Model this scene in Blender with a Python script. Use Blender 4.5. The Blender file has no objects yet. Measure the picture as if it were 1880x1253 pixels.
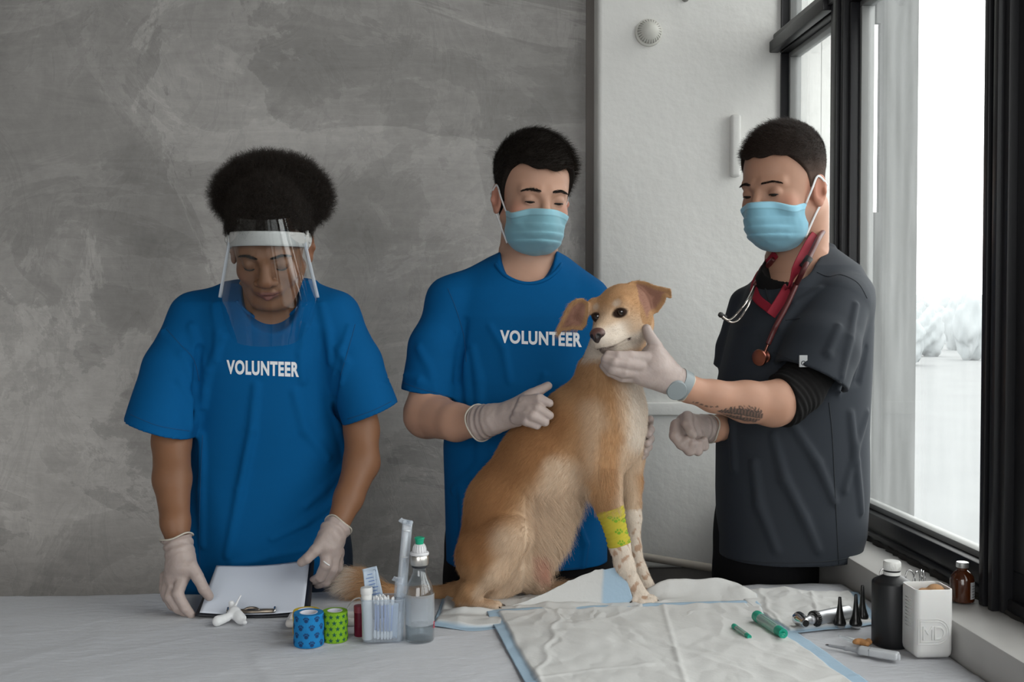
import bpy, bmesh, math, random
import numpy as np
from mathutils import Vector, Matrix
from mathutils.bvhtree import BVHTree

random.seed(7)
RNG = np.random.default_rng(7)
C = bpy.context.scene.collection
sc = bpy.context.scene
PI = math.pi
Q = 1.0      # mesh coarseness (1 = full detail)

# ------------------------------------------------------------ camera
CAM_Z = 1.43
cd = bpy.data.cameras.new('camera')
cam = bpy.data.objects.new('camera', cd)
C.objects.link(cam)
cd.sensor_width = 36.0
cd.lens = 36.0 * 2000 / 1880
cd.clip_start = 0.05
cam.location = (0, 0, CAM_Z)
cam.rotation_euler = (math.radians(90 - 1.475), 0, math.radians(-3.66))
sc.camera = cam
sc.view_settings.view_transform = 'Standard'
sc.view_settings.look = 'None'
sc.view_settings.exposure = EXPOSURE = 1.28
sc.view_settings.gamma = 1.0
sc.view_settings.use_curve_mapping = False
sc.cycles.max_bounces = 8
sc.cycles.diffuse_bounces = 4
sc.cycles.transparent_max_bounces = 12
sc.cycles.sample_clamp_indirect = 4.0

_R = np.array(cam.rotation_euler.to_matrix())
def ray(px, py):
    d = _R @ np.array([px - 940.0, 626.5 - py, -2000.0])
    return d
def W(px, py, Y):
    """the point of the vertical plane y=Y that lies along a sight line"""
    d = ray(px, py)
    return np.array([0, 0, CAM_Z]) + d * (Y / d[1])
def TP(px, py, z):
    """the point of the level plane at height z along a sight line"""
    d = ray(px, py)
    return np.array([0, 0, CAM_Z]) + d * ((z - CAM_Z) / d[2])
def V(p):
    return Vector((float(p[0]), float(p[1]), float(p[2])))

# ------------------------------------------------------------ world and daylight
wd = bpy.data.worlds.new('sky'); sc.world = wd
wd.use_nodes = True
nt = wd.node_tree; nt.nodes.clear()
o_ = nt.nodes.new('ShaderNodeOutputWorld'); b_ = nt.nodes.new('ShaderNodeBackground')
tc_ = nt.nodes.new('ShaderNodeTexCoord'); sx_ = nt.nodes.new('ShaderNodeSeparateXYZ')
cr_ = nt.nodes.new('ShaderNodeValToRGB')
nt.links.new(tc_.outputs['Generated'], sx_.inputs[0]); nt.links.new(sx_.outputs['Z'], cr_.inputs[0])
cr_.color_ramp.elements[0].position = 0.0; cr_.color_ramp.elements[0].color = (0.88, 0.89, 0.89, 1)
cr_.color_ramp.elements[1].position = 0.35; cr_.color_ramp.elements[1].color = (1.0, 0.99, 0.975, 1)
nt.links.new(cr_.outputs[0], b_.inputs[0]); b_.inputs[1].default_value = 2.0
nt.links.new(b_.outputs[0], o_.inputs[0])

def area_light(name, loc, rot, sx, sy, power, color=(1, 1, 1), portal=False):
    l = bpy.data.lights.new(name, 'AREA'); l.shape = 'RECTANGLE'; l.size = sx; l.size_y = sy
    l.energy = power; l.color = color
    o = bpy.data.objects.new(name, l); C.objects.link(o)
    o.location = loc; o.rotation_euler = rot
    if portal: l.cycles.is_portal = True
    return o
area_light('window_daylight_portal', (1.02, 0.3, 2.0), (0, math.radians(90), 0), 2.2, 6.4, 1, portal=True)
area_light('rear_fill_portal', (-1.2, -2.62, 1.9), (math.radians(90), 0, 0), 2.6, 2.0, 1, portal=True)  # unseen opening behind the camera, added for fill

# ------------------------------------------------------------ materials
def srgb(r, g, b):
    def f(c):
        c /= 255.0
        return c / 12.92 if c <= 0.04045 else ((c + 0.055) / 1.055) ** 2.4
    return (f(r), f(g), f(b), 1.0)

def mat(name, col=(0.8, 0.8, 0.8, 1), rough=0.6, metal=0.0, spec=0.5, bump=0.0, bscale=200.0, bdist=0.002,
        var=0.0, vscale=8.0, trans=0.0, ior=1.45, sss=0.0, sheen=0.0, alpha=1.0, emit=None, vcol=None, stretch=None, coat=0.0):
    m = bpy.data.materials.new(name); m.use_nodes = True
    n = m.node_tree; p = n.nodes['Principled BSDF']
    col = tuple(col) + ((1.0,) if len(col) == 3 else ())
    p.inputs['Base Color'].default_value = col
    p.inputs['Roughness'].default_value = rough
    p.inputs['Metallic'].default_value = metal
    p.inputs['Specular IOR Level'].default_value = spec
    p.inputs['Transmission Weight'].default_value = trans
    p.inputs['IOR'].default_value = ior
    p.inputs['Alpha'].default_value = alpha
    p.inputs['Coat Weight'].default_value = coat
    if sss:
        p.inputs['Subsurface Weight'].default_value = sss
        p.inputs['Subsurface Radius'].default_value = (0.01, 0.004, 0.002)
        p.inputs['Subsurface Scale'].default_value = 0.6
    if sheen:
        p.inputs['Sheen Weight'].default_value = sheen
    src = None
    if vcol:
        a = n.nodes.new('ShaderNodeAttribute'); a.attribute_name = vcol
        src = a.outputs['Color']
        n.links.new(src, p.inputs['Base Color'])
    tc = n.nodes.new('ShaderNodeTexCoord')
    if var:
        t = n.nodes.new('ShaderNodeTexNoise'); t.inputs['Scale'].default_value = vscale; t.inputs['Detail'].default_value = 5
        n.links.new(tc.outputs['Object'], t.inputs['Vector'])
        mx = n.nodes.new('ShaderNodeMix'); mx.data_type = 'RGBA'; mx.blend_type = 'MULTIPLY'
        mx.inputs[0].default_value = 1.0
        rp = n.nodes.new('ShaderNodeValToRGB')
        rp.color_ramp.elements[0].position = 0.3; rp.color_ramp.elements[1].position = 0.7
        lo = 1 - var
        rp.color_ramp.elements[0].color = (lo, lo, lo, 1); rp.color_ramp.elements[1].color = (1, 1, 1, 1)
        n.links.new(t.outputs['Fac'], rp.inputs[0])
        if src is not None: n.links.new(src, mx.inputs[6])
        else: mx.inputs[6].default_value = col
        n.links.new(rp.outputs[0], mx.inputs[7])
        n.links.new(mx.outputs[2], p.inputs['Base Color'])
    if bump:
        t = n.nodes.new('ShaderNodeTexNoise'); t.inputs['Scale'].default_value = bscale; t.inputs['Detail'].default_value = 4
        if stretch:
            mp = n.nodes.new('ShaderNodeMapping'); mp.inputs['Scale'].default_value = stretch
            n.links.new(tc.outputs['Object'], mp.inputs[0]); n.links.new(mp.outputs[0], t.inputs['Vector'])
        else:
            n.links.new(tc.outputs['Object'], t.inputs['Vector'])
        bp = n.nodes.new('ShaderNodeBump'); bp.inputs['Strength'].default_value = bump; bp.inputs['Distance'].default_value = bdist
        n.links.new(t.outputs['Fac'], bp.inputs['Height']); n.links.new(bp.outputs[0], p.inputs['Normal'])
    return m

def hair_mat(name, rough=0.55, vcol='hcol', spec=0.3):
    m = mat(name, (0.05, 0.04, 0.03), rough=rough, spec=spec, vcol=vcol)
    return m

def clear(name, tint=(.92, .95, .98), a=.16, rough=.08, diffuse=.12):
    m = bpy.data.materials.new(name); m.use_nodes = True
    n = m.node_tree; n.nodes.clear(); L = n.links
    out = n.nodes.new('ShaderNodeOutputMaterial'); tr = n.nodes.new('ShaderNodeBsdfTransparent'); tr.inputs[0].default_value = tint + (1,)
    df = n.nodes.new('ShaderNodeBsdfDiffuse'); df.inputs[0].default_value = (.75, .80, .86, 1)
    m1 = n.nodes.new('ShaderNodeMixShader'); m1.inputs[0].default_value = diffuse; L.new(tr.outputs[0], m1.inputs[1]); L.new(df.outputs[0], m1.inputs[2])
    gl = n.nodes.new('ShaderNodeBsdfGlossy'); gl.inputs['Roughness'].default_value = rough
    lw = n.nodes.new('ShaderNodeLayerWeight'); lw.inputs[0].default_value = .5
    p5 = n.nodes.new('ShaderNodeMath'); p5.operation = 'POWER'; p5.inputs[1].default_value = 3.0
    ma = n.nodes.new('ShaderNodeMath'); ma.operation = 'MULTIPLY_ADD'; ma.inputs[1].default_value = .75; ma.inputs[2].default_value = .05
    L.new(lw.outputs['Facing'], p5.inputs[0]); L.new(p5.outputs[0], ma.inputs[0])
    m2 = n.nodes.new('ShaderNodeMixShader'); L.new(ma.outputs[0], m2.inputs[0]); L.new(m1.outputs[0], m2.inputs[1]); L.new(gl.outputs[0], m2.inputs[2])
    L.new(m2.outputs[0], out.inputs[0])
    return m

# ------------------------------------------------------------ object helpers
def tag(o, label=None, cat=None, group=None, kind=None):
    if label: o['label'] = label
    if cat: o['category'] = cat
    if group: o['group'] = group
    if kind: o['kind'] = kind
    return o
def thing(name, label, cat, loc=(0, 0, 0), group=None):
    o = bpy.data.objects.new(name, None); C.objects.link(o)
    o.location = V(loc); o.empty_display_size = 0.05
    return tag(o, label, cat, group)
def link(name, me, material=None, parent=None, smooth=True):
    """mesh given in world coordinates -> one object, its origin kept at the parent's (or its own base)"""
    o = bpy.data.objects.new(name, me); C.objects.link(o)
    if material is not None:
        for m in (material if isinstance(material, (list, tuple)) else [material]): me.materials.append(m)
    if smooth:
        me.polygons.foreach_set('use_smooth', np.ones(len(me.polygons), bool))
    if parent is not None:
        o.parent = parent
        w = Vector((0, 0, 0)); q = parent
        while q is not None: w += q.location; q = q.parent
        o.matrix_parent_inverse = Matrix.Identity(4)
        o.location = (0, 0, 0)
        me.transform(Matrix.Translation(-w))
    else:
        n = len(me.vertices)
        if n:
            co = np.empty(n * 3); me.vertices.foreach_get('co', co); co = co.reshape(-1, 3)
            b = Vector(((co[:, 0].min() + co[:, 0].max()) / 2, (co[:, 1].min() + co[:, 1].max()) / 2, co[:, 2].min()))
            me.transform(Matrix.Translation(-b)); o.location = b
    return o
def bm_link(name, bm, material=None, parent=None, smooth=False, autos=None):
    me = bpy.data.meshes.new(name); bm.to_mesh(me); bm.free()
    o = link(name, me, material, parent, smooth)
    if autos is not None: sharp(me, autos)
    return o
def sharp(me, deg=35):
    me.polygons.foreach_set('use_smooth', np.ones(len(me.polygons), bool))
    bm = bmesh.new(); bm.from_mesh(me)
    a = math.radians(deg)
    for e in bm.edges:
        if len(e.link_faces) == 2 and e.calc_face_angle(0) > a: e.smooth = False
    bm.to_mesh(me); bm.free()
def pydata(name, v, f, material=None, parent=None, smooth=True, col=None, cname='col'):
    me = bpy.data.meshes.new(name)
    v = np.asarray(v, float)
    if isinstance(f, np.ndarray) and len(f):
        nf = len(f); k = f.shape[1]
        me.vertices.add(len(v)); me.vertices.foreach_set('co', v.ravel())
        me.loops.add(nf * k); me.loops.foreach_set('vertex_index', f.astype(np.int32).ravel())
        me.polygons.add(nf); me.polygons.foreach_set('loop_start', np.arange(nf, dtype=np.int32) * k)
        me.update(calc_edges=True); me.validate()
    else:
        me.from_pydata([tuple(x) for x in v], [], [tuple(x) for x in f]); me.update()
    if col is not None:
        a = me.color_attributes.new(cname, 'FLOAT_COLOR', 'POINT')
        cc = np.ones((len(v), 4), np.float32); cc[:, :3] = col
        a.data.foreach_set('color', cc.ravel())
    return link(name, me, material, parent, smooth)
def box_bm(bm, x0, x1, y0, y1, z0, z1, bev=0.0, seg=2):
    r = bmesh.ops.create_cube(bm, size=1.0)
    vs = r['verts']
    for v in vs:
        v.co = Vector(((x0 + x1) / 2 + v.co.x * (x1 - x0), (y0 + y1) / 2 + v.co.y * (y1 - y0), (z0 + z1) / 2 + v.co.z * (z1 - z0)))
    if bev > 0:
        es = list({e for v in vs for e in v.link_edges})
        bmesh.ops.bevel(bm, geom=es, offset=bev, segments=seg, profile=0.5, affect='EDGES')
def box(name, x0, x1, y0, y1, z0, z1, m, parent=None, bev=0.0, seg=2):
    bm = bmesh.new(); box_bm(bm, x0, x1, y0, y1, z0, z1, bev, seg)
    return bm_link(name, bm, m, parent, autos=40 if bev else None)
def lathe(name, prof, m, parent=None, base=(0, 0, 0), axis=(0, 0, 1), seg=48, autos=35, xdir=None):
    """profile [(r, h)...] turned about an axis through base"""
    ax = V(axis).normalized()
    u = ax.orthogonal().normalized() if xdir is None else V(xdir).normalized(); w = ax.cross(u)
    vs, fs, rings = [], [], []
    for r, h in prof:
        if r < 1e-6:
            rings.append([len(vs)]); vs.append(V(base) + ax * h)
        else:
            rings.append(list(range(len(vs), len(vs) + seg)))
            for k in range(seg):
                a = 2 * PI * k / seg
                vs.append(V(base) + ax * h + u * (r * math.cos(a)) + w * (r * math.sin(a)))
    for A, B in zip(rings, rings[1:]):
        for k in range(seg):
            k2 = (k + 1) % seg
            if len(A) == 1 and len(B) == 1: break
            if len(A) == 1: fs.append((A[0], B[k2], B[k]))
            elif len(B) == 1: fs.append((A[k], A[k2], B[0]))
            else: fs.append((A[k], A[k2], B[k2], B[k]))
    me = bpy.data.meshes.new(name); me.from_pydata(vs, [], fs); me.update()
    bm = bmesh.new(); bm.from_mesh(me); bmesh.ops.recalc_face_normals(bm, faces=bm.faces); bm.to_mesh(me); bm.free()
    o = link(name, me, m, parent); sharp(me, autos)
    return o
def catmull(P, n=6, closed=False):
    P = np.asarray(P, float); out = []
    N = len(P); rng = range(N if closed else N - 1)
    for i in rng:
        if closed: p0, p1, p2, p3 = P[(i - 1) % N], P[i], P[(i + 1) % N], P[(i + 2) % N]
        else: p0, p1, p2, p3 = P[max(i - 1, 0)], P[i], P[i + 1], P[min(i + 2, N - 1)]
        for k in range(n):
            t = k / n
            out.append(0.5 * ((2 * p1) + (-p0 + p2) * t + (2 * p0 - 5 * p1 + 4 * p2 - p3) * t * t + (-p0 + 3 * p1 - 3 * p2 + p3) * t ** 3))
    if not closed: out.append(P[-1])
    return np.array(out)
def tube(name, pts, r, m, parent=None, seg=10, n=6, flat=None, closed=False, up=None, bm_out=None, wdir=None):
    """tube along a smooth path; r number or list; flat=(w,t) makes a ribbon with that width and thickness facing `up`"""
    P = np.asarray(pts, float)
    rr = np.full(len(P), r, float) if np.isscalar(r) else np.asarray(r, float)
    S = catmull(np.column_stack([P, rr]), n, closed) if n > 1 and len(P) > 1 else np.column_stack([P, rr])
    pts, rad = S[:, :3], S[:, 3]
    N = len(pts)
    T = np.gradient(pts, axis=0)
    if closed: T = np.roll(pts, -1, 0) - np.roll(pts, 1, 0)
    T /= np.linalg.norm(T, axis=1, keepdims=True) + 1e-12
    vs = []
    ref = np.array(up if up is not None else (0.13, 0.2, 1.0), float)
    u = np.cross(T[0], ref); u /= np.linalg.norm(u) + 1e-9
    for i in range(N):
        if wdir is not None:
            u = np.asarray(wdir, float); u = u - T[i] * np.dot(u, T[i])
        elif up is not None and flat is not None:
            u = np.cross(T[i], ref)
        else:
            u = u - T[i] * np.dot(u, T[i])
        u /= np.linalg.norm(u) + 1e-9
        w = np.cross(T[i], u)
        for k in range(seg):
            a = 2 * PI * k / seg
            if flat is None: vs.append(pts[i] + rad[i] * (math.cos(a) * u + math.sin(a) * w))
            else:
                ca, sa = math.cos(a), math.sin(a)
                ca = math.copysign(abs(ca) ** 0.6, ca); sa = math.copysign(abs(sa) ** 0.6, sa)
                vs.append(pts[i] + 0.5 * flat[0] * ca * u + 0.5 * flat[1] * sa * w)
    fs = []
    M = N if closed else N - 1
    for i in range(M):
        j = (i + 1) % N
        for k in range(seg):
            k2 = (k + 1) % seg
            fs.append((i * seg + k, i * seg + k2, j * seg + k2, j * seg + k))
    if not closed:
        fs.append(tuple(range(seg - 1, -1, -1))); fs.append(tuple((N - 1) * seg + k for k in range(seg)))
    if bm_out is not None:
        bv = [bm_out.verts.new(V(p)) for p in vs]
        for f in fs:
            try: bm_out.faces.new([bv[q] for q in f])
            except ValueError: pass
        return None
    me = bpy.data.meshes.new(name); me.from_pydata([tuple(p) for p in vs], [], fs); me.update()
    return link(name, me, m, parent)
def strands(name, pts, rad, col, m, parent=None):
    """pts (N,K,3) world, rad (N,K) or scalar, col (N,3): fine hair as curves"""
    N, K = pts.shape[:2]
    hc = bpy.data.hair_curves.new(name)
    hc.add_curves([K] * N)
    w = Vector((0, 0, 0)); q = parent
    while q is not None: w += q.location; q = q.parent
    hc.attributes['position'].data.foreach_set('vector', (pts - np.array(w)).astype(np.float32).ravel())
    ra = hc.attributes.get('radius') or hc.attributes.new('radius', 'FLOAT', 'POINT')
    R = np.broadcast_to(np.asarray(rad, np.float32), (N, K)) if not np.isscalar(rad) else np.tile(np.linspace(1, 0.25, K) * rad, (N, 1))
    ra.data.foreach_set('value', np.ascontiguousarray(R, dtype=np.float32).ravel())
    a = hc.attributes.new('hcol', 'FLOAT_COLOR', 'CURVE')
    cc = np.ones((N, 4), np.float32); cc[:, :3] = col
    a.data.foreach_set('color', cc.ravel())
    o = bpy.data.objects.new(name, hc); C.objects.link(o)
    hc.materials.append(m)
    if parent is not None: o.parent = parent
    return o

# ------------------------------------------------------------ signed distance modelling
def smin(a, b, k):
    if k <= 0: return np.minimum(a, b)
    h = np.clip(0.5 + 0.5 * (b - a) / k, 0, 1)
    return b + (a - b) * h - k * h * (1 - h)
def cap(a, b, ra, rb):
    a = np.asarray(a, float); b = np.asarray(b, float); ba = b - a; L = max(ba @ ba, 1e-12)
    def f(p):
        t = np.clip(((p - a) @ ba) / L, 0, 1)
        return np.linalg.norm(p - a - t[..., None] * ba, axis=-1) - (ra + (rb - ra) * t)
    return f
def chain(P, k=0.006):
    """P: [(x,y,z,r)...]"""
    P = [np.asarray(q, float) for q in P]
    fs = [cap(a[:3], b[:3], a[3], b[3]) for a, b in zip(P, P[1:])]
    def f(p):
        d = fs[0](p)
        for g in fs[1:]: d = smin(d, g(p), k)
        return d
    return f
def ell(c, r, R=None):
    c = np.asarray(c, float); r = np.asarray(r, float)
    def f(p):
        q = p - c
        if R is not None: q = q @ R
        k0 = np.linalg.norm(q / r, axis=-1); k1 = np.linalg.norm(q / (r * r), axis=-1)
        return k0 * (k0 - 1) / np.maximum(k1, 1e-9)
    return f
def rbox(c, h, rd=0.0, R=None):
    c = np.asarray(c, float); h = np.asarray(h, float) - rd
    def f(p):
        q = p - c
        if R is not None: q = q @ R
        q = np.abs(q) - h
        return np.linalg.norm(np.maximum(q, 0), axis=-1) + np.minimum(q.max(axis=-1), 0) - rd
    return f
def half(n, p0):
    """everything on the side n points to is outside"""
    n = np.asarray(n, float); n = n / np.linalg.norm(n); p0 = np.asarray(p0, float)
    return lambda p: (p - p0) @ n
def loft(rows, e=2.3):
    """rows [(z, cx, cy, rx, ry)...]"""
    A = np.array(sorted(rows), float)
    def f(p):
        z = p[..., 2]
        cx, cy, rx, ry = (np.interp(z, A[:, 0], A[:, i]) for i in (1, 2, 3, 4))
        q = ((np.abs(p[..., 0] - cx) / rx) ** e + (np.abs(p[..., 1] - cy) / ry) ** e) ** (1 / e)
        d = (q - 1) * np.minimum(rx, ry)
        return np.maximum(d, np.maximum(A[0, 0] - z, z - A[-1, 0]))
    return f
def frame(fwd, up=(0, 0, 1), roll=0.0):
    """columns: right-hand x, forward y, up z"""
    y = np.asarray(fwd, float); y = y / np.linalg.norm(y)
    x = np.cross(y, np.asarray(up, float)); x /= np.linalg.norm(x)
    z = np.cross(x, y)
    c, s = math.cos(roll), math.sin(roll)
    return np.column_stack([c * x + s * z, y, c * z - s * x])
def T(f, R, t, s=1.0):
    t = np.asarray(t, float)
    return lambda p: s * f(((p - t) @ R) / s)
class Sdf:
    def __init__(self): self.P = []
    def u(self, f, k=0.01): self.P.append(('u', f, k)); return self
    def s(self, f, k=0.004): self.P.append(('s', f, k)); return self
    def i(self, f, k=0.0): self.P.append(('i', f, k)); return self
    def add(self, f): self.P.append(('a', f, 0)); return self       # adds a small displacement
    def hollow(self, t): self.P.append(('h', None, t)); return self
    def merge(self, other): self.P += other.P; return self
    def pick(self, c, R):
        out = []
        for op, f, k in self.P:
            if op in 'us':
                if f(c[None])[0] < R * 1.9 + k: out.append((op, f, k))
            else: out.append((op, f, k))
        return out
    @staticmethod
    def run(P, p):
        d = np.full(p.shape[:-1], 9.0)
        for op, f, k in P:
            g = None if f is None else f(p)
            if op == 'u': d = smin(d, g, k)
            elif op == 's': d = -smin(-d, g, k)
            elif op == 'i': d = -smin(-d, -g, k)
            elif op == 'h': d = np.abs(d + k / 2) - k / 2      # hollow out to a wall of thickness k
            else: d = d + g
        return d
    def __call__(self, p): return Sdf.run(self.P, p)
def shell(f, t):
    return lambda p: np.abs(f(p) + t / 2) - t / 2
_CE = [((0,0,0),(1,0,0)),((0,1,0),(1,1,0)),((0,0,1),(1,0,1)),((0,1,1),(1,1,1)),
       ((0,0,0),(0,1,0)),((1,0,0),(1,1,0)),((0,0,1),(0,1,1)),((1,0,1),(1,1,1)),
       ((0,0,0),(0,0,1)),((1,0,0),(1,0,1)),((0,1,0),(0,1,1)),((1,1,0),(1,1,1))]
def surface(sdf, lo, hi, h, B=20):
    """quad mesh of the zero level by surface nets, worked out block by block"""
    h = h * Q
    lo = np.asarray(lo, float); hi = np.asarray(hi, float)
    nb = np.maximum(np.ceil((hi - lo) / (B * h)).astype(int), 1)
    G = nb * B + 2
    keysV, posV, quads = [], [], []
    R = B * h * math.sqrt(3) / 2
    g = np.arange(B + 1) * h
    gx, gy, gz = np.meshgrid(g, g, g, indexing='ij'); base = np.stack([gx, gy, gz], -1)
    for bi in range(nb[0]):
        for bj in range(nb[1]):
            for bk in range(nb[2]):
                o = lo + np.array([bi, bj, bk]) * B * h
                c = o + B * h / 2
                P = sdf.pick(c, R)
                if not any(q[0] == 'u' for q in P): continue
                dc = Sdf.run(P, c[None])[0]
                if abs(dc) > R * 2.3: continue
                F = Sdf.run(P, base + o)
                ins = F < 0
                if ins.all() or not ins.any(): continue
                cnt = np.zeros((B, B, B)); acc = np.zeros((B, B, B, 3))
                for (a, b) in _CE:
                    sa = tuple(slice(q, q + B) for q in a); sb = tuple(slice(q, q + B) for q in b)
                    Fa, Fb = F[sa], F[sb]
                    m = ins[sa] != ins[sb]
                    t = np.where(m, Fa / np.where(m, Fa - Fb, 1), 0)
                    cnt += m
                    for ax in range(3):
                        acc[..., ax] += np.where(m, a[ax] + t * (b[ax] - a[ax]), 0)
                idx = np.argwhere(cnt > 0)
                pos = acc[cnt > 0] / cnt[cnt > 0][:, None]
                gi = idx + np.array([bi, bj, bk]) * B
                keysV.append((gi[:, 0] * G[1] + gi[:, 1]) * G[2] + gi[:, 2])
                posV.append(o + (idx + pos) * h)
                for ax in range(3):
                    s0 = [slice(0, B)] * 3; s1 = [slice(0, B)] * 3; s1[ax] = slice(1, B + 1)
                    A0, A1 = ins[tuple(s0)], ins[tuple(s1)]
                    e = np.argwhere(A0 != A1)
                    if not len(e): continue
                    flip = A0[tuple(e.T)]
                    e = e + np.array([bi, bj, bk]) * B
                    a1, a2 = (ax + 1) % 3, (ax + 2) % 3
                    d1 = np.zeros(3, int); d1[a1] = 1; d2 = np.zeros(3, int); d2[a2] = 1
                    cells = [e - d1 - d2, e - d2, e, e - d1]
                    ok = (np.min(cells, axis=(0, 2)) >= 0)
                    kk = np.stack([(q[:, 0] * G[1] + q[:, 1]) * G[2] + q[:, 2] for q in cells], 1)
                    kk = np.where(flip[:, None], kk, kk[:, ::-1])
                    quads.append(kk[ok])
    keys = np.concatenate(keysV); pos = np.concatenate(posV); quads = np.concatenate(quads)
    order = np.argsort(keys); keys = keys[order]; pos = pos[order]
    ix = np.searchsorted(keys, quads); ix = np.minimum(ix, len(keys) - 1)
    good = (keys[ix] == quads).all(axis=1)
    return pos, ix[good]
def relax(v, f, it=1):
    for _ in range(it):
        s = np.zeros_like(v); n = np.zeros(len(v))
        for a in range(4):
            b = (a + 1) % 4
            np.add.at(s, f[:, a], v[f[:, b]]); np.add.at(n, f[:, a], 1)
            np.add.at(s, f[:, b], v[f[:, a]]); np.add.at(n, f[:, b], 1)
        v = 0.5 * v + 0.5 * s / np.maximum(n, 1)[:, None]
    return v
def vnormals(v, f):
    n = np.cross(v[f[:, 2]] - v[f[:, 0]], v[f[:, 3]] - v[f[:, 1]])
    N = np.zeros_like(v)
    for a in range(4): np.add.at(N, f[:, a], n)
    return N / (np.linalg.norm(N, axis=1, keepdims=True) + 1e-12)
def sample(v, f, n, keep=None, seed=1):
    """n random points with normals on the mesh, where keep(points, normals) holds"""
    rg = np.random.default_rng(seed)
    a = np.linalg.norm(np.cross(v[f[:, 2]] - v[f[:, 0]], v[f[:, 3]] - v[f[:, 1]]), axis=1) / 2
    N = vnormals(v, f)
    ctr = v[f].mean(1)
    if keep is not None: a = a * keep(ctr, N[f[:, 0]])
    q = rg.choice(len(f), n, p=a / a.sum())
    u = rg.random((n, 2)); w0, w1 = (1 - u[:, :1]), u[:, :1]; z0, z1 = (1 - u[:, 1:]), u[:, 1:]
    fq = f[q]
    P = (v[fq[:, 0]] * w0 + v[fq[:, 1]] * w1) * z0 + (v[fq[:, 3]] * w0 + v[fq[:, 2]] * w1) * z1
    M = (N[fq[:, 0]] * w0 + N[fq[:, 1]] * w1) * z0 + (N[fq[:, 3]] * w0 + N[fq[:, 2]] * w1) * z1
    return P, M / (np.linalg.norm(M, axis=1, keepdims=True) + 1e-9)
def wav(p, s, seed=0, oct=3):
    """smooth pseudo-random field about -1..1"""
    rg = np.random.default_rng(seed); out = 0; amp = 1.0; tot = 0
    q = p * s
    for o in range(oct):
        M = rg.normal(size=(3, 3)); ph = rg.random(3) * 6.28
        M /= np.linalg.norm(M, axis=0)
        out = out + amp * (np.sin(q @ M + ph + 1.3 * np.sin((q @ M[:, ::-1]) * 0.7 + ph[::-1]))).sum(-1) / 2.0
        tot += amp; amp *= 0.55; q = q * 1.93
    return out / tot
def blend(c0, c1, w):
    w = np.clip(w, 0, 1)[..., None]
    return np.asarray(c0) * (1 - w) + np.asarray(c1) * w
def sstep(a, b, x):
    t = np.clip((x - a) / (b - a), 0, 1); return t * t * (3 - 2 * t)
# ============================================================ the room
def struct(o): o['kind'] = 'structure'; return o
TABLE_Z = 0.890
SILL_Z = 0.950
WX = 0.905          # face of the window frames
YB, YW = 2.97, 2.89 # grey wall, white wall

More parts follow.
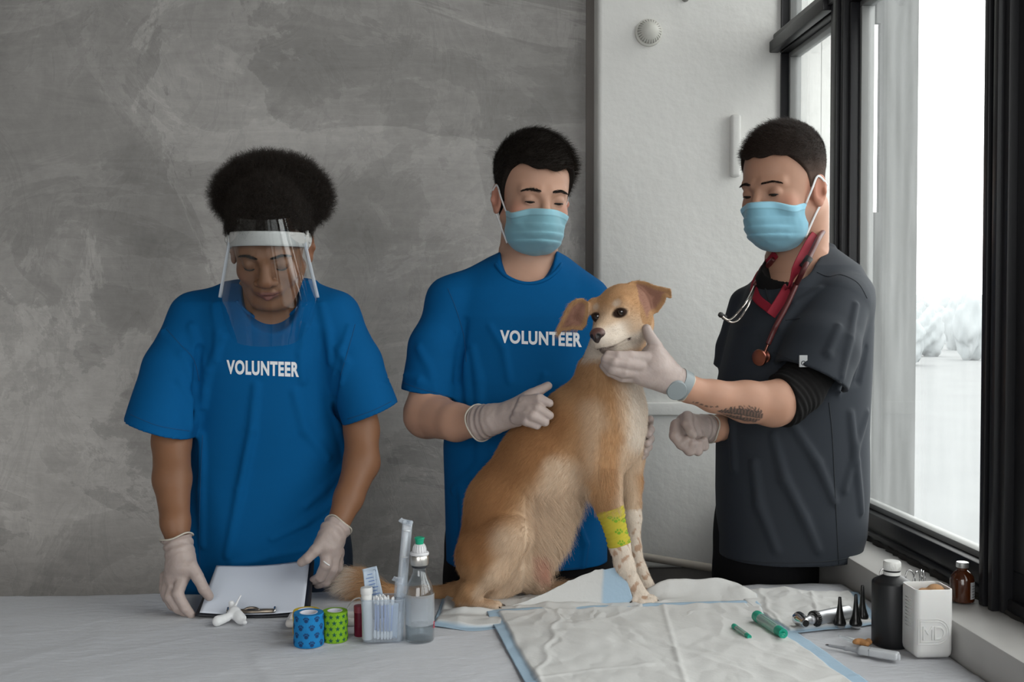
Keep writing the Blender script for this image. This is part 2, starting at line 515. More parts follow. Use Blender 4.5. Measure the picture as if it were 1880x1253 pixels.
def plaster_mat():
    m = mat('grey_plaster', (0.17, 0.165, 0.155), rough=0.75, spec=0.25)
    n = m.node_tree; p = n.nodes['Principled BSDF']; L = n.links
    tc = n.nodes.new('ShaderNodeTexCoord')
    def noise(scale, detail=6, dist=0.0, rough=0.55, stretch=None, off=(0, 0, 0), rot=0.0):
        mp = n.nodes.new('ShaderNodeMapping'); mp.inputs['Location'].default_value = off
        mp.inputs['Rotation'].default_value = (0, rot, 0)
        if stretch: mp.inputs['Scale'].default_value = stretch
        L.new(tc.outputs['Object'], mp.inputs[0])
        t = n.nodes.new('ShaderNodeTexNoise'); t.inputs['Scale'].default_value = scale; t.inputs['Detail'].default_value = detail
        t.inputs['Distortion'].default_value = dist; t.inputs['Roughness'].default_value = rough
        L.new(mp.outputs[0], t.inputs['Vector']); return t.outputs['Fac']
    def ramp(src, stops):
        r = n.nodes.new('ShaderNodeValToRGB'); e = r.color_ramp.elements
        e[0].position, e[0].color = stops[0][0], (stops[0][1],) * 3 + (1,)
        e[1].position, e[1].color = stops[-1][0], (stops[-1][1],) * 3 + (1,)
        for s_, v_ in stops[1:-1]:
            q = e.new(s_); q.color = (v_,) * 3 + (1,)
        L.new(src, r.inputs[0]); return r.outputs[0]
    def mixv(a, b, fac, mode='MIX'):
        x = n.nodes.new('ShaderNodeMix'); x.data_type = 'RGBA'; x.blend_type = mode
        for s_, v_ in ((x.inputs[0], fac), (x.inputs[6], a), (x.inputs[7], b)):
            if hasattr(v_, 'links'): L.new(v_, s_)
            else: s_.default_value = v_
        return x.outputs[2]
    base = ramp(noise(0.9, 4, 0.8, 0.55, None, (1, 0, 2)), [(0.34, 0.66), (0.5, 0.90), (0.66, 1.15)])
    n1 = noise(1.9, 7, 1.6, 0.62, (1.0, 1.0, 1.5), (3, 1, 2.4), 0.55)
    n2 = noise(2.6, 8, 2.2, 0.66, (1.7, 1.0, 1.0), (9, 4, 7), -0.6)
    n3 = noise(1.05, 9, 0.8, 0.66, None, (5.3, 2, 11.9))
    t1 = ramp(n1, [(0.40, 0.86), (0.495, 0.98), (0.515, 1.20), (0.60, 1.10), (0.72, 0.98)])
    t2 = ramp(n2, [(0.38, 0.90), (0.50, 1.02), (0.52, 0.84), (0.60, 1.0), (0.74, 1.12)])
    t3 = ramp(n3, [(0.44, 1.0), (0.475, 1.04), (0.485, 1.30), (0.56, 1.22), (0.66, 1.16)])
    sw = ramp(noise(7.0, 6, 1.5, 0.7, (0.5, 1.0, 3.0), (2, 2, 2), 0.9), [(0.35, 0.94), (0.65, 1.06)])
    a = mixv(base, t1, 0.6, 'MULTIPLY')
    a = mixv(a, t2, 0.55, 'MULTIPLY')
    a = mixv(a, t3, 0.95, 'MULTIPLY')
    a = mixv(a, sw, 1.0, 'MULTIPLY')
    fine = ramp(noise(60, 4, 0, 0.6), [(0.3, 0.95), (0.7, 1.04)])
    a = mixv(a, fine, 1.0, 'MULTIPLY')
    fin = mixv(a, (0.375, 0.360, 0.345, 1), 1.0, 'MULTIPLY')
    L.new(fin, p.inputs['Base Color'])
    bp = n.nodes.new('ShaderNodeBump'); bp.inputs['Strength'].default_value = 0.35; bp.inputs['Distance'].default_value = 0.004
    L.new(a, bp.inputs['Height']); L.new(bp.outputs[0], p.inputs['Normal'])
    return m
M_plaster = plaster_mat()
M_white = mat('white_painted_masonry', (0.82, 0.815, 0.785), rough=0.55, spec=0.35, bump=0.5, bscale=30, bdist=0.004, var=0.07, vscale=3)
M_cream = mat('room_paint', (0.26, 0.25, 0.235), rough=0.8)
M_floor = mat('concrete_floor', (0.14, 0.135, 0.13), rough=0.7, var=0.2, vscale=3)
M_black = mat('black_painted_frame', (0.012, 0.012, 0.014), rough=0.38, spec=0.5, bump=0.2, bscale=60, bdist=0.001)
M_sill = mat('sill_paint', (0.50, 0.49, 0.475), rough=0.55, bump=0.3, bscale=30, bdist=0.002, var=0.10, vscale=9)
M_lowwall = mat('bare_render', (0.17, 0.16, 0.15), rough=0.85, bump=0.4, bscale=40, bdist=0.003, var=0.2, vscale=6)
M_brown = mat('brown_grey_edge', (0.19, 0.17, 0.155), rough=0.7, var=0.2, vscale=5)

wl_x = W(1097, 575, YW)[0]
struct(box('floor', -3.2, 3.2 - 2.25, -3.0, YB, -0.05, 0.0, M_floor))
struct(box('ceiling', -3.2, 1.0, -3.0, 3.2, 2.95, 3.05, M_cream))
struct(box('wall_back', -3.2, wl_x + 0.02, YB, YB + 0.15, 0, 2.95, M_plaster))
struct(box('wall_left', -3.3, -3.2, -3.0, YB, 0, 2.95, M_cream))
# brown-grey strip coloured in for the shadow on the plaster beside the pier
struct(box('shade_strip', wl_x - 0.022, wl_x + 0.010, YB - 0.004, YB + 0.002, 0, 2.95, M_brown, bev=0.003))
# white pier beside the window; below a step it is bare grey render
bm = bmesh.new()
wl = W(1097, 575, YW)[0]
box_bm(bm, wl, WX + 0.15, YW, YW + 0.2, 0.74, 2.95, 0.012, 3)
struct(bm_link('wall_corner', bm, M_white, autos=40))
bm = bmesh.new()
box_bm(bm, wl - 0.005, WX + 0.15, YW + 0.01, YW + 0.2, 0.0, 0.74, 0.004)
struct(bm_link('wall_corner_base', bm, M_lowwall, autos=40))
# shallow ledge line on the pier
z1 = W(1210, 763, YW)[2]
struct(box('trim_2', wl + 0.02, WX, YW - 0.012, YW + 0.002, z1, z1 + 0.035, M_white, bev=0.004, seg=3))

# rear wall of the room (behind the camera) with a wide opening added to let in fill light
for k, (a, b, c, d) in enumerate(((-3.2, -2.5, 0, 2.95), (0.1, 1.0, 0, 2.95), (-2.5, 0.1, 0, 0.9), (-2.5, 0.1, 2.9, 2.95))):
    struct(box('wall_rear', a, b, -2.7, -2.6, c, d, M_cream))

# window wall: low masonry, sill, and the black framed windows
struct(box('wall_right', 0.802, 1.05, -3.0, YW, 0, SILL_Z - 0.035, M_sill))
bm = bmesh.new(); box_bm(bm, 0.795, 0.985, -3.0, YW, SILL_Z - 0.14, SILL_Z, 0.005, 2)
struct(bm_link('trim_3', bm, M_sill, autos=40))
struct(box('wall_right_top', 0.93, 1.1, -3.0, YW, 2.88, 2.95, M_white))

def glass_mat():
    m = bpy.data.materials.new('weathered_pane'); m.use_nodes = True
    n = m.node_tree; n.nodes.clear(); L = n.links
    out = n.nodes.new('ShaderNodeOutputMaterial'); tr = n.nodes.new('ShaderNodeBsdfTransparent')
    tr.inputs[0].default_value = (0.97, 0.985, 0.98, 1)
    df = n.nodes.new('ShaderNodeBsdfTranslucent'); df.inputs[0].default_value = (0.85, 0.88, 0.88, 1)
    d2 = n.nodes.new('ShaderNodeBsdfDiffuse'); d2.inputs[0].default_value = (0.75, 0.77, 0.77, 1)
    a1 = n.nodes.new('ShaderNodeMixShader'); a1.inputs[0].default_value = 0.35
    L.new(df.outputs[0], a1.inputs[1]); L.new(d2.outputs[0], a1.inputs[2])
    tc = n.nodes.new('ShaderNodeTexCoord'); mp = n.nodes.new('ShaderNodeMapping'); mp.inputs['Scale'].default_value = (1, 9, 1.3)
    L.new(tc.outputs['Object'], mp.inputs[0])
    t = n.nodes.new('ShaderNodeTexNoise'); t.inputs['Scale'].default_value = 3; t.inputs['Detail'].default_value = 6
    L.new(mp.outputs[0], t.inputs['Vector'])
    r = n.nodes.new('ShaderNodeValToRGB'); r.color_ramp.elements[0].position = 0.3; r.color_ramp.elements[1].position = 0.75
    r.color_ramp.elements[0].color = (0.05,) * 3 + (1,); r.color_ramp.elements[1].color = (0.14,) * 3 + (1,)
    L.new(t.outputs['Fac'], r.inputs[0])
    mx = n.nodes.new('ShaderNodeMixShader'); L.new(r.outputs[0], mx.inputs[0])
    L.new(tr.outputs[0], mx.inputs[1]); L.new(a1.outputs[0], mx.inputs[2])
    gl = n.nodes.new('ShaderNodeBsdfGlossy'); gl.inputs['Roughness'].default_value = 0.03
    lw = n.nodes.new('ShaderNodeLayerWeight'); lw.inputs[0].default_value = 0.5
    p5 = n.nodes.new('ShaderNodeMath'); p5.operation = 'POWER'; p5.inputs[1].default_value = 5.0
    L.new(lw.outputs['Facing'], p5.inputs[0])
    fr = n.nodes.new('ShaderNodeMath'); fr.operation = 'MULTIPLY_ADD'; fr.inputs[1].default_value = 0.9; fr.inputs[2].default_value = 0.03
    L.new(p5.outputs[0], fr.inputs[0])
    mz = n.nodes.new('ShaderNodeMixShader'); L.new(fr.outputs[0], mz.inputs[0])
    L.new(mx.outputs[0], mz.inputs[1]); L.new(gl.outputs[0], mz.inputs[2])
    L.new(mz.outputs[0], out.inputs[0])
    return m
M_pane = glass_mat()
ZT = CAM_Z + 0.727      # transom
M_bead = mat('glazing_bead', (0.22, 0.225, 0.22), rough=0.5)
def window(name, y0, y1, z0, z1, fw=0.045, fb=None):
    """one glazed light: frame members round a recessed pane"""
    r = thing(name, None, None, (WX, (y0 + y1) / 2, z0)); r['kind'] = 'structure'
    fb = fb or fw
    bm = bmesh.new()
    x0, x1 = WX, WX + 0.055
    box_bm(bm, x0, x1, y0, y1, z0, z0 + fb, 0.003); box_bm(bm, x0, x1, y0, y1, z1 - fw, z1, 0.003)
    box_bm(bm, x0, x1, y0, y0 + fw, z0 + fb, z1 - fw, 0.003); box_bm(bm, x0, x1, y1 - fw, y1, z0 + fb, z1 - fw, 0.003)
    box_bm(bm, x0 - 0.008, x0 + 0.01, y0, y1, z0, z0 + fb * 0.35, 0.002)
    bm_link('window_frame', bm, M_black, r, autos=40)
    bm = bmesh.new(); t = 0.012
    a, b, c, d = y0 + fw, y1 - fw, z0 + fb, z1 - fw
    for q in ((a, b, c, c + t), (a, b, d - t, d), (a, a + t, c + t, d - t), (b - t, b, c + t, d - t)):
        box_bm(bm, WX + 0.02, WX + 0.05, q[0], q[1], q[2], q[3], 0.002)
    bm_link('glazing_bead', bm, M_bead, r, autos=40)
    bm = bmesh.new(); box_bm(bm, WX + 0.036, WX + 0.040, a + 0.001, b - 0.001, c + 0.001, d - 0.001)
    bm_link('pane', bm, M_pane, r)
    return r
ym = W(1540, 300, 1)  # direction of the near face of the mullion
Yfar, Ym1, Ym0, Yp1 = 2.888, 2.475, 2.395, 1.745
k = 1
for (a, b) in ((Ym1, Yfar),):
    window('window_%d' % k, a, b, SILL_Z, ZT - 0.02, 0.012, 0.052); k += 1
    window('window_%d' % k, a, b, ZT + 0.02, 2.88, 0.012); k += 1
window('window_3', Yp1, Ym0, SILL_Z, ZT - 0.02, 0.016, 0.056)
window('window_4', Yp1, Ym0, ZT + 0.02, 2.88, 0.016)
yy = Yp1 - 0.075
k = 5
while yy > -2.6:
    window('window_%d' % k, yy - 0.9, yy, SILL_Z, 2.88, 0.05, 0.07); k += 1
    yy -= 0.9 + 0.07
# mullions and the transom between the lights
bm = bmesh.new()
box_bm(bm, WX - 0.012, WX + 0.06, Ym0, Ym1, SILL_Z, 2.88, 0.004)
box_bm(bm, WX - 0.02, WX, Ym0 + 0.02, Ym0 + 0.045, SILL_Z, 2.88, 0.003)
struct(bm_link('trim_4', bm, M_black, autos=40))
bm = bmesh.new()
box_bm(bm, WX - 0.015, WX + 0.06, Yp1 - 0.075, Yp1, SILL_Z, 2.88, 0.004)
box_bm(bm, WX - 0.025, WX - 0.01, Yp1 - 0.06, Yp1 - 0.045, SILL_Z, 2.88, 0.002)
box_bm(bm, WX - 0.025, WX - 0.01, Yp1 - 0.03, Yp1 - 0.015, SILL_Z, 2.88, 0.002)
struct(bm_link('trim_5', bm, M_black, autos=40))
bm = bmesh.new()
box_bm(bm, WX - 0.02, WX + 0.06, Yp1, Yfar, ZT - 0.02, ZT + 0.02, 0.004)
box_bm(bm, WX - 0.03, WX - 0.005, Ym1, Yfar, ZT - 0.03, ZT + 0.0, 0.003)
struct(bm_link('trim_6', bm, M_black, autos=40))
# crumbly dark sealant under the frame
rg = np.random.default_rng(3)
yy = np.linspace(-0.5, YW, 260)
seal = np.column_stack([WX - 0.004 - 0.006 * rg.random(260), yy, np.full(260, SILL_Z + 0.002)])
struct(tube('trim_7', seal, list(0.004 + 0.006 * rg.random(260)), mat('old_sealant', (0.02, 0.018, 0.016), rough=0.9), seg=6, n=1))

# ---- things fixed to the pier
M_plastic_w = mat('aged_white_plastic', (0.66, 0.65, 0.60), rough=0.45)
c0 = W(1190, 61, YW)
det = thing('smoke_detector', 'round ribbed cream smoke detector high on the white pier', 'smoke detector', (c0[0], YW, c0[2]))
lathe('detector_base', [(0, 0.0), (0.036, 0.0), (0.036, 0.010), (0.033, 0.012), (0, 0.012)], M_plastic_w, det, (c0[0], YW, c0[2]), (0, -1, 0))
lathe('detector_dome', [(0.031, 0.012), (0.030, 0.020), (0.024, 0.027), (0.021, 0.032), (0.015, 0.038), (0.0, 0.041)], M_plastic_w, det, (c0[0], YW, c0[2]), (0, -1, 0))
bm = bmesh.new()
for q in range(26):
    a = 2 * PI * q / 26
    p0 = np.array([c0[0] + 0.0225 * math.cos(a), YW - 0.027, c0[2] + 0.0225 * math.sin(a)])
    p1 = np.array([c0[0] + 0.031 * math.cos(a), YW - 0.0175, c0[2] + 0.031 * math.sin(a)])
    tube('', [p0, p1], 0.0014, None, bm_out=bm, seg=6, n=1)
bm_link('detector_vents', bm, mat('detector_slots', (0.25, 0.24, 0.21), rough=0.6), det, smooth=True)
c1 = W(1348, 269, YW)
tag(box('cover_plate', c1[0] - 0.014, c1[0] + 0.014, YW - 0.022, YW + 0.001, W(1348, 326, YW)[2], W(1348, 212, YW)[2], M_white, bev=0.008, seg=4),
    'narrow upright white cover plate on the white pier beside the window', 'wall plate')
c2 = W(1258, -3, YW)
tag(lathe('wall_hook', [(0, 0), (0.010, 0), (0.008, 0.008), (0.004, 0.012), (0.006, 0.02), (0, 0.022)], mat('dull_steel', (0.3, 0.3, 0.29), rough=0.4, metal=0.8), None, (c2[0], YW, c2[2]), (0, -1, 0), seg=20),
    'small metal stud at the very top of the white pier', 'hook')
pa, pb = W(1165, 1020, YW - 0.03), W(1335, 1048, YW - 0.10)
dv = (pb - pa)
tag(tube('heating_pipe', [pa - dv * 0.6, pa, pb, pb + dv * 0.55], 0.0105, mat('painted_pipe', (0.42, 0.38, 0.33), rough=0.5), seg=16, n=3),
    'thin painted pipe running low along the white pier', 'pipe')

# ---- outside the windows
M_out = mat('outside_render', (0.115, 0.118, 0.115), rough=0.9, var=0.12, vscale=4)
M_snow = mat('pale_ground', (0.15, 0.157, 0.160), rough=0.95, var=0.12, vscale=0.4)
def px_x(px, Y): return W(px, 575, Y)[0]
bm = bmesh.new()
ya, yb = 2.52, 2.535
xa, xb = WX + 0.075, px_x(1682, ya)
hx0, hx1 = px_x(1564, ya), px_x(1581, ya); hz0, hz1 = W(1570, 425, ya)[2], W(1570, 333, ya)[2]
s0, s1 = px_x(1601, ya), px_x(1612, ya); sz0, sz1 = W(1606, 390, ya)[2], W(1606, 42, ya)[2]  # slits cut to stand for bright window reflections in the pane
cols = [(xa, hx0, [(0.3, 3.2)]), (hx0, hx1, [(0.3, hz0), (hz1, 3.2)]), (hx1, s0, [(0.3, 3.2)]), (s0, s1, [(0.3, sz0), (sz1, 3.2)]), (s1, xb, [(0.3, 3.2)])]
for a, b, zs in cols:
    for c, d in zs: box_bm(bm, a, b, ya, yb, c, d)
tag(bm_link('outside_pier', bm, M_out), kind='structure')
tag(box('outside_ledge', 1.06, 1.42, -3, 9, 0.30, 0.62, mat('ledge_metal', (0.12, 0.145, 0.16), rough=0.7, var=0.2, vscale=6)), kind='structure')
bm = bmesh.new(); box_bm(bm, 1.06, 260, -60, 260, -3.2, -3.0)
tag(bm_link('ground', bm, M_snow), kind='structure')
M_tree = mat('bare_winter_trees', (0.30, 0.325, 0.335), rough=1.0)  # distance haze is put into this pale colour
rg = np.random.default_rng(11)
for q in range(13):
    Yd = 90 + (q * 5 % 13) * 9; pxx = 1660 + q * 15 + rg.random() * 6
    cx = W(pxx, 575, Yd)[0]; hh = 4.2 + 2.6 * math.sin(q * .9) ** 2 + rg.random()
    v = []
    bm = bmesh.new(); bmesh.ops.create_icosphere(bm, subdivisions=4, radius=1.0)
    for w in bm.verts:
        p = np.array(w.co); n_ = 1 + 0.26 * float(wav(p[None], 7.0, q, 4)[0])
        w.co = Vector((cx + p[0] * 1.5 * n_, Yd + p[1] * 1.5 * n_, -3.0 + hh * 0.50 + p[2] * hh * 0.50 * n_))
    t_ = thing('winter_tree', 'hazy winter tree on the horizon beyond the window glass', 'tree', (cx, Yd, -3.0), 'trees beyond the window')
    bm_link('crown', bm, M_tree, t_, smooth=True)
    tube('trunk', [(cx, Yd, -3.05), (cx, Yd, -3.0 + hh * 0.4)], 0.10, M_tree, t_, seg=8, n=2)

# ============================================================ the table and its cloth
M_steel = mat('table_steel', (0.45, 0.45, 0.46), rough=0.35, metal=1.0)
tb = thing('exam_table', 'long examination table under a pale cloth', 'table', (-0.35, 1.65, 0))
TX0, TX1, TY0, TY1 = -1.75, 0.789, 1.24, 2.100
box('tabletop', TX0 + 0.01, TX1 - 0.008, TY0 + 0.01, TY1 - 0.01, TABLE_Z - 0.035, TABLE_Z - 0.004, M_steel, tb, 0.004)
for x in (TX0 + 0.08, TX1 - 0.08):
    for y in (TY0 + 0.08, TY1 - 0.08):
        box('leg', x - 0.02, x + 0.02, y - 0.02, y + 0.02, 0, TABLE_Z - 0.035, M_steel, tb, 0.003)
M_cloth = mat('linen_sheet', (0.445, 0.455, 0.485), rough=0.85, spec=0.2, bump=0.6, bscale=38, bdist=0.0050, sheen=0.2, stretch=(1, 2.2, 1))
def cloth_h(x, y):
    p = np.stack([x, y, 0 * x], -1)
    a = wav(p * np.array([1.0, 2.2, 1]) + 3.0, 6.0, 21, 4)
    b = wav(p @ np.array([[0.8, -0.6, 0], [0.6, 0.8, 0], [0, 0, 1]]) * np.array([1, 4.0, 1]), 7.0, 5, 3)
    r = 1 - np.abs(wav(p @ np.array([[0.6, 0.8, 0], [-0.8, 0.6, 0], [0, 0, 1]]) * np.array([1, 3, 1]), 5.0, 8, 2))
    r2 = 1 - np.abs(wav(p @ np.array([[0.9, -0.44, 0], [0.44, 0.9, 0], [0, 0, 1]]) * np.array([1, 2.4, 1]) + 5, 9.0, 18, 2))
    m = 0.5 + 0.5 * wav(p, 3.0, 33, 2)
    return 0.0022 * a + 0.0018 * b + (0.012 * np.clip(r - 0.80, 0, 1) + 0.010 * np.clip(r2 - 0.82, 0, 1)) * m
def table_cloth():
    drop = 0.34; n = 420; mrow = 190
    xs = np.linspace(TX0 - 0.003, TX1, n)
    ys = np.concatenate([np.linspace(-drop, 0, 50)[:-1], np.linspace(0, TY1 - TY0, mrow), np.linspace(0, drop, 50)[1:] + TY1 - TY0])
    X, S = np.meshgrid(xs, ys, indexing='ij')
    L_ = TY1 - TY0
    Y = np.clip(S, 0, L_); over = np.where(S < 0, -S, np.where(S > L_, S - L_, 0.0))
    Z = TABLE_Z - over
    dr = np.clip(over / 0.05, 0, 1)
    H = cloth_h(X, TY0 + Y) + 0.003
    Z = Z + H * (1 - dr)
    fold = (0.012 + 0.012 * np.sin(X * 31 + 2 * np.sin(X * 7)) * np.clip(over / 0.25, 0, 1)) * dr
    sgn = np.where(S < 0, -1, 1) * (over > 0)
    Y = TY0 + Y + sgn * (0.002 + fold * (S < 0) + 0.15 * fold * (S > 0))
    v = np.stack([X, Y, Z], -1).reshape(-1, 3)
    nn, mm = X.shape
    i = np.arange(nn - 1)[:, None] * mm + np.arange(mm - 1)[None]
    f = np.stack([i, i + mm, i + mm + 1, i + 1], -1).reshape(-1, 4)
    o = pydata('tablecloth', v, f, M_cloth)
    md = o.modifiers.new('thick', 'SOLIDIFY'); md.thickness = 0.0015; md.offset = -1
    tag(o, 'pale grey wrinkled cloth spread over the whole examination table', 'tablecloth')
table_cloth()
def tz(x, y):
    return TABLE_Z + 0.003 + float(cloth_h(np.array([x]), np.array([y]))[0])
# ============================================================ people
def pr(px, Y=2.1): return px * Y / 2000.0
def wp(px, py, Y, r): return np.append(W(px, py, Y), pr(r, Y))     # sight point with a radius given in photo pixels
def rows(L, grow=0.0):
    out = []
    for py, xl, xr, Yc, ry in L:
        a, b = W(xl, py, Yc), W(xr, py, Yc)
        out.append((a[2], (a[0] + b[0]) / 2, Yc, (b[0] - a[0]) / 2 + grow, ry + grow))
    return out
def march(S, px, py, Y0=1.6, Y1=2.6):
    a = W(px, py, Y0); b = W(px, py, Y1)
    t = np.linspace(0, 1, 400)[:, None]; P = a + (b - a) * t
    d = S(P); k = np.argmax(d < 0)
    return P[k] if d[k] < 0 else None
def crease(S, pts, r=7, k=0.009, sink=0.10, groove=False, taper=True):
    """a fold of cloth lying on the surface S, its run given along the cloth"""
    Q_ = [march(S, x, y) for x, y in pts]
    Q_ = [q for q in Q_ if q is not None]
    if len(Q_) < 2: return
    R_ = pr(r)
    n = len(Q_)
    C_ = []
    for i, q in enumerate(Q_):
        tp = (0.45 + 0.55 * math.sin(PI * (i + 0.5) / n)) if taper else 1
        off = (R_ * sink) if not groove else -R_ * 0.45
        C_.append((q[0], q[1] + off, q[2], R_ * tp))
    return (('s' if groove else 'u'), chain(C_, 0.004), k)
def add_creases(S, L):
    base = Sdf(); base.P = list(S.P)
    new = [crease(base, **c) for c in L]
    S.P += [n for n in new if n]

def head_parts(S, R, t, s=1.0, f=None):
    """head in its own frame: x to its right, y forward, z up, origin level with the eyes between the ears"""
    f = f or {}
    u = lambda fn, k=0.01: S.u(T(fn, R, t, s), k)
    c = lambda fn, k=0.004: S.s(T(fn, R, t, s), k)
    nw, lw = f.get('nose', 1.0), f.get('lips', 1.0)
    u(ell((0, -.014, .045), (.0755, .094, .084)))
    u(ell((0, .022, -.004), (.064, .068, .088)), .02)
    u(ell((0, .030, -.064), (.052 * f.get('jaw', 1), .050, .046)), .022)
    u(ell((0, .066, -.094), (.019, .016, .015)), .018)
    for m in (1, -1):
        u(ell((m * .041, .056, -.026), (.019, .017, .019)), .018)
        u(cap((m * .012, .084, .021), (m * .043, .068, .022), .0080, .006), .014)
        u(cap((m * .055, -.005, -.045), (m * .028, .055, -.092), .014, .014), .02)
    for m in (1, -1):
        c(ell((m * .031, .098, .003), (.016, .014, .0125)), .012)
    for m in (1, -1):
        e = (m * .031, .0735, .003)
        u(ell(e, (.0142, .0138, .0128)), .004)
        op = f.get('open', 0.0)
        if op > 0:
            c(ell((m * .031, .090, .003 - .0055), (.0125, .012, op)), .0008)
    u(cap((0, .084, .016), (0, .103 * 1.0, -.022), .0075, .0105 * nw), .008)
    u(ell((0, .105, -.026), (.0115 * nw, .0105, .0100)), .006)
    for m in (1, -1):
        u(ell((m * .0125 * nw, .094, -.031), (.0082 * nw, .0095, .0070)), .004)
        c(ell((m * .0068 * nw, .102, -.0375), (.0036, .0045, .0035)), .002)
    u(ell((0, .078, -.052), (.028, .017, .016)), .012)
    c(cap((0, .1005, -.040), (0, .0985, -.047), .0025, .003), .004)
    u(chain([(-.022, .083, -.0575, .0022), (-.010, .0935, -.0535, .0040 * lw), (0, .0955, -.0545, .0036 * lw), (.010, .0935, -.0535, .0040 * lw), (.022, .083, -.0575, .0022)]), .003)
    u(chain([(-.019, .084, -.0605, .0024), (0, .0935, -.0645, .0052 * lw), (.019, .084, -.0605, .0024)]), .003)
    c(chain([(-.023, .0865, -.0585, .0010), (0, .1000, -.0592, .0012), (.023, .0865, -.0585, .0010)]), .0025)
    c(cap((-.012, .096, -.0745, ), (.012, .096, -.0745), .003, .003), .006)
    for m in (1, -1):
        A = frame((m * .93, .36, 0.0), (0, -.18, 1))
        o = np.array((m * .0785, -.012, -.006))
        tf = lambda fn: (lambda p, fn=fn, A=A, o=o: fn((p - o) @ A))
        u(tf(ell((0, 0, 0), (.0175, .0055, .0315))), .004)
        c(tf(ell((m * -.001, .0065, .002), (.0115, .0060, .0225))), .003)
        u(tf(ell((0, .001, -.0255), (.0085, .0048, .0085))), .003)
        u(tf(ell((m * .010, .003, -.003), (.004, .005, .007))), .004)

def skin_cols(v, R, t, s, base, lips=None, blush=None, beard=None):
    q = ((v - t) @ R) / s
    col = np.tile(np.asarray(base, float), (len(v), 1))
    n = 1 + 0.06 * wav(v, 60, 3, 3)
    col = col * n[:, None]
    inh = sstep(-.150, -.105, q[:, 2]) * (np.abs(q[:, 0]) < .12) * (np.abs(q[:, 1]) < .14)
    def spot(c, r, k):
        d = np.linalg.norm((q - np.array(c)) / np.array(r), axis=1)
        return np.clip(1 - d, 0, 1) ** k * inh
    if blush is not None:
        w = sum(spot((m * .045, .06, -.025), (.035, .04, .03), 1) for m in (1, -1)) + spot((0, .105, -.028), (.02, .03, .02), 1) + sum(spot((m * .082, -.01, -.005), (.03, .04, .05), .5) for m in (1, -1))
        col = blend(col, blush, np.clip(w, 0, 1) * .75)
    if lips is not None:
        w = np.maximum(spot((0, .092, -.0555), (.026, .03, .0065), .3), spot((0, .092, -.064), (.023, .03, .0075), .3))
        col = blend(col, lips, np.clip(w * 1.3, 0, 1))
    if beard is not None:
        w = sstep(-.028, -.06, q[:, 2]) * sstep(-.02, .02, q[:, 1]) * inh * .45
        col = blend(col, beard, w)
    # lids a little darker than the face
    w = sum(spot((m * .031, .085, .003), (.02, .02, .015), .6) for m in (1, -1))
    col = blend(col, np.asarray(base) * .62, np.clip(w, 0, 1) * .5)
    return col

M_skin_d = mat('brown_skin', (0.2, 0.1, 0.06), rough=0.5, spec=0.4, vcol='col', sss=0.06)
M_skin_l = mat('light_skin', (0.5, 0.3, 0.2), rough=0.5, spec=0.4, vcol='col', sss=0.08)
M_brow = hair_mat('dark_hair', rough=0.5)
M_lash = mat('lashes', (0.008, 0.006, 0.005), rough=0.6)
M_eyeball = mat('eye_wet', (0.30, 0.27, 0.25), rough=0.12, vcol='col')
M_hairsolid = mat('dark_hair_mass', (0.010, 0.008, 0.007), rough=0.75, spec=0.2, bump=0.8, bscale=260, bdist=0.003)
M_fade = mat('clipped_hair', (0.03, 0.02, 0.016), rough=0.8, spec=0.2, vcol='col', bump=0.7, bscale=700, bdist=0.001)

def brows_and_lashes(root, R, t, s, col, thick=1.0, open_=0.0, surf=None, iris=(0.03, 0.018, 0.01)):
    to = lambda q: (np.asarray(q) * s) @ R.T + t
    rg = np.random.default_rng(5)
    for m in (1, -1):
        n = 420
        u_ = rg.random(n); w_ = rg.normal(0, 1, n)
        x = .012 + .036 * u_
        z = .0225 + .0030 * np.sin(u_ * 2.2) - .004 * np.maximum(u_ - .6, 0) * 2.5 + w_ * .0014 * thick * (1.15 - .7 * u_) * (.45 + .55 * np.clip(u_ / .25, 0, 1))
        y = .0935 - .0045 * (x / .03) ** 2.6
        P0 = np.stack([m * x, y, z], -1)
        if surf is not None:
            out = []
            for p in P0:
                a = to(p + np.array([0, .03, 0])); d = R @ np.array([0, -1, 0])
                h = surf.ray_cast(V(a), V(d), 0.08 * s)
                out.append(np.array(h[0]) - d * .0006 if h[0] is not None else to(p))
            P0w = np.array(out)
        else: P0w = to(P0)
        d = np.stack([m * np.full(n, .85), np.full(n, .22), .35 - .7 * u_], -1) + rg.normal(0, .07, (n, 3))
        dw = d @ R.T
        L = (.0045 + .002 * rg.random(n))[:, None] * s
        pts = np.stack([P0w, P0w + dw * L * .5 + (R @ np.array([0, .3, 0])) * .002, P0w + dw * L], 1)
        strands('eyebrow', pts, .00022 * thick, np.tile(col, (n, 1)), M_brow, root)
        # upper lash line, and the eye below it where the lids are parted
        e = np.array((m * .031, .0735, .003))
        th = np.linspace(-1.05, 1.05, 9)
        arc = np.stack([e[0] + .0128 * np.sin(th), e[1] + .0142 * np.cos(th) - .0002, (e[2] - .0054 + open_ * np.cos(th * 1.35)) if open_ else (e[2] - .0070 - .0018 * np.cos(th * 1.4))], -1)
        tube('eyelash', to(arc), [.0005 * s] + [.0012 * s] * 7 + [.0005 * s], M_lash, root, seg=6, n=3)
        if open_:
            vv, ff = surface(Sdf().u(T(ell(e, (.0124, .0126, .0118)), R, t, s)), to(e) - .02, to(e) + .02, .0012)
            q = ((vv - t) @ R) / s - e
            g = np.array((-.003 * m * 0, .9, -.43)); g /= np.linalg.norm(g)
            a = (q / np.linalg.norm(q, axis=1, keepdims=True)) @ g
            c = np.where((a > .80)[:, None], np.array(iris), np.array((.26, .21, .19)))
            pydata('eye', vv, ff, M_eyeball, root, col=c)

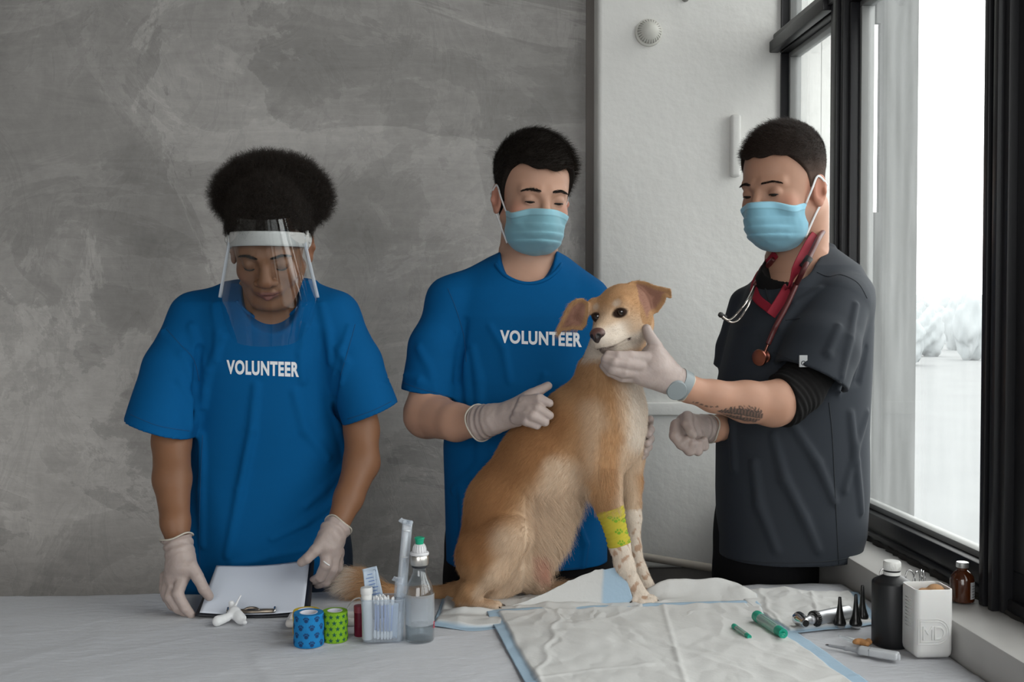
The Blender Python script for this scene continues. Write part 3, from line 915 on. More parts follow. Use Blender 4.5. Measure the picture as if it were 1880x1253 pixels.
# ---------------- hands
M_glove = mat('latex_glove', (0.52, 0.44, 0.40), rough=0.42, spec=0.4, sss=0.1, bump=0.5, bscale=110, bdist=0.002, vcol='col')
def hand_sdf(S, palm, fingers, k=0.006, grow=0.0, kp=.012):
    """palm: list of [px,py,Y,r]; fingers: lists of [px,py,Y,r] from knuckle to tip"""
    g = lambda L: [wp(a, b, c, d) + np.array([0, 0, 0, grow]) for a, b, c, d in L]
    for i in range(0, len(palm) - 1, 2):
        a, b = g([palm[i], palm[i + 1]]); S.u(cap(a[:3], b[:3], a[3], b[3]), kp)
    for F in fingers:
        S.u(chain(g(F), .002), k)
    return S
def glove(root, name, palm, fingers, cuff, h=.0016, fold=True, extra=None, k=.0035):
    """cuff: [px,py,Y,r] list from hand towards the forearm"""
    S = Sdf(); hand_sdf(S, palm, fingers, k=k)
    g = [wp(*c) for c in cuff]
    S.u(chain([tuple(q) for q in g], .004), .010)
    S.add(lambda p: .0006 * wav(p, 190, 4, 2))
    S.add(lambda p, q=g[-1][:3], ax=(g[-1][:3] - g[0][:3]) / np.linalg.norm(g[-1][:3] - g[0][:3]): .0013 * np.sin(((p - q) @ ax) * 420 + 3 * wav(p, 40, 8, 2)) * sstep(-.05, -.012, (p - q) @ ax) * sstep(.0, -.006, (p - q) @ ax))
    d = g[-1][:3] - g[-2][:3]; d /= np.linalg.norm(d)
    S.s(lambda p, q=g[-1][:3] - d * .002, d=d, r=g[-1][3]: np.maximum(-((p - q) @ d), np.linalg.norm(p - q, axis=-1) - r * 2.6), .001)
    if extra: extra(S)
    allp = np.array([wp(*q)[:3] for q in palm] + [wp(*q)[:3] for F in fingers for q in F] + [q[:3] for q in g])
    v, f = surface(S, allp.min(0) - .045, allp.max(0) + .045, h)
    v = relax(v, f, 1)
    n = wav(v, 45, 9, 3)
    base = np.array([0.37, 0.30, 0.275]); c = base * (1 + .10 * n[:, None]) 
    o = pydata(name, v, f, M_glove, root, col=c)
    # rolled rim
    e, r = g[-1][:3] - d * .002, g[-1][3]
    u_ = np.cross(d, (0, 1, .2)); u_ /= np.linalg.norm(u_); w_ = np.cross(d, u_)
    th = np.linspace(0, 2 * PI, 24, endpoint=False)
    ring = e + (np.cos(th)[:, None] * u_ + np.sin(th)[:, None] * w_) * (r * 1.0) + d * (.0025 * np.sin(3 * th))[:, None]
    tube('glove_rim', ring, .0016, M_glove_rim, o, seg=8, n=2, closed=True)
    return o
M_glove_rim = mat('glove_rolled_rim', (0.46, 0.42, 0.36), rough=0.45)

M_blue = mat('blue_cotton_shirt', (0.001, 0.078, 0.225), rough=0.85, spec=0.12, bump=0.25, bscale=900, bdist=0.0005)
M_blueseam = mat('blue_stitching', (0.001, 0.052, 0.15), rough=0.9)
M_print = mat('white_print', (0.68, 0.70, 0.72), rough=0.7)
M_denim = mat('dark_denim', (0.010, 0.022, 0.045), rough=0.9, bump=0.3, bscale=700, bdist=0.0005)
M_blackcloth = mat('black_trousers', (0.006, 0.006, 0.007), rough=0.85, spec=0.2, bump=0.3, bscale=500, bdist=0.0006)
M_shoe = mat('shoe_dark', (0.02, 0.02, 0.022), rough=0.5)

def sleeve(S, axis, p0, n, _=None, depth=.05, wall=.009, k=.01):
    """a hollow ended sleeve: axis points with radii, cut by the plane through p0 whose normal n points back to the shoulder"""
    n = np.asarray(n, float); n /= np.linalg.norm(n)
    F = chain([tuple(q) for q in axis], .01)
    S.u(lambda p: np.maximum(F(p), (p - p0) @ -n), k)
    S.s(lambda p: np.maximum(F(p) + wall, (p - p0) @ n - depth), .001)
def hollow_hem(S, rw, zh, depth=.03, wall=.009):
    F = loft([(z, x, y, rx - wall, ry - wall) for z, x, y, rx, ry in rw], 2.4)
    S.s(lambda p: np.maximum(F(p), p[..., 2] - zh - depth), .001)
def garment(name, root, S, lo, hi, m, h=.003, it=1):
    v, f = surface(S, lo, hi, h)
    v = relax(v, f, it)
    return pydata(name, v, f, m, root), v, f
def legs(root, hipL, hipR, footY, m, hem_z, r=.085, waist=None):
    S = Sdf()
    zc = hem_z + .02
    c = (np.array(hipL) + np.array(hipR)) / 2
    S.u(ell((c[0], c[1], zc - .02), (abs(hipR[0] - hipL[0]) / 2 + r * 1.0, .118, .22)), .02)
    for q in (hipL, hipR):
        S.u(chain([(q[0], q[1], zc - .10, r), (q[0], q[1] + .0, .50, r * .75), (q[0], q[1] + .02, .13, r * .62)], .03), .03)
    S.i(half((0, 0, -1), (0, 0, .07)), .0)
    lo = np.array([c[0] - .32, c[1] - .25, .05]); hi = np.array([c[0] + .32, c[1] + .25, zc + .2])
    v, f = surface(S, lo, hi, .010)
    pydata('trousers', v, f, m, root)
    for q in (hipL, hipR):
        S = Sdf().u(ell((q[0], q[1] - .045, .045), (.047, .125, .045))).u(ell((q[0], q[1] + .02, .07), (.042, .05, .06)), .02).i(half((0, 0, -1), (0, 0, .0)), .002)
        v, f = surface(S, np.array([q[0] - .08, q[1] - .2, -.02]), np.array([q[0] + .08, q[1] + .12, .16]), .006)
        pydata('shoe', v, f, M_shoe, root)

def surf_lines(parent, v, f, lines, r=.0008, name='stitching'):
    tree = BVHTree.FromPolygons([tuple(p) for p in v], [tuple(q) for q in f.tolist()])
    for pts in lines:
        P_ = []
        for a, b in catmull(pts, 8):
            p0 = W(a, b, 1.7); d = W(a, b, 2.2) - p0; d /= np.linalg.norm(d)
            h = tree.ray_cast(V(p0), V(d))
            if h[0] is not None: P_.append(np.array(h[0]))
        if len(P_) > 3: tube(name, P_, r, M_blueseam, parent, seg=6, n=1)
def lettering(root, shirt_v, shirt_f, text, x0, x1, yt0, yt1, yb0, yb1, Y=1.9, lift=.0010):
    """flat printed letters laid on the cloth: corners of the printed line in the photo's frame"""
    cu = bpy.data.curves.new('txt', 'FONT'); cu.body = text; cu.size = 1.0; cu.offset = 0.04; cu.space_character = 1.10
    ob = bpy.data.objects.new('txt', cu); C.objects.link(ob)
    dg = bpy.context.evaluated_depsgraph_get(); me = bpy.data.meshes.new_from_object(ob.evaluated_get(dg))
    bpy.data.objects.remove(ob)
    bm = bmesh.new(); bm.from_mesh(me)
    xs = [v.co.x for v in bm.verts]; ys = [v.co.y for v in bm.verts]
    ax, bx, ay, by = min(xs), max(xs), min(ys), max(ys)
    for k in range(1, 56):
        bmesh.ops.bisect_plane(bm, geom=bm.verts[:] + bm.edges[:] + bm.faces[:], plane_co=(ax + (bx - ax) * k / 56, 0, 0), plane_no=(1, 0, 0))
    for k in range(1, 8):
        bmesh.ops.bisect_plane(bm, geom=bm.verts[:] + bm.edges[:] + bm.faces[:], plane_co=(0, ay + (by - ay) * k / 8, 0), plane_no=(0, 1, 0))
    bmesh.ops.triangulate(bm, faces=bm.faces)
    tree = BVHTree.FromPolygons([tuple(p) for p in shirt_v], [tuple(q) for q in shirt_f.tolist()])
    for v in bm.verts:
        u = (v.co.x - ax) / (bx - ax); w = (v.co.y - ay) / (by - ay)
        px = x0 + (x1 - x0) * u
        py = (yb0 + (yb1 - yb0) * u) * (1 - w) + (yt0 + (yt1 - yt0) * u) * w
        a = W(px, py, 1.7); d = W(px, py, 2.0) - a; d /= np.linalg.norm(d)
        h = tree.ray_cast(V(a), V(d))
        if h[0] is not None:
            v.co = h[0] + Vector((0, -1, 0)) * lift + h[1] * 0
        else: v.co = V(W(px, py, 2.2))
    o = bm_link('chest_lettering', bm, M_print, root, smooth=False)
    return o

def short_hair(root, R, t, s, line, thick, name='hair', strand_len=.012, n=9000, col=(.012, .009, .007), side_fade=None, comb=(0, .5, .1), seed=2, rad=.00022):
    """line(q) > 0 where hair grows (head frame)"""
    to = lambda q: (np.asarray(q) * s) @ R.T + t
    S = Sdf()
    S.u(T(ell((0, -.014, .045), (.0755, .094, .084)), R, t, s)).u(T(ell((0, .022, .010), (.066, .060, .082)), R, t, s), .02)
    S.u(T(ell((0, -.045, -.02), (.062, .055, .060)), R, t, s), .02)
    S.add(lambda p: -thick(((p - t) @ R) / s) * s + .0010 * wav(p, 130, 4, 3))
    S.i(lambda p: -line(((p - t) @ R) / s) * s * .8, .003)
    lo, hi = t - .16 * s, t + .17 * s
    v, f = surface(S, lo, hi, .0020)
    v = relax(v, f, 1)
    q = ((v - t) @ R) / s
    c = np.tile(np.array(col, float), (len(v), 1))
    if side_fade: c = side_fade(q, c)
    o = pydata(name, v, f, M_fade, root, col=c)
    P, N = sample(v, f, n, lambda p, nn: (line(((p - t) @ R) / s) > .002) * 1.0, seed)
    rg = np.random.default_rng(seed)
    qq = ((P - t) @ R) / s
    th = np.clip(thick(qq), .0005, 1)
    cmb = R @ np.array(comb)
    D = N * .32 + cmb + rg.normal(0, .22, P.shape); D -= N * np.minimum((D * N).sum(1, keepdims=True) - .25, 0)
    D /= np.linalg.norm(D, axis=1, keepdims=True)
    L = (strand_len * (th / th.max()) * (.6 + .7 * rg.random(n)))[:, None]
    pts = np.stack([P - N * .001, P + D * L * .5, P + D * L + cmb * L * .25], 1)
    hc = np.tile(np.array(col, float) * 1.5, (n, 1)) * (0.6 + .9 * rg.random((n, 1)))
    if side_fade: hc = side_fade(qq, hc)
    strands('hair_strands', pts, rad, hc, M_brow, o)
    return o

M_mask = mat('surgical_mask_blue', (0.20, 0.50, 0.60), rough=0.8, spec=0.2, bump=0.3, bscale=900, bdist=0.0004, sheen=0.2, vcol='col')
M_strap = mat('white_ear_loop', (0.72, 0.72, 0.72), rough=0.8)
def face_mask(root, R, t, s, bulge=1.0, tint=(0.19, 0.38, 0.45), seed=1, low=-.128, top=-.016):
    to = lambda q: (np.asarray(q, float) * s) @ R.T + t
    O = Sdf()
    O.u(T(ell((0, .030, -.066), (.0640, .066, .058)), R, t, s))
    O.u(T(ell((0, .022, -.004), (.0670, .0715, .090)), R, t, s), .010)
    O.u(T(ell((0, .072, -.050), (.034, .046, .038)), R, t, s), .030)
    for m in (1, -1): O.u(T(ell((m * .041, .056, -.026), (.0235, .0235, .025)), R, t, s), .014)
    O.u(T(ell((0, .086, -.018), (.016, .026, .022)), R, t, s), .022)
    def pleat(p):
        q = ((p - t) @ R) / s
        z = q[..., 2] + .012 * np.abs(q[..., 0] / .06) ** 2
        a = .0
        for zc in (-.048, -.066, -.084):
            w = (z - zc) / .0095
            a = a + .0024 * sstep(-1.0, .55, w) * sstep(1.05, .75, w) * sstep(.064, .046, np.abs(q[..., 0]))
        rumple = .0014 * wav(p, 75, seed, 3) * sstep(.015, -.02, q[..., 2] + .03)
        nose = .0
        return -(a * 1.0 + rumple) * s + nose
    O.add(pleat)
    O.hollow(.0085 * s)
    def lim(p):
        q = ((p - t) @ R) / s
        up = q[..., 2] - (top + .005 - .016 * (q[..., 0] / .06) ** 2)
        dn = (low + .026 * (np.abs(q[..., 0]) / .055) ** 2) - q[..., 2]
        bk = (.014 + .10 * np.abs(q[..., 2] + .06) * 0) - q[..., 1]
        sd = np.abs(q[..., 0]) - .0655
        return np.maximum(np.maximum(np.maximum(up, dn), bk), sd) * s
    O.i(lim, .0)
    v, f = surface(O, t - .16 * s, t + .17 * s, .0016)
    lab = np.arange(len(v))                                # keep only the one large sheet
    for _ in range(400):
        m_ = lab[f].min(axis=1); n_ = lab.copy()
        for a_ in range(4): np.minimum.at(n_, f[:, a_], m_)
        n_ = n_[n_]
        if (n_ == lab).all(): break
        lab = n_
    raw = Sdf(); raw.P = [q_ for q_ in O.P if q_[0] == 'u']
    f = f[(raw(v)[f] < .005 * s).all(axis=1)]
    u_, c_ = np.unique(lab, return_counts=True)
    f = f[lab[f[:, 0]] == u_[np.argmax(c_)]]
    us = np.unique(f); mp_ = np.zeros(len(v), int); mp_[us] = np.arange(len(us)); v = v[us]; f = mp_[f]
    v = relax(v, f, 1)
    q = ((v - t) @ R) / s
    edge = np.abs(q[:, 2] - (top + .005 - .016 * (q[:, 0] / .06) ** 2))
    c = np.tile(np.array(tint), (len(v), 1)) * (1 + .08 * wav(v, 40, 6, 2))[:, None]
    c = blend(c, np.array(tint) * 1.22 + .03, sstep(.013, .010, edge))
    c = blend(c, np.array(tint) * .72, np.exp(-((edge - .0125) / .0011) ** 2) * .8)
    o = pydata('face_mask', v, f, M_mask, root, col=c)
    for m in (1, -1):
        ear_t = np.array((m * .082, -.006, .022)); ear_b = np.array((m * .080, -.018, -.026)); ear_m = np.array((m * .087, -.030, .0))
        up_ = R @ np.array([m * 1.0, .4, 0])
        tube('ear_loop', to([(m * .0640, .020, -.030), (m * .075, .010, -.002), ear_t, ear_m]), .002, M_strap, o, flat=(.0048 * s, .0012), up=up_, seg=8, n=5)
        tube('ear_loop', to([(m * .0555, .020, -.098), (m * .070, .004, -.060), (m * .080, -.012, -.032), ear_m]), .002, M_strap, o, flat=(.0048 * s, .0012), up=up_, seg=8, n=5)
    return o
def build_body(root, S, lo, hi, head_box, m, R, t, s, cols, neck_z, hb=.0019, bb=.0042):
    """one skin: fine mesh above neck_z, coarser below, both of the same surface"""
    A = Sdf(); A.P = list(S.P); A.i(half((0, 0, -1), (0, 0, neck_z - .004)))
    B = Sdf(); B.P = list(S.P); B.i(half((0, 0, 1), (0, 0, neck_z)))
    va, fa = surface(A, head_box[0], head_box[1], hb)
    vb, fb = surface(B, lo, hi, bb)
    v = np.concatenate([va, vb]); f = np.concatenate([fa, fb + len(va)])
    o = pydata('body', v, f, m, root, col=cols(v))
    return o, va, fa
# ---------------------------------------------------------------- volunteer in the middle
def volunteer_man():
    R = frame((.20, -.95, -.20), roll=math.radians(2)); t = W(979, 364, 2.265); s = .965
    root = thing('person', 'person in blue volunteer shirt and face mask holding the dog', 'person', (t[0], 2.27, 0))
    # shirt
    body = [(455, 930, 1012, 2.29, .05), (490, 880, 1050, 2.29, .075), (530, 820, 1095, 2.29, .095), (580, 812, 1112, 2.285, .112),
            (700, 820, 1112, 2.27, .120), (820, 814, 1112, 2.265, .118), (930, 818, 1112, 2.265, .120), (1000, 820, 1116, 2.262, .122), (1200, 822, 1118, 2.262, .122)]
    S = Sdf()
    slL = [wp(835, 560, 2.265, 46), wp(800, 640, 2.24, 51), wp(782, 770, 2.21, 55)]
    slR = [wp(1072, 560, 2.265, 40), wp(1098, 660, 2.25, 42), wp(1104, 770, 2.23, 44)]
    sleeve(S, slL, W(781, 722, 2.21), (.16, .05, 1.0), (.0, -.0, 0))
    sleeve(S, slR, W(1100, 735, 2.23), (-.1, .05, 1.0), (0, 0, 0))
    S.u(loft(rows(body), 2.4), .02)
    S.u(cap(wp(905, 505, 2.29, 26)[:3], wp(825, 552, 2.27, 40)[:3], pr(26), pr(44)), .03)
    S.u(cap(wp(1030, 500, 2.29, 26)[:3], wp(1075, 548, 2.27, 40)[:3], pr(26), pr(42)), .03)
    cr = [dict(pts=[(868, 640), (880, 700), (885, 790), (880, 880)], r=8), dict(pts=[(845, 610), (856, 670), (862, 740)], r=7),
          dict(pts=[(900, 600), (925, 640), (935, 700)], r=6), dict(pts=[(850, 900), (858, 960), (850, 1030)], r=9),
          dict(pts=[(1000, 690), (985, 740), (960, 790)], r=7), dict(pts=[(905, 830), (870, 870), (835, 900)], r=8),
          dict(pts=[(770, 640), (790, 680), (800, 722)], r=6), dict(pts=[(745, 690), (770, 700), (812, 725)], r=6),
          dict(pts=[(852, 590), (846, 640), (838, 700)], r=9, groove=True), dict(pts=[(1060, 960), (1075, 1000), (1070, 1040)], r=8)]
    add_creases(S, cr)
    S.add(lambda p: .0036 * wav(p * np.array([1, 1, .42]), 19, 12, 3))
    S.s(cap(W(970, 440, 2.29), W(968, 470, 2.215), .062, .057), .003)
    S.s(cap(W(968, 470, 2.215), W(968, 450, 2.08), .057, .062), .003)
    zh = W(968, 1052, 2.14)[2]
    S.i(half((.0, 0, -1), (0, 0, zh)), 0)
    hollow_hem(S, rows(body), zh)
    o, v, f = garment('t_shirt', root, S, np.array([W(720, 500, 2.2)[0], 2.08, zh - .02]), np.array([W(1170, 500, 2.3)[0], 2.45, W(0, 440, 2.3)[2]]), M_blue)
    # ribbed collar
    th = np.linspace(0, 2 * PI, 28, endpoint=False)
    tree = BVHTree.FromPolygons([tuple(p) for p in v], [tuple(q) for q in f.tolist()])
    cpx = [(914, 487), (926, 501), (945, 512), (966, 517), (988, 515), (1008, 506), (1021, 495), (1028, 486)]
    ring = []
    for a, b in cpx:
        p0 = W(a, b + 4, 1.8); dd = W(a, b + 4, 2.2) - p0
        h = tree.ray_cast(V(p0), V(dd / np.linalg.norm(dd)))
        ring.append(np.array(h[0]) if h[0] is not None else W(a, b, 2.25))
    back = [W(1010, 462, 2.335), W(970, 458, 2.35), W(928, 463, 2.335)]
    sk = np.array([0, .012, -.002]); ring = [ring[0] + sk + np.array([-.004, 0, .008])] + ring + [ring[-1] + sk + np.array([.004, 0, .008])]
    tube('shirt_collar', ring, .0042, M_blue, o, seg=10, n=5)
    surf_lines(o, v, f, [[(822, 530), (838, 570), (852, 620), (856, 665)], [(738, 702), (770, 714), (822, 727)], [(820, 1040), (900, 1044), (1000, 1046), (1105, 1042)]])
    lettering(o, v, f, 'VOLUNTEER', 918, 1068, 606, 611, 630, 638)
    # body
    B = Sdf()
    head_parts(B, R, t, s, dict(open=.0018, jaw=.96, nose=.95))
    B.u(cap(W(974, 400, 2.30), W(968, 490, 2.30), .058, .062), .02)
    B.u(loft(rows([(470, 930, 1010, 2.30, .05), (505, 865, 1065, 2.30, .07), (545, 830, 1085, 2.29, .085), (700, 835, 1095, 2.28, .095), (1000, 835, 1100, 2.28, .10), (1075, 895, 1050, 2.28, .06)]), 2.2), .03)
    armR = [wp(838, 566, 2.27, 40), wp(800, 680, 2.235, 38), wp(784, 762, 2.19, 42), wp(838, 776, 2.10, 34), wp(893, 775, 2.03, 25), wp(915, 768, 2.015, 22)]
    B.u(chain([tuple(q) for q in armR], .012), .012)
    armL = [wp(1072, 566, 2.27, 38), wp(1100, 680, 2.25, 36), wp(1108, 770, 2.20, 34), wp(1150, 800, 2.14, 24), wp(1166, 806, 2.125, 20)]
    B.u(chain([tuple(q) for q in armL], .012), .012)
    palmR = [(912, 768, 2.012, 21), (948, 756, 1.985, 19), (918, 762, 2.012, 19), (962, 738, 1.985, 13), (915, 775, 2.01, 17), (950, 772, 1.985, 12)]
    finR = [[(962, 738, 1.975, 11.5), (990, 733, 1.955, 10), (1009, 741, 1.950, 8)],
            [(958, 748, 1.968, 11.5), (988, 751, 1.945, 10), (1009, 763, 1.942, 8)],
            [(952, 759, 1.965, 11), (978, 764, 1.942, 10), (1001, 776, 1.942, 8)],
            [(946, 770, 1.968, 10), (966, 774, 1.948, 9), (986, 782, 1.946, 7.5)],
            [(945, 742, 2.00, 12), (978, 724, 2.00, 11), (1006, 709, 2.00, 8)]]
    hand_sdf(B, palmR, finR, grow=-.0022)
    palmL = [(1164, 806, 2.125, 20), (1178, 802, 2.10, 18)]
    finL = [[(1186, 784, 2.085, 9), (1194, 789, 2.05, 8), (1190, 798, 2.020, 7.5)], [(1185, 799, 2.085, 9), (1194, 806, 2.05, 8), (1188, 815, 2.020, 7.5)],
            [(1182, 813, 2.085, 9), (1190, 821, 2.05, 8), (1183, 830, 2.022, 7.5)], [(1178, 826, 2.085, 8), (1184, 833, 2.05, 7.5), (1178, 840, 2.024, 6.5)],
            [(1182, 782, 2.10, 9), (1192, 776, 2.065, 8), (1194, 770, 2.04, 7)]]
    hand_sdf(B, palmL, finL, grow=-.0022)
    base = np.array([0.46, 0.265, 0.185])
    cols = lambda v: skin_cols(v, R, t, s, base, lips=(.40, .17, .14), blush=(.45, .17, .12), beard=(.16, .11, .09))
    bo, hv, hf = build_body(root, B, np.array([W(740, 500, 2.2)[0], 1.9, .86]), np.array([W(1200, 500, 2.3)[0], 2.43, t[2] - .06]), (t - np.array([.16, .16, .205]), t + .16), M_skin_l, R, t, s, cols, W(968, 513, 2.26)[2])
    surf = BVHTree.FromPolygons([tuple(p) for p in hv], [tuple(q) for q in hf.tolist()])
    brows_and_lashes(root, R, t, s, (.010, .007, .005), 1.25, .0022, surf)
    glove(root, 'glove', palmR, finR, [(918, 768, 2.012, 22.5), (902, 771, 2.022, 29), (880, 777, 2.048, 34)])
    glove(root, 'glove', palmL, finL, [(1168, 806, 2.12, 21), (1152, 801, 2.14, 25)])
    def line(q):
        x, y, z = q[..., 0], q[..., 1], q[..., 2]
        L = np.interp(y, [-.12, -.06, -.032, -.012, .006, .022, .036, .050, .10], [-.075, -.065, -.035, .008, -.012, .028, .060, .073, .073])
        return z - L - .0022 * np.sin(x * 140 + 1) * sstep(.03, .05, y) + .006 * sstep(.05, .02, np.abs(x + .01)) * sstep(.03, .05, y)
    th = lambda q: np.interp(q[..., 2], [-.07, .0, .04, .08, .13], [.0012, .0035, .0075, .013, .015])
    short_hair(root, R, t, s, line, th, strand_len=.019, n=13000, comb=(-.25, .75, -.05))
    face_mask(root, R, t, s, seed=1)
    legs(root, (W(885, 1000, 2.28)[0], 2.275, 0), (W(1055, 1000, 2.28)[0], 2.275, 0), 0, M_blackcloth, zh + .02, .080)
volunteer_man()
# ---------------------------------------------------------------- volunteer on the left
def volunteer_woman():
    R = frame((.02, -.86, -.50), roll=math.radians(-1)); t = W(496, 455, 2.09); s = .93
    root = thing('person', 'person in blue volunteer shirt and clear face shield bending over a clipboard', 'person', (t[0], 2.28, 0))
    body = [(520, 415, 575, 2.20, .06), (555, 345, 625, 2.18, .085), (600, 335, 635, 2.18, .105), (680, 352, 625, 2.19, .115), (760, 352, 634, 2.205, .12),
            (850, 346, 640, 2.22, .12), (930, 340, 634, 2.225, .12), (1000, 336, 628, 2.23, .12), (1060, 336, 632, 2.235, .12), (1200, 340, 632, 2.24, .12)]
    S = Sdf()
    slL = [wp(362, 585, 2.16, 48), wp(322, 680, 2.13, 56), wp(283, 830, 2.09, 66)]
    slR = [wp(612, 585, 2.16, 48), wp(650, 670, 2.14, 54), wp(694, 800, 2.11, 56)]
    sleeve(S, slL, W(292, 786, 2.10), (.30, -.05, 1.0))
    sleeve(S, slR, W(680, 760, 2.12), (-.40, -.05, 1.0))
    S.u(loft(rows(body), 2.4), .018)
    S.u(cap(W(440, 545, 2.19), W(362, 585, 2.17), pr(30), pr(44)), .03)
    S.u(cap(W(555, 545, 2.19), W(612, 582, 2.17), pr(30), pr(44)), .03)
    cr = [dict(pts=[(352, 600), (366, 660), (372, 720), (374, 745)], r=9), dict(pts=[(410, 620), (385, 680), (378, 730)], r=7),
          dict(pts=[(300, 610), (335, 650), (352, 700)], r=7), dict(pts=[(330, 700), (350, 735), (348, 790)], r=7),
          dict(pts=[(590, 560), (602, 610), (608, 665)], r=9), dict(pts=[(620, 640), (635, 665), (625, 700)], r=8),
          dict(pts=[(640, 600), (628, 640), (615, 690)], r=6), dict(pts=[(470, 710), (462, 790), (440, 900), (418, 1020)], r=9),
          dict(pts=[(540, 720), (560, 790), (600, 840)], r=8), dict(pts=[(372, 800), (370, 900), (372, 1000)], r=8),
          dict(pts=[(610, 740), (622, 790), (634, 850)], r=8), dict(pts=[(430, 1040), (500, 1020), (560, 1010)], r=8),
          dict(pts=[(560, 930), (590, 900), (625, 860)], r=7), dict(pts=[(500, 990), (560, 960), (610, 920)], r=7),
          dict(pts=[(366, 640), (362, 700), (358, 770)], r=8, groove=True), dict(pts=[(618, 690), (612, 730), (622, 765)], r=7, groove=True),
          dict(pts=[(392, 560), (400, 610), (398, 660)], r=6), dict(pts=[(560, 600), (552, 650), (556, 700)], r=6)]
    add_creases(S, cr)
    S.add(lambda p: .0040 * wav(p * np.array([1, 1, .40]), 18, 32, 3))
    S.s(cap(W(496, 520, 2.16), W(496, 560, 2.06), .052, .055), .006)
    zh = W(490, 1086, 2.15)[2]
    S.i(half((.16, 0, -1), (W(490, 0, 2.2)[0], 0, zh)), 0)
    o, v, f = garment('t_shirt', root, S, np.array([W(215, 500, 2.1)[0], 1.97, zh - .05]), np.array([W(745, 500, 2.1)[0], 2.40, W(0, 500, 2.15)[2]]), M_blue)
    lettering(o, v, f, 'VOLUNTEER', 416, 549, 661, 665, 687, 693)
    tree = BVHTree.FromPolygons([tuple(p) for p in v], [tuple(q) for q in f.tolist()])
    ring = []
    for a, b in [(424, 532), (434, 553), (450, 572), (472, 585), (497, 589), (522, 584), (542, 571), (556, 553), (564, 533)]:
        p0 = W(a, b, 1.8); dd = W(a, b, 2.2) - p0
        h = tree.ray_cast(V(p0), V(dd / np.linalg.norm(dd)))
        if h[0] is not None: ring.append(np.array(h[0]) + np.array([0, .002, 0]))
    tube('shirt_collar', ring[1:-1], .0042, M_blue, o, seg=10, n=5)
    surf_lines(o, v, f, [[(306, 605), (330, 632), (355, 660), (366, 700)], [(652, 596), (640, 640), (625, 690)], [(240, 762), (290, 782), (348, 792)], [(638, 770), (680, 756), (718, 738)], [(372, 800), (368, 880), (366, 980), (368, 1060)]])
    B = Sdf()
    head_parts(B, R, t, s, dict(open=0.0, nose=1.22, lips=1.15, jaw=.96))
    B.u(cap(W(496, 465, 2.13), W(496, 545, 2.19), .050, .056), .02)
    B.u(loft(rows([(530, 420, 570, 2.20, .055), (565, 370, 610, 2.19, .08), (700, 372, 606, 2.20, .09), (1000, 360, 610, 2.235, .095), (1075, 415, 560, 2.24, .06)]), 2.2), .03)
    B.u(chain([tuple(wp(*q)) for q in [(360, 592, 2.17, 36), (325, 700, 2.13, 36), (315, 810, 2.10, 33.5), (316, 880, 2.06, 33), (322, 960, 2.01, 25), (327, 1000, 1.99, 20)]], .012), .012)
    B.u(chain([tuple(wp(*q)) for q in [(614, 592, 2.17, 36), (650, 700, 2.14, 36), (664, 790, 2.12, 31), (664, 850, 2.09, 32), (640, 915, 2.05, 26), (617, 972, 2.015, 20)]], .012), .012)
    palmL = [(328, 1003, 1.985, 21), (333, 1040, 1.972, 26), (331, 1020, 1.98, 22), (318, 1062, 1.97, 17), (330, 1010, 1.98, 20), (345, 1045, 1.965, 16)]
    finL = [[(336, 1062, 1.960, 12), (326, 1090, 1.945, 10.5), (340, 1118, 1.937, 9), (352, 1130, 1.940, 7.5)],
            [(320, 1066, 1.970, 12), (312, 1096, 1.955, 10.5), (326, 1118, 1.950, 9), (343, 1128, 1.951, 7.5)],
            [(310, 1064, 1.985, 11.5), (305, 1092, 1.975, 10), (317, 1112, 1.968, 9), (332, 1122, 1.966, 7.5)],
            [(304, 1058, 2.000, 10.5), (301, 1082, 1.995, 9), (308, 1100, 1.990, 8)],
            [(350, 1040, 1.962, 13), (363, 1060, 1.955, 11), (374, 1082, 1.952, 10), (384, 1096, 1.954, 8)]]
    palmR = [(615, 974, 2.010, 20), (602, 1004, 2.0, 23), (614, 975, 2.01, 20), (612, 1015, 2.01, 17), (606, 980, 2.005, 18), (592, 1000, 1.993, 15)]
    finR = [[(592, 998, 1.990, 13), (578, 1012, 1.980, 11), (564, 1026, 1.976, 9.5), (553, 1034, 1.978, 8)],
            [(600, 1015, 1.992, 12), (598, 1038, 1.985, 10.5), (588, 1060, 1.998, 9.5), (576, 1066, 2.016, 8)],
            [(612, 1018, 2.0, 12), (612, 1045, 2.0, 10.5), (598, 1068, 2.012, 9.5), (583, 1074, 2.028, 8)],
            [(619, 1016, 2.018, 11), (619, 1042, 2.02, 10), (606, 1062, 2.03, 9), (592, 1070, 2.04, 8)],
            [(622, 1010, 2.035, 10), (622, 1032, 2.04, 9), (610, 1050, 2.05, 8)]]
    hand_sdf(B, palmL, finL, grow=-.0022); hand_sdf(B, palmR, finR, grow=-.0022)
    base = np.array([0.205, 0.098, 0.052])
    cols = lambda v: skin_cols(v, R, t, s, base, lips=(.16, .060, .048), blush=(.21, .085, .045))
    bo, hv, hf = build_body(root, B, np.array([W(215, 500, 2.1)[0], 1.9, .87]), np.array([W(745, 500, 2.1)[0], 2.40, t[2] - .09]), (t - np.array([.16, .16, .21]), t + .17), M_skin_d, R, t, s, cols, t[2] - .158)
    surf = BVHTree.FromPolygons([tuple(p) for p in hv], [tuple(q) for q in hf.tolist()])
    brows_and_lashes(root, R, t, s, (.008, .005, .004), 1.1, 0.0, surf)
    ext = lambda S_: S_.add(lambda p: .0006 * wav(p * np.array([1, 1, 2.0]), 120, 14, 2))
    glove(root, 'glove', palmL, finL, [(328, 1004, 1.985, 22), (326, 995, 1.99, 24), (324, 986, 1.992, 29)], extra=ext)
    g = glove(root, 'glove', palmR, finR, [(614, 976, 2.01, 21), (618, 970, 2.015, 23), (622, 964, 2.02, 26)], extra=ext)
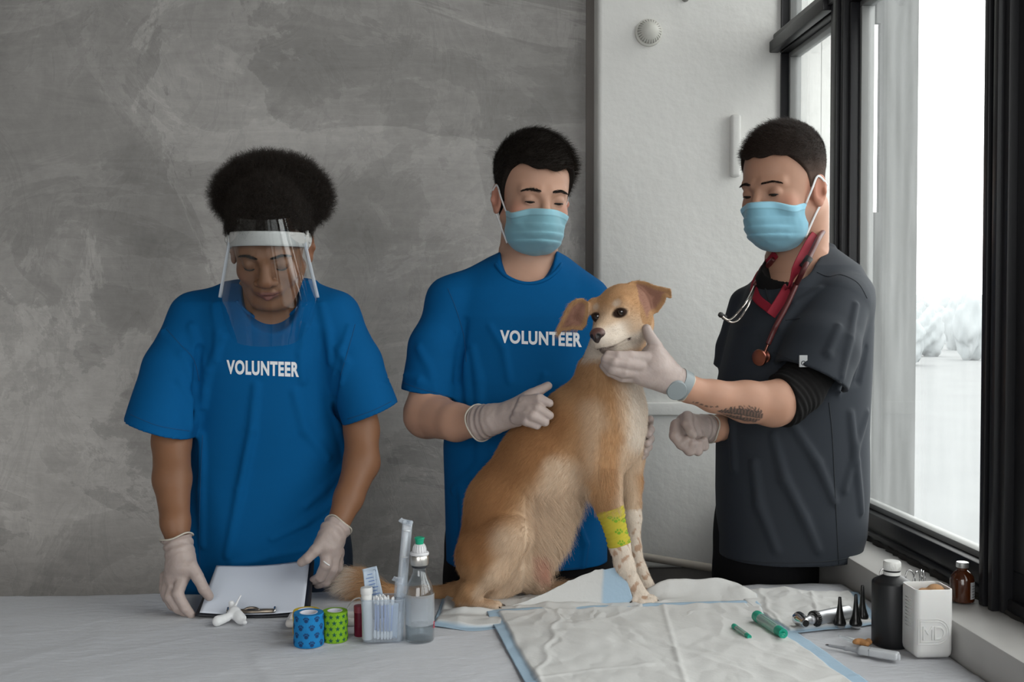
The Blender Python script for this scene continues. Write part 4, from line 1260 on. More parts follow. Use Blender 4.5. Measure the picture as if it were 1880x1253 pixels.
    r0 = [wp(594, 1031, 1.976, 1)[:3], wp(599, 1035, 1.9735, 1)[:3], wp(605, 1039, 1.976, 1)[:3]]
    tube('ring_under_glove', r0, .0012, M_strap, g, seg=8, n=3)
    # afro hair, drawn back from the brow
    to = lambda q: (np.asarray(q) * s) @ R.T + t
    H = Sdf()
    H.u(T(ell((0, -.016, .048), (.085, .101, .093)), R, t, s))
    for (a, b, Y, r) in [(445, 345, 2.13, 45), (553, 348, 2.13, 46), (498, 330, 2.14, 46), (426, 362, 2.12, 26), (576, 366, 2.12, 26), (498, 345, 2.19, 62), (470, 322, 2.13, 34), (535, 324, 2.13, 34)]:
        H.u(ell(W(a, b + 6, Y), (pr(r), pr(r) * 1.05, pr(r) * .92)), .03)
    def hl(p):
        q = ((p - t) @ R) / s
        L = np.interp(q[..., 1], [-.12, -.05, -.015, .01, .03, .05, .1], [-.09, -.05, .012, .02, .050, .066, .070])
        return (L - q[..., 2]) * .8
    H.add(lambda p: .0045 * wav(p, 85, 3, 4) + .003 * wav(p, 260, 8, 2))
    H.i(hl, .004)
    hv2, hf2 = surface(H, np.array([W(370, 500, 2.1)[0], 1.93, t[2] - .10]), np.array([W(630, 500, 2.1)[0], 2.32, W(0, 262, 2.1)[2]]), .0026)
    ho = pydata('afro_hair', hv2, hf2, M_hairsolid, root)
    P, N = sample(hv2, hf2, 42000, lambda p, n: ((p - t) @ R / s)[:, 2] > .02, 4)
    rg = np.random.default_rng(6); K = 7
    q0 = ((P - t) @ R) / s
    tight = sstep(.11, .075, np.linalg.norm(q0 - np.array((0, -.018, .048)), axis=1))[:, None]      # sleek where hair lies on the scalp
    L = (.011 + .014 * rg.random((len(P), 1))) * (1 - .75 * tight)
    u_ = np.cross(N, rg.normal(size=P.shape)); u_ /= np.linalg.norm(u_, axis=1, keepdims=True); w_ = np.cross(N, u_)
    ph = rg.random((len(P), 1)) * 6.28; tw = 5 + 7 * rg.random((len(P), 1)); am = .0016 + .0022 * rg.random((len(P), 1))
    D = N + rg.normal(0, .35, P.shape); D /= np.linalg.norm(D, axis=1, keepdims=True)
    pts = []
    for k in range(K):
        a = k / (K - 1)
        pts.append(P - N * .002 + D * L * a + am * a ** .5 * (np.cos(ph + tw * a) * u_ + np.sin(ph + tw * a) * w_))
    pts = np.stack(pts, 1)
    hc = np.tile((.016, .011, .008), (len(P), 1)) * (.5 + 1.0 * rg.random((len(P), 1)))
    strands('hair_strands', pts, .00017, hc, M_brow, ho)
    # face shield
    M_shieldband = mat('shield_white_band', (.46, .46, .445), rough=.4)
    m = bpy.data.materials.new('clear_visor'); m.use_nodes = True
    n = m.node_tree; n.nodes.clear(); Lk = n.links
    out = n.nodes.new('ShaderNodeOutputMaterial'); tr = n.nodes.new('ShaderNodeBsdfTransparent'); tr.inputs[0].default_value = (.93, .95, .96, 1)
    gl = n.nodes.new('ShaderNodeBsdfGlossy'); gl.inputs['Roughness'].default_value = .06
    lw = n.nodes.new('ShaderNodeLayerWeight'); lw.inputs[0].default_value = .5
    p5 = n.nodes.new('ShaderNodeMath'); p5.operation = 'POWER'; p5.inputs[1].default_value = 4.0
    ma = n.nodes.new('ShaderNodeMath'); ma.operation = 'MULTIPLY_ADD'; ma.inputs[1].default_value = .9; ma.inputs[2].default_value = .075
    Lk.new(lw.outputs['Facing'], p5.inputs[0]); Lk.new(p5.outputs[0], ma.inputs[0])
    mx = n.nodes.new('ShaderNodeMixShader'); Lk.new(ma.outputs[0], mx.inputs[0]); Lk.new(tr.outputs[0], mx.inputs[1]); Lk.new(gl.outputs[0], mx.inputs[2])
    Lk.new(mx.outputs[0], out.inputs[0])
    fs = bpy.data.objects.new('face_shield', None); C.objects.link(fs); fs.parent = root; 
    Rs = frame((.02, -.975, -.20)); ts = W(494, 445, 2.075)
    ts_ = lambda q: np.asarray(q) @ Rs.T + ts
    nx, nz = 72, 60
    vs = []
    am = math.radians(76)
    for i in range(nx + 1):
        a = -am + 2 * am * i / nx; e = abs(a) / am
        for j in range(nz + 1):
            w = j / nz
            zt = .054 - .012 * max(0, (e - .84) / .16) ** 2.5
            zb = -.176 + .045 * max(0, (e - .40) / .60) ** 2.0 + .030 * max(0, (e - .86) / .14) ** 2
            z = zt + (zb - zt) * w
            g = (.054 - z) / .23
            rx = .0600 + .034 * min(1, g * 1.45) - .012 * max(0, g - .70) / .30; ry = .102 + .006 * g
            vs.append(ts_((rx * math.sin(a), ry * math.cos(a), z)))
    ff = [(i * (nz + 1) + j, (i + 1) * (nz + 1) + j, (i + 1) * (nz + 1) + j + 1, i * (nz + 1) + j + 1) for i in range(nx) for j in range(nz)]
    vo = pydata('visor', vs, ff, m, fs)
    M_edge = clear('visor_edge', diffuse=.45, rough=.1)  # whitish strips stand in for window glare along the visor's folded sides
    for i_ in (0, nx):
        ed = [vs[i_ * (nz + 1) + j] for j in range(0, nz + 1, 5)]
        tube('visor_edge', ed, .0013, M_edge, vo, flat=(.0065, .0012), wdir=(1, 0, 0), seg=8, n=2)
    arc = [ts_((.0695 * math.sin(a), .004 + .0905 * math.cos(a), .004 + .016 * math.cos(a))) for a in np.linspace(-1.62, 1.62, 25)]
    tube('headband', arc, .002, M_shieldband, fs, flat=(.027, .003), wdir=Rs @ np.array([0, .0, 1.0]), seg=12, n=2)
    back = [to((.084 * math.sin(a), .004 + .098 * math.cos(a), .040 - .01 * abs(math.cos(a)))) for a in np.linspace(1.9, 4.38, 21)]
    tube('elastic_strap', back, .002, M_shieldband, fs, flat=(.012, .0015), wdir=R @ np.array([0, 0, 1.0]), seg=8, n=2)
    for sg in (1, -1):
        c = ts_((sg * .0715, .012, .006)); ax = Rs @ np.array([sg, .35, 0])
        lathe('pivot_knob', [(0, -.004), (.0135, -.004), (.0145, 0), (.0135, .004), (.006, .005), (.005, .0075), (0, .0078)], M_shieldband, fs, c, ax, seg=28)
        bm = bmesh.new(); tube('', [c + (Rs @ np.array([sg * .0, .004, .018])) * 1.0, c + (Rs @ np.array([0, .002, -.016]))], .0042, None, bm_out=bm, seg=10, n=1)
        bm_link('hinge_tab', bm, M_shieldband, fs, smooth=True)
    legs(root, (W(400, 1000, 2.25)[0], 2.26, 0), (W(575, 1000, 2.25)[0], 2.26, 0), 0, M_denim, W(490, 1080, 2.2)[2] + .04, .080)
volunteer_woman()
# ---------------------------------------------------------------- vet at the window
M_scrub = mat('charcoal_scrub', (0.020, 0.0245, 0.032), rough=0.75, spec=0.25, bump=0.25, bscale=1000, bdist=0.0004, sheen=0.03)
M_seam = mat('charcoal_seam', (0.011, 0.014, 0.018), rough=0.8)
M_under = mat('black_knit', (0.006, 0.0055, 0.0055), rough=0.85, spec=0.2, bump=0.3, bscale=800, bdist=0.0005)
def vet():
    R = frame((-.76, -.62, -.19), roll=math.radians(0)); t = W(1437, 350, 2.17); s = .975
    root = thing('person', 'person in dark scrub top and face mask with a tattooed forearm by the window', 'person', (t[0], 2.2, 0))
    body = [(455, 1440, 1530, 2.24, .05), (490, 1405, 1575, 2.22, .085), (530, 1372, 1592, 2.21, .110), (600, 1345, 1594, 2.20, .125), (700, 1322, 1590, 2.20, .13), (800, 1320, 1586, 2.20, .13),
            (900, 1319, 1588, 2.20, .13), (980, 1321, 1582, 2.20, .13), (1040, 1322, 1566, 2.19, .122), (1200, 1326, 1556, 2.19, .120)]
    S = Sdf()
    slN = [wp(1538, 560, 2.12, 57), wp(1509, 640, 2.072, 69), wp(1472, 735, 2.03, 74)]
    slF = [wp(1372, 560, 2.26, 34), wp(1350, 640, 2.27, 34), wp(1333, 720, 2.26, 32)]
    sleeve(S, slN, W(1482, 688, 2.05), (.42, .10, .86))
    sleeve(S, slF, W(1326, 678, 2.26), (.55, 0, .9))
    S.u(loft(rows(body), 2.3), .014)
    S.u(cap(W(1500, 500, 2.22), W(1548, 548, 2.15), pr(34), pr(52)), .03)
    S.u(cap(W(1512, 470, 2.26), W(1468, 480, 2.22), pr(28), pr(22)), .02)
    cr = [dict(pts=[(1420, 800), (1440, 880), (1475, 950), (1500, 1010)], r=9), dict(pts=[(1455, 780), (1500, 850), (1530, 920)], r=8),
          dict(pts=[(1385, 850), (1395, 930), (1425, 1010)], r=8), dict(pts=[(1540, 600), (1520, 650), (1500, 690)], r=7), dict(pts=[(1572, 560), (1560, 620), (1545, 690)], r=7),
          dict(pts=[(1590, 760), (1570, 820), (1550, 900)], r=7), dict(pts=[(1560, 760), (1570, 850), (1580, 940)], r=8),
          dict(pts=[(1430, 600), (1460, 560), (1505, 530)], r=6), dict(pts=[(1350, 720), (1345, 780), (1350, 860)], r=8), dict(pts=[(1590, 640), (1575, 700), (1540, 715)], r=6, groove=True)]
    add_creases(S, cr)
    S.add(lambda p: .0024 * wav(p * np.array([1, 1, .42]), 14, 52, 3))
    # V neck
    A, Bq, Cq = W(1418, 478, 2.14), W(1508, 462, 2.14), W(1418, 562, 2.14)
    S.s(cap(W(1462, 455, 2.23), W(1440, 480, 2.16), .062, .058), .003)
    S.s(chain([tuple(np.append(W(1440, 500, 2.09), .038)), tuple(np.append(W(1424, 545, 2.065), .012))], .002), .004)
    zh = W(1450, 1043, 2.07)[2]
    S.i(half((0, 0, -1), (0, 0, zh)), 0)
    hollow_hem(S, rows(body), zh)
    o, v, f = garment('scrub_top', root, S, np.array([W(1295, 500, 2.2)[0], 1.96, zh - .02]), np.array([W(1620, 500, 2.2)[0], 2.36, W(0, 425, 2.2)[2]]), M_scrub)
    tree = BVHTree.FromPolygons([tuple(p) for p in v], [tuple(q) for q in f.tolist()])
    def on(px, py, lift=.0):
        p0 = W(px, py, 1.7); d = W(px, py, 2.2) - p0; d /= np.linalg.norm(d)
        h = tree.ray_cast(V(p0), V(d))
        return np.array(h[0]) - d * lift if h[0] is not None else None
    def line(name, pts, r, m, par=o, lift=0.0, dens=8):
        Pq = [q for q in (on(a, b, lift) for a, b in catmull(pts, dens)) if q is not None]
        return tube(name, Pq, r, m, par, seg=6, n=1)
    line('side_seam', [(1522, 740), (1528, 800), (1533, 900), (1538, 1000), (1540, 1036)], .0011, M_seam)
    line('hem_seam', [(1325, 1024), (1390, 1033), (1470, 1034), (1530, 1030), (1570, 1022)], .0009, M_seam)
    line('shoulder_seam', [(1500, 500), (1520, 508), (1545, 505), (1575, 520), (1592, 548)], .0011, M_seam)
    line('sleeve_seam', [(1420, 647), (1450, 660), (1500, 682), (1545, 704)], .0009, M_seam)
    line('pocket_seam', [(1442, 588), (1470, 585)], .0011, M_seam)
    line('neck_band', [(1500, 476), (1480, 502), (1455, 530), (1430, 560), (1420, 570), (1408, 540), (1400, 505)], .0022, M_seam)
    # sleeve label with its round mark
    c = on(1475, 663, .002)
    tl = bm = bmesh.new(); rr = .0075
    for dx, dz in ((0, 0),):
        box_bm(bm, c[0] - rr, c[0] + rr, c[1] - .0006, c[1] + .0025, c[2] - .0115, c[2] + .0105)
    lb = bm_link('sleeve_label', bm, mat('grey_woven_label', (.42, .43, .44), rough=.7), o)
    th = np.linspace(0, 2 * PI, 13)[:-1]
    tube('label_mark', [c + np.array([.0038 * math.cos(a), -.0009, -.004 + .0038 * math.sin(a)]) for a in th], .0007, M_seam, lb, seg=6, n=2, closed=True)
    # black knitted under shirt: collar showing in the V and the pushed-up sleeve
    U = Sdf()
    U.u(cap(W(1455, 500, 2.235), W(1440, 525, 2.175), .062, .060), .01)
    U.u(chain([tuple(q) for q in [wp(1540, 590, 2.14, 42), wp(1508, 655, 2.085, 44), wp(1468, 712, 2.035, 47), wp(1438, 735, 2.01, 47.5), wp(1424, 740, 2.003, 47.5)]], .01), .01)
    ax = (W(1470, 712, 2.03) - W(1424, 738, 2.005)); ax /= np.linalg.norm(ax); pe = W(1432, 737, 2.005)
    U.add(lambda p: .0019 * np.sin(((p - pe) @ (ax * .92 + np.array([0, 0, .25]))) * 430 + 2.2 * wav(p, 22, 7, 2)) * sstep(.10, .03, (p - pe) @ ax) * (p[..., 0] < 9))
    U.s(lambda p: np.maximum((p - pe) @ (ax * .9 + np.array([.0, 0, -.25])), np.linalg.norm(p - pe, axis=-1) - .09), .003)
    U.s(cap(W(1458, 440, 2.22), W(1446, 482, 2.15), .054, .052), .002)
    v2, f2 = surface(U, np.array([W(1370, 500, 2.1)[0], 1.93, W(0, 810, 2.0)[2]]), np.array([W(1600, 500, 2.2)[0], 2.33, W(0, 455, 2.2)[2]]), .0028)
    pydata('undershirt', v2, f2, M_under, root)
    Bd = Sdf()
    head_parts(Bd, R, t, s, dict(open=.0024, jaw=1.0))
    Bd.u(cap(W(1466, 385, 2.19), W(1464, 480, 2.22), .060, .063), .02)
    Bd.u(loft(rows([(480, 1420, 1535, 2.23, .05), (530, 1390, 1570, 2.21, .08), (700, 1345, 1570, 2.2, .10), (960, 1350, 1520, 2.2, .095), (1035, 1400, 1470, 2.2, .05)]), 2.2), .03)
    armN = [wp(1545, 560, 2.14, 38), wp(1500, 660, 2.08, 36), wp(1448, 732, 2.012, 40), wp(1420, 742, 2.0, 41.5), wp(1370, 738, 1.985, 38), wp(1310, 728, 1.965, 29), wp(1262, 714, 1.95, 24), wp(1245, 705, 1.945, 23)]
    Bd.u(chain([tuple(q) for q in armN], .012), .012)
    armF = [wp(1375, 560, 2.27, 34), wp(1360, 680, 2.27, 32), wp(1345, 780, 2.22, 30), wp(1310, 788, 2.14, 23), wp(1292, 788, 2.12, 20)]
    Bd.u(chain([tuple(q) for q in armF], .012), .012)
    palmN = [(1240, 702, 1.943, 24), (1200, 676, 1.925, 33), (1232, 690, 1.94, 22), (1200, 652, 1.93, 22), (1225, 705, 1.93, 18), (1176, 690, 1.915, 18)]
    finN = [[(1186, 658, 1.912, 13), (1158, 655, 1.905, 11), (1134, 655, 1.90, 10), (1117, 652, 1.905, 8.5)],
            [(1176, 672, 1.908, 13), (1150, 668, 1.897, 11), (1128, 666, 1.893, 10), (1112, 660, 1.90, 8.5)],
            [(1172, 684, 1.912, 12), (1144, 684, 1.900, 11), (1124, 678, 1.897, 10), (1111, 666, 1.905, 8)],
            [(1170, 694, 1.922, 11), (1142, 692, 1.912, 10), (1120, 684, 1.912, 9), (1108, 672, 1.92, 8)],
            [(1212, 655, 1.935, 16), (1204, 638, 1.932, 13), (1194, 620, 1.930, 10.5), (1187, 604, 1.932, 8.5)]]
    palmF = [(1290, 785, 2.115, 22), (1262, 782, 2.08, 25), (1285, 790, 2.11, 20), (1270, 800, 2.08, 20)]
    finF = [[(1243, 782, 2.07, 13), (1240, 800, 2.055, 12), (1250, 816, 2.05, 10.5), (1262, 808, 2.045, 9)],
            [(1252, 796, 2.065, 13), (1256, 816, 2.05, 11.5), (1266, 828, 2.046, 10), (1272, 814, 2.040, 8.5)],
            [(1266, 800, 2.065, 12), (1272, 818, 2.052, 11), (1281, 828, 2.048, 9.5), (1284, 814, 2.045, 8)],
            [(1280, 800, 2.07, 11), (1286, 814, 2.06, 10), (1293, 820, 2.055, 8.5), (1293, 808, 2.05, 7.5)],
            [(1262, 766, 2.062, 12), (1262, 778, 2.045, 11), (1268, 792, 2.036, 9.5), (1273, 798, 2.035, 8)]]
    hand_sdf(Bd, palmN, finN, grow=-.0022); hand_sdf(Bd, palmF, finF, grow=-.0022)
    base = np.array([0.42, 0.23, 0.155])
    fe = [np.array(W(a, b, 1.95)) for a, b in ((1318, 755), (1402, 768))]
    def cols(v):
        c = skin_cols(v, R, t, s, base, lips=(.36, .16, .13), blush=(.44, .16, .10), beard=(.15, .11, .09))
        # tattooed feather on the underside of the forearm
        e = fe[1] - fe[0]; L = np.linalg.norm(e[[0, 2]]); ex = e[[0, 2]] / L; ey = np.array([-ex[1], ex[0]])
        q = v[:, [0, 2]] - fe[0][[0, 2]]; a = q @ ex / L; b = q @ ey
        wd = .0145 * np.interp(a, [-.05, 0, .25, .6, .9, 1.02], [0, .05, .6, 1.0, .95, 0])
        barb = np.sin(a * 75 - np.abs(b) * 420)
        spine = -.003 + .0 * a
        inside = (a > -.02) & (a < 1.02) & (b > -wd * .75 - .001) & (b < wd * (1.05 + .22 * np.sign(barb))) & (v[:, 1] < 2.02)
        w = inside * (.62 + .30 * (np.sin(a * 90 + b * 500) > -.1))
        w = np.where(inside & (np.abs(b - spine) < .0009), .25, w)
        lines = (np.abs(b - (.010 + .006 * a + .003 * np.sin(a * 8))) < .0012) & (a > -.62) & (a < -.05) & (v[:, 1] < 2.02) & (np.sin(a * 60) > -.4)
        w = np.maximum(w, lines * .8)
        return blend(c, (.022, .026, .028), np.clip(w, 0, 1))
    bo, hv, hf = build_body(root, Bd, np.array([W(1095, 500, 1.9)[0], 1.86, .86]), np.array([W(1615, 500, 2.2)[0], 2.36, t[2] - .07]), (t - np.array([.16, .16, .205]), t + .165), M_skin_l, R, t, s, cols, W(1450, 500, 2.2)[2], bb=.0030)
    surf = BVHTree.FromPolygons([tuple(p) for p in hv], [tuple(q) for q in hf.tolist()])
    brows_and_lashes(root, R, t, s, (.016, .010, .007), 1.0, .0024, surf)
    glove(root, 'glove', palmN, finN, [(1240, 702, 1.943, 24), (1250, 707, 1.947, 25), (1258, 711, 1.950, 27.5)])
    glove(root, 'glove', palmF, finF, [(1290, 786, 2.115, 22), (1297, 787, 2.125, 23), (1305, 788, 2.13, 26)])
    # grey watch worn over the glove
    M_watch = mat('grey_watch', (.23, .26, .27), rough=.45)
    wc = W(1250, 706, 1.946); d = W(1262, 712, 1.95) - W(1240, 700, 1.943); d /= np.linalg.norm(d)
    u_ = np.cross(d, (0, 1, 0)); u_ /= np.linalg.norm(u_); w_ = np.cross(d, u_)
    th = np.linspace(0, 2 * PI, 24, endpoint=False)
    wt = thing_child('wrist_watch', root, wc)
    bm = bmesh.new()
    rw = pr(27.5, 1.95)
    for a in th: pass
    rings = []
    for off, rr_ in ((-.009, .0), (-.009, .0018), (.009, .0018), (.009, 0)):
        rings.append([bm.verts.new(V(wc + d * off + (rw + rr_) * (math.cos(a) * u_ + math.sin(a) * w_))) for a in th])
    for i in range(4):
        A_, B_ = rings[i], rings[(i + 1) % 4]
        for k_ in range(24): bm.faces.new((A_[k_], A_[(k_ + 1) % 24], B_[(k_ + 1) % 24], B_[k_]))
    bmesh.ops.recalc_face_normals(bm, faces=bm.faces)
    bm_link('watch_band', bm, M_watch, wt, autos=40)
    fc = W(1242, 717, 1.916)
    lathe('watch_case', [(0, -.008), (.0175, -.008), (.0185, -.005), (.0185, .002), (.0172, .004), (.016, .0042), (0, .0042)], M_watch, wt, fc, (.05, -1, -.35), seg=40)
    # clipped hair
    def hline(q):
        x, y, z = q[..., 0], q[..., 1], q[..., 2]
        L = np.interp(y, [-.12, -.07, -.035, -.014, .004, .018, .034, .050, .10], [-.060, -.060, -.028, .012, -.002, .030, .052, .074, .076])
        return z - L - .002 * np.sin(x * 150)
    th_ = lambda q: np.interp(q[..., 2], [-.07, .03, .06, .09, .13], [.0008, .0018, .0050, .0100, .0125])
    def fade(q, c):
        w = sstep(.075, .0, q[:, 2]) * .55
        return blend(c, (.16, .10, .075), w)
    short_hair(root, R, t, s, hline, th_, strand_len=.013, n=15000, col=(.020, .013, .010), comb=(0, .75, .05), side_fade=fade, seed=8)
    face_mask(root, R, t, s, seed=6, tint=(0.21, 0.43, 0.54))
    legs(root, (.640, 2.215, 0), (.705, 2.235, 0), 0, M_blackcloth, zh + .02, .075)
    # red lanyard band round the neck, laid on the top
    M_red = mat('red_lanyard', (.22, .004, .018), rough=.75, bump=.2, bscale=900, bdist=.0004)
    def path(pts, lift): return [q for q in (on(a, b, lift) for a, b in catmull(pts, 6)) if q is not None]
    av = np.concatenate([hv, v]); af = np.concatenate([hf, f + len(hv)])
    tree2 = BVHTree.FromPolygons([tuple(p) for p in av], [tuple(q) for q in af.tolist()])
    def on(px, py, lift=.0):
        p0 = W(px, py, 1.7); d = W(px, py, 2.2) - p0; d /= np.linalg.norm(d)
        h = tree2.ray_cast(V(p0), V(d))
        return np.array(h[0]) - d * lift if h[0] is not None else None
    L1 = [W(1512, 424, 2.25), W(1508, 423, 2.19), W(1492, 442, 2.118), W(1476, 470, 2.090), W(1463, 496, 2.072)] + path([(1448, 528), (1434, 552), (1416, 580)], .006)
    tube('lanyard', L1, .002, M_red, root, flat=(.024, .0022), up=(.3, -.8, .35), seg=10, n=3)
    L2 = path([(1424, 466), (1410, 484), (1394, 506), (1385, 528), (1390, 548), (1414, 568)], .006)
    tube('lanyard', L2, .002, M_red, root, flat=(.018, .0022), up=(-.5, -.8, .2), seg=10, n=3)
    return on
def thing_child(name, parent, loc):
    o = bpy.data.objects.new(name, None); C.objects.link(o); o.parent = parent
    w = Vector((0, 0, 0)); q = parent
    while q is not None: w += q.location; q = q.parent
    o.location = V(loc) - w
    return o
on_vet = vet()

def stethoscope(on):
    M_tube = mat('burgundy_tubing', (.085, .018, .018), rough=.38, spec=.5)
    M_chr = mat('stethoscope_steel', (.5, .46, .42), rough=.22, metal=1.0)
    M_cop = mat('rose_metal', (.30, .12, .09), rough=.28, metal=1.0)
    M_tip = mat('black_rubber', (.01, .01, .01), rough=.5)
    r = thing('stethoscope', 'burgundy tubed stethoscope hanging round the neck of the person in scrubs', 'stethoscope', W(1400, 655, 2.05))
    def path(pts, lift): return [q for q in (on(a, b, lift) for a, b in catmull(pts, 6)) if q is not None]
    main = [W(1440, 462, 2.275), W(1480, 440, 2.29), W(1514, 425, 2.26), W(1514, 422, 2.19), W(1503, 438, 2.112), W(1488, 468, 2.080), W(1475, 496, 2.060)] + path([(1462, 522), (1445, 560), (1424, 600), (1410, 632)], .011)
    e = main[-1]
    tube('tubing', main, .0052, M_tube, r, seg=12, n=4)
    top = []
    b1 = path([(1420, 476), (1404, 494), (1386, 524)], .012)
    tube('tubing', top + b1, .0048, M_tube, r, seg=12, n=4)
    y0 = b1[-1]
    for k, pts in enumerate(([(1372, 552), (1352, 578), (1337, 588), (1324, 579)], [(1376, 556), (1358, 586), (1342, 592), (1330, 583)])):
        P_ = [y0] + [W(a, b, 2.035 + .01 * k) for a, b in pts]
        tube('ear_tube', P_, .0022, M_chr, r, seg=8, n=5)
        lathe('ear_tip', [(0, -.004), (.0045, -.003), (.0055, .001), (.004, .005), (0, .0065)], M_tip, r, P_[-1], P_[-1] - P_[-2], seg=16)
    br = W(1480, 482, 2.068)
    if br is not None: tube('tubing_clip', [br + (main[7] - main[6]) * 0 + np.array([.007, 0, .010]), br + np.array([-.007, 0, -.010])], .0078, M_tip, r, seg=12, n=1)
    c = W(1399, 656, e[1] - .012)
    lathe('chest_piece', [(0, -.013), (.011, -.013), (.0125, -.011), (.0125, -.008), (.006, -.005), (.006, .003), (.0155, .006), (.0165, .009), (.0155, .0115), (.013, .012), (0, .0115)], M_cop, r, c, (-.75, -.62, -.1), seg=36)
    tube('stem', [e, (e + c) / 2 + np.array([0, -.002, 0]), c], .003, M_cop, r, seg=8, n=3)
stethoscope(on_vet)
# ============================================================ the dog
M_fur = mat('dog_coat', (0.4, 0.25, 0.12), rough=0.8, spec=0.15, vcol='col', bump=0.35, bscale=420, bdist=0.0012)
M_furhair = hair_mat('dog_hair', rough=0.65, spec=0.2)
def polysdf(poly):
    P = np.asarray(poly, float); Qn = np.roll(P, -1, 0)
    def f(u, v):
        d = np.full(u.shape, 1e9); s = np.zeros(u.shape, bool)
        for (ax, ay), (bx, by) in zip(P, Qn):
            ex, ey = bx - ax, by - ay; wx, wy = u - ax, v - ay
            t = np.clip((wx * ex + wy * ey) / (ex * ex + ey * ey), 0, 1)
            d = np.minimum(d, (wx - ex * t) ** 2 + (wy - ey * t) ** 2)
            c = ((ay > v) != (by > v)) & (u < (bx - ax) * (v - ay) / ((by - ay) if by != ay else 1e-9) + ax)
            s ^= c
        return np.where(s, -1, 1) * np.sqrt(d)
    return f
K2 = 0.001      # metres per photo pixel at two metres
_o2 = W(0, 0, 2.0); _ox = W(1000, 800, 2.0)
def uv(p):
    """flat side-on coordinates of the dog (level projection, not through the lens)"""
    return 1000 + (p[..., 0] - _ox[0]) / K2, 800 - (p[..., 2] - _ox[2]) / K2
def capuv(u, v, a, b, r0, r1):
    a = np.array(a, float); b = np.array(b, float); e = b - a
    t = np.clip(((u - a[0]) * e[0] + (v - a[1]) * e[1]) / (e @ e), 0, 1)
    return np.hypot(u - a[0] - e[0] * t, v - a[1] - e[1] * t) / (r0 + (r1 - r0) * t)
def dog():
    root = thing('dog', 'tan and cream mixed breed dog sitting on the table with one bandaged foreleg', 'dog', W(1000, 1110, 2.0))
    S = Sdf()
    w = lambda *q: tuple(wp(*q))
    S.u(chain([w(905, 1022, 2.045, 66), w(932, 930, 2.045, 74), w(1000, 850, 2.04, 82), w(1072, 785, 2.03, 80), w(1112, 750, 2.02, 72)], .02), .01)
    S.u(chain([w(1105, 745, 2.015, 66), w(1118, 690, 2.01, 55), w(1134, 640, 2.0, 47), w(1145, 600, 1.995, 40)], .02), .02)
    S.u(ell(W(1118, 785, 2.0), (pr(62), pr(66), pr(78))), .025)
    S.u(chain([w(1010, 905, 2.03, 60), w(985, 970, 2.03, 55), w(965, 1030, 2.03, 48)], .02), .025)
    # near shoulder and foreleg
    S.u(chain([w(1108, 770, 1.985, 50), w(1098, 850, 1.975, 40), w(1106, 895, 1.975, 30)], .015), .025)
    S.u(chain([w(1110, 892, 1.972, 27), w(1121, 935, 1.968, 21.5), w(1137, 1000, 1.965, 17.5), w(1147, 1040, 1.967, 17), w(1160, 1072, 1.972, 15.5), w(1176, 1096, 1.972, 16)], .01), .02)
    # far foreleg
    S.u(chain([w(1145, 830, 2.045, 42), w(1154, 885, 2.05, 24), w(1160, 950, 2.052, 16), w(1163, 1005, 2.05, 13.5), w(1172, 1045, 2.045, 13), w(1188, 1078, 2.035, 14)], .01), .02)
    # hind leg near: thigh, shin, hock, foot
    S.u(chain([w(890, 1022, 1.995, 54), w(932, 984, 1.968, 42)], .02), .010)
    S.u(chain([w(946, 982, 1.958, 31), w(905, 1050, 1.955, 25), w(866, 1086, 1.962, 17), w(852, 1100, 1.970, 14)], .012), .010)
    S.u(chain([w(850, 1103, 1.972, 13), w(880, 1110, 1.962, 11), w(900, 1113, 1.955, 11)], .006), .010)
    # far hind leg and its foot
    S.u(chain([w(975, 1010, 2.07, 42), w(960, 1060, 2.065, 26), w(985, 1086, 2.055, 14), w(1035, 1082, 2.05, 11)], .012), .02)
    S.u(chain([w(930, 1060, 2.03, 34), w(900, 1094, 2.02, 20)], .01), .02)
    # tail
    S.u(chain([w(872, 1085, 2.04, 30), w(838, 1092, 2.052, 19), w(780, 1091, 2.055, 12), w(720, 1088, 2.055, 10.5), w(675, 1074, 2.052, 13), w(648, 1066, 2.05, 9)], .012), .015)
    # toes
    toes = []
    for base, L, dz in (((1176, 1098, 1.968), [(1166, 1104, 1.958), (1178, 1108, 1.952), (1190, 1108, 1.954), (1197, 1103, 1.964)], 9.5),
                        ((1188, 1080, 2.035), [(1184, 1087, 2.024), (1194, 1090, 2.022), (1202, 1087, 2.030)], 8),
                        ((896, 1112, 1.957), [(895, 1112, 1.964), (903, 1115, 1.956), (910, 1116, 1.948), (914, 1112, 1.960)], 8),
                        ((1035, 1084, 2.05), [(1034, 1086, 2.043), (1043, 1084, 2.046), (1046, 1080, 2.056)], 7.5)):
        for q in L:
            S.u(cap(W(*base), W(*q), pr(dz) * 1.05, pr(dz)), .0035); toes.append((W(*base), W(*q), pr(dz)))
    # head
    R = frame((-.60, -.78, -.20), roll=-.165); t = W(1142, 580, 1.985); s = 1.01
    u = lambda fn, k=.01: S.u(T(fn, R, t, s), k); c = lambda fn, k=.004: S.s(T(fn, R, t, s), k)
    u(ell((0, -.010, .010), (.0495, .054, .046)), .02)
    u(ell((0, .024, .014), (.036, .030, .026)), .02)
    for m in (1, -1):
        u(ell((m * .026, .004, -.022), (.029, .038, .031)), .018)
        u(cap((m * .016, .030, .022), (m * .028, .034, .026), .010, .009), .01)
    u(chain([(0, .034, -.012, .0285), (0, .066, -.020, .0225), (0, .088, -.025, .0185)], .01), .016)
    u(chain([(0, .030, .008, .0165), (0, .090, -.0105, .0125)], .01), .012)
    for m in (1, -1): u(chain([(m * .016, .040, -.030, .0145), (m * .012, .082, -.0305, .0120)], .01), .008)
    u(chain([(0, .010, -.042, .023), (0, .050, -.0445, .0150), (0, .078, -.0435, .0115)], .01), .010)
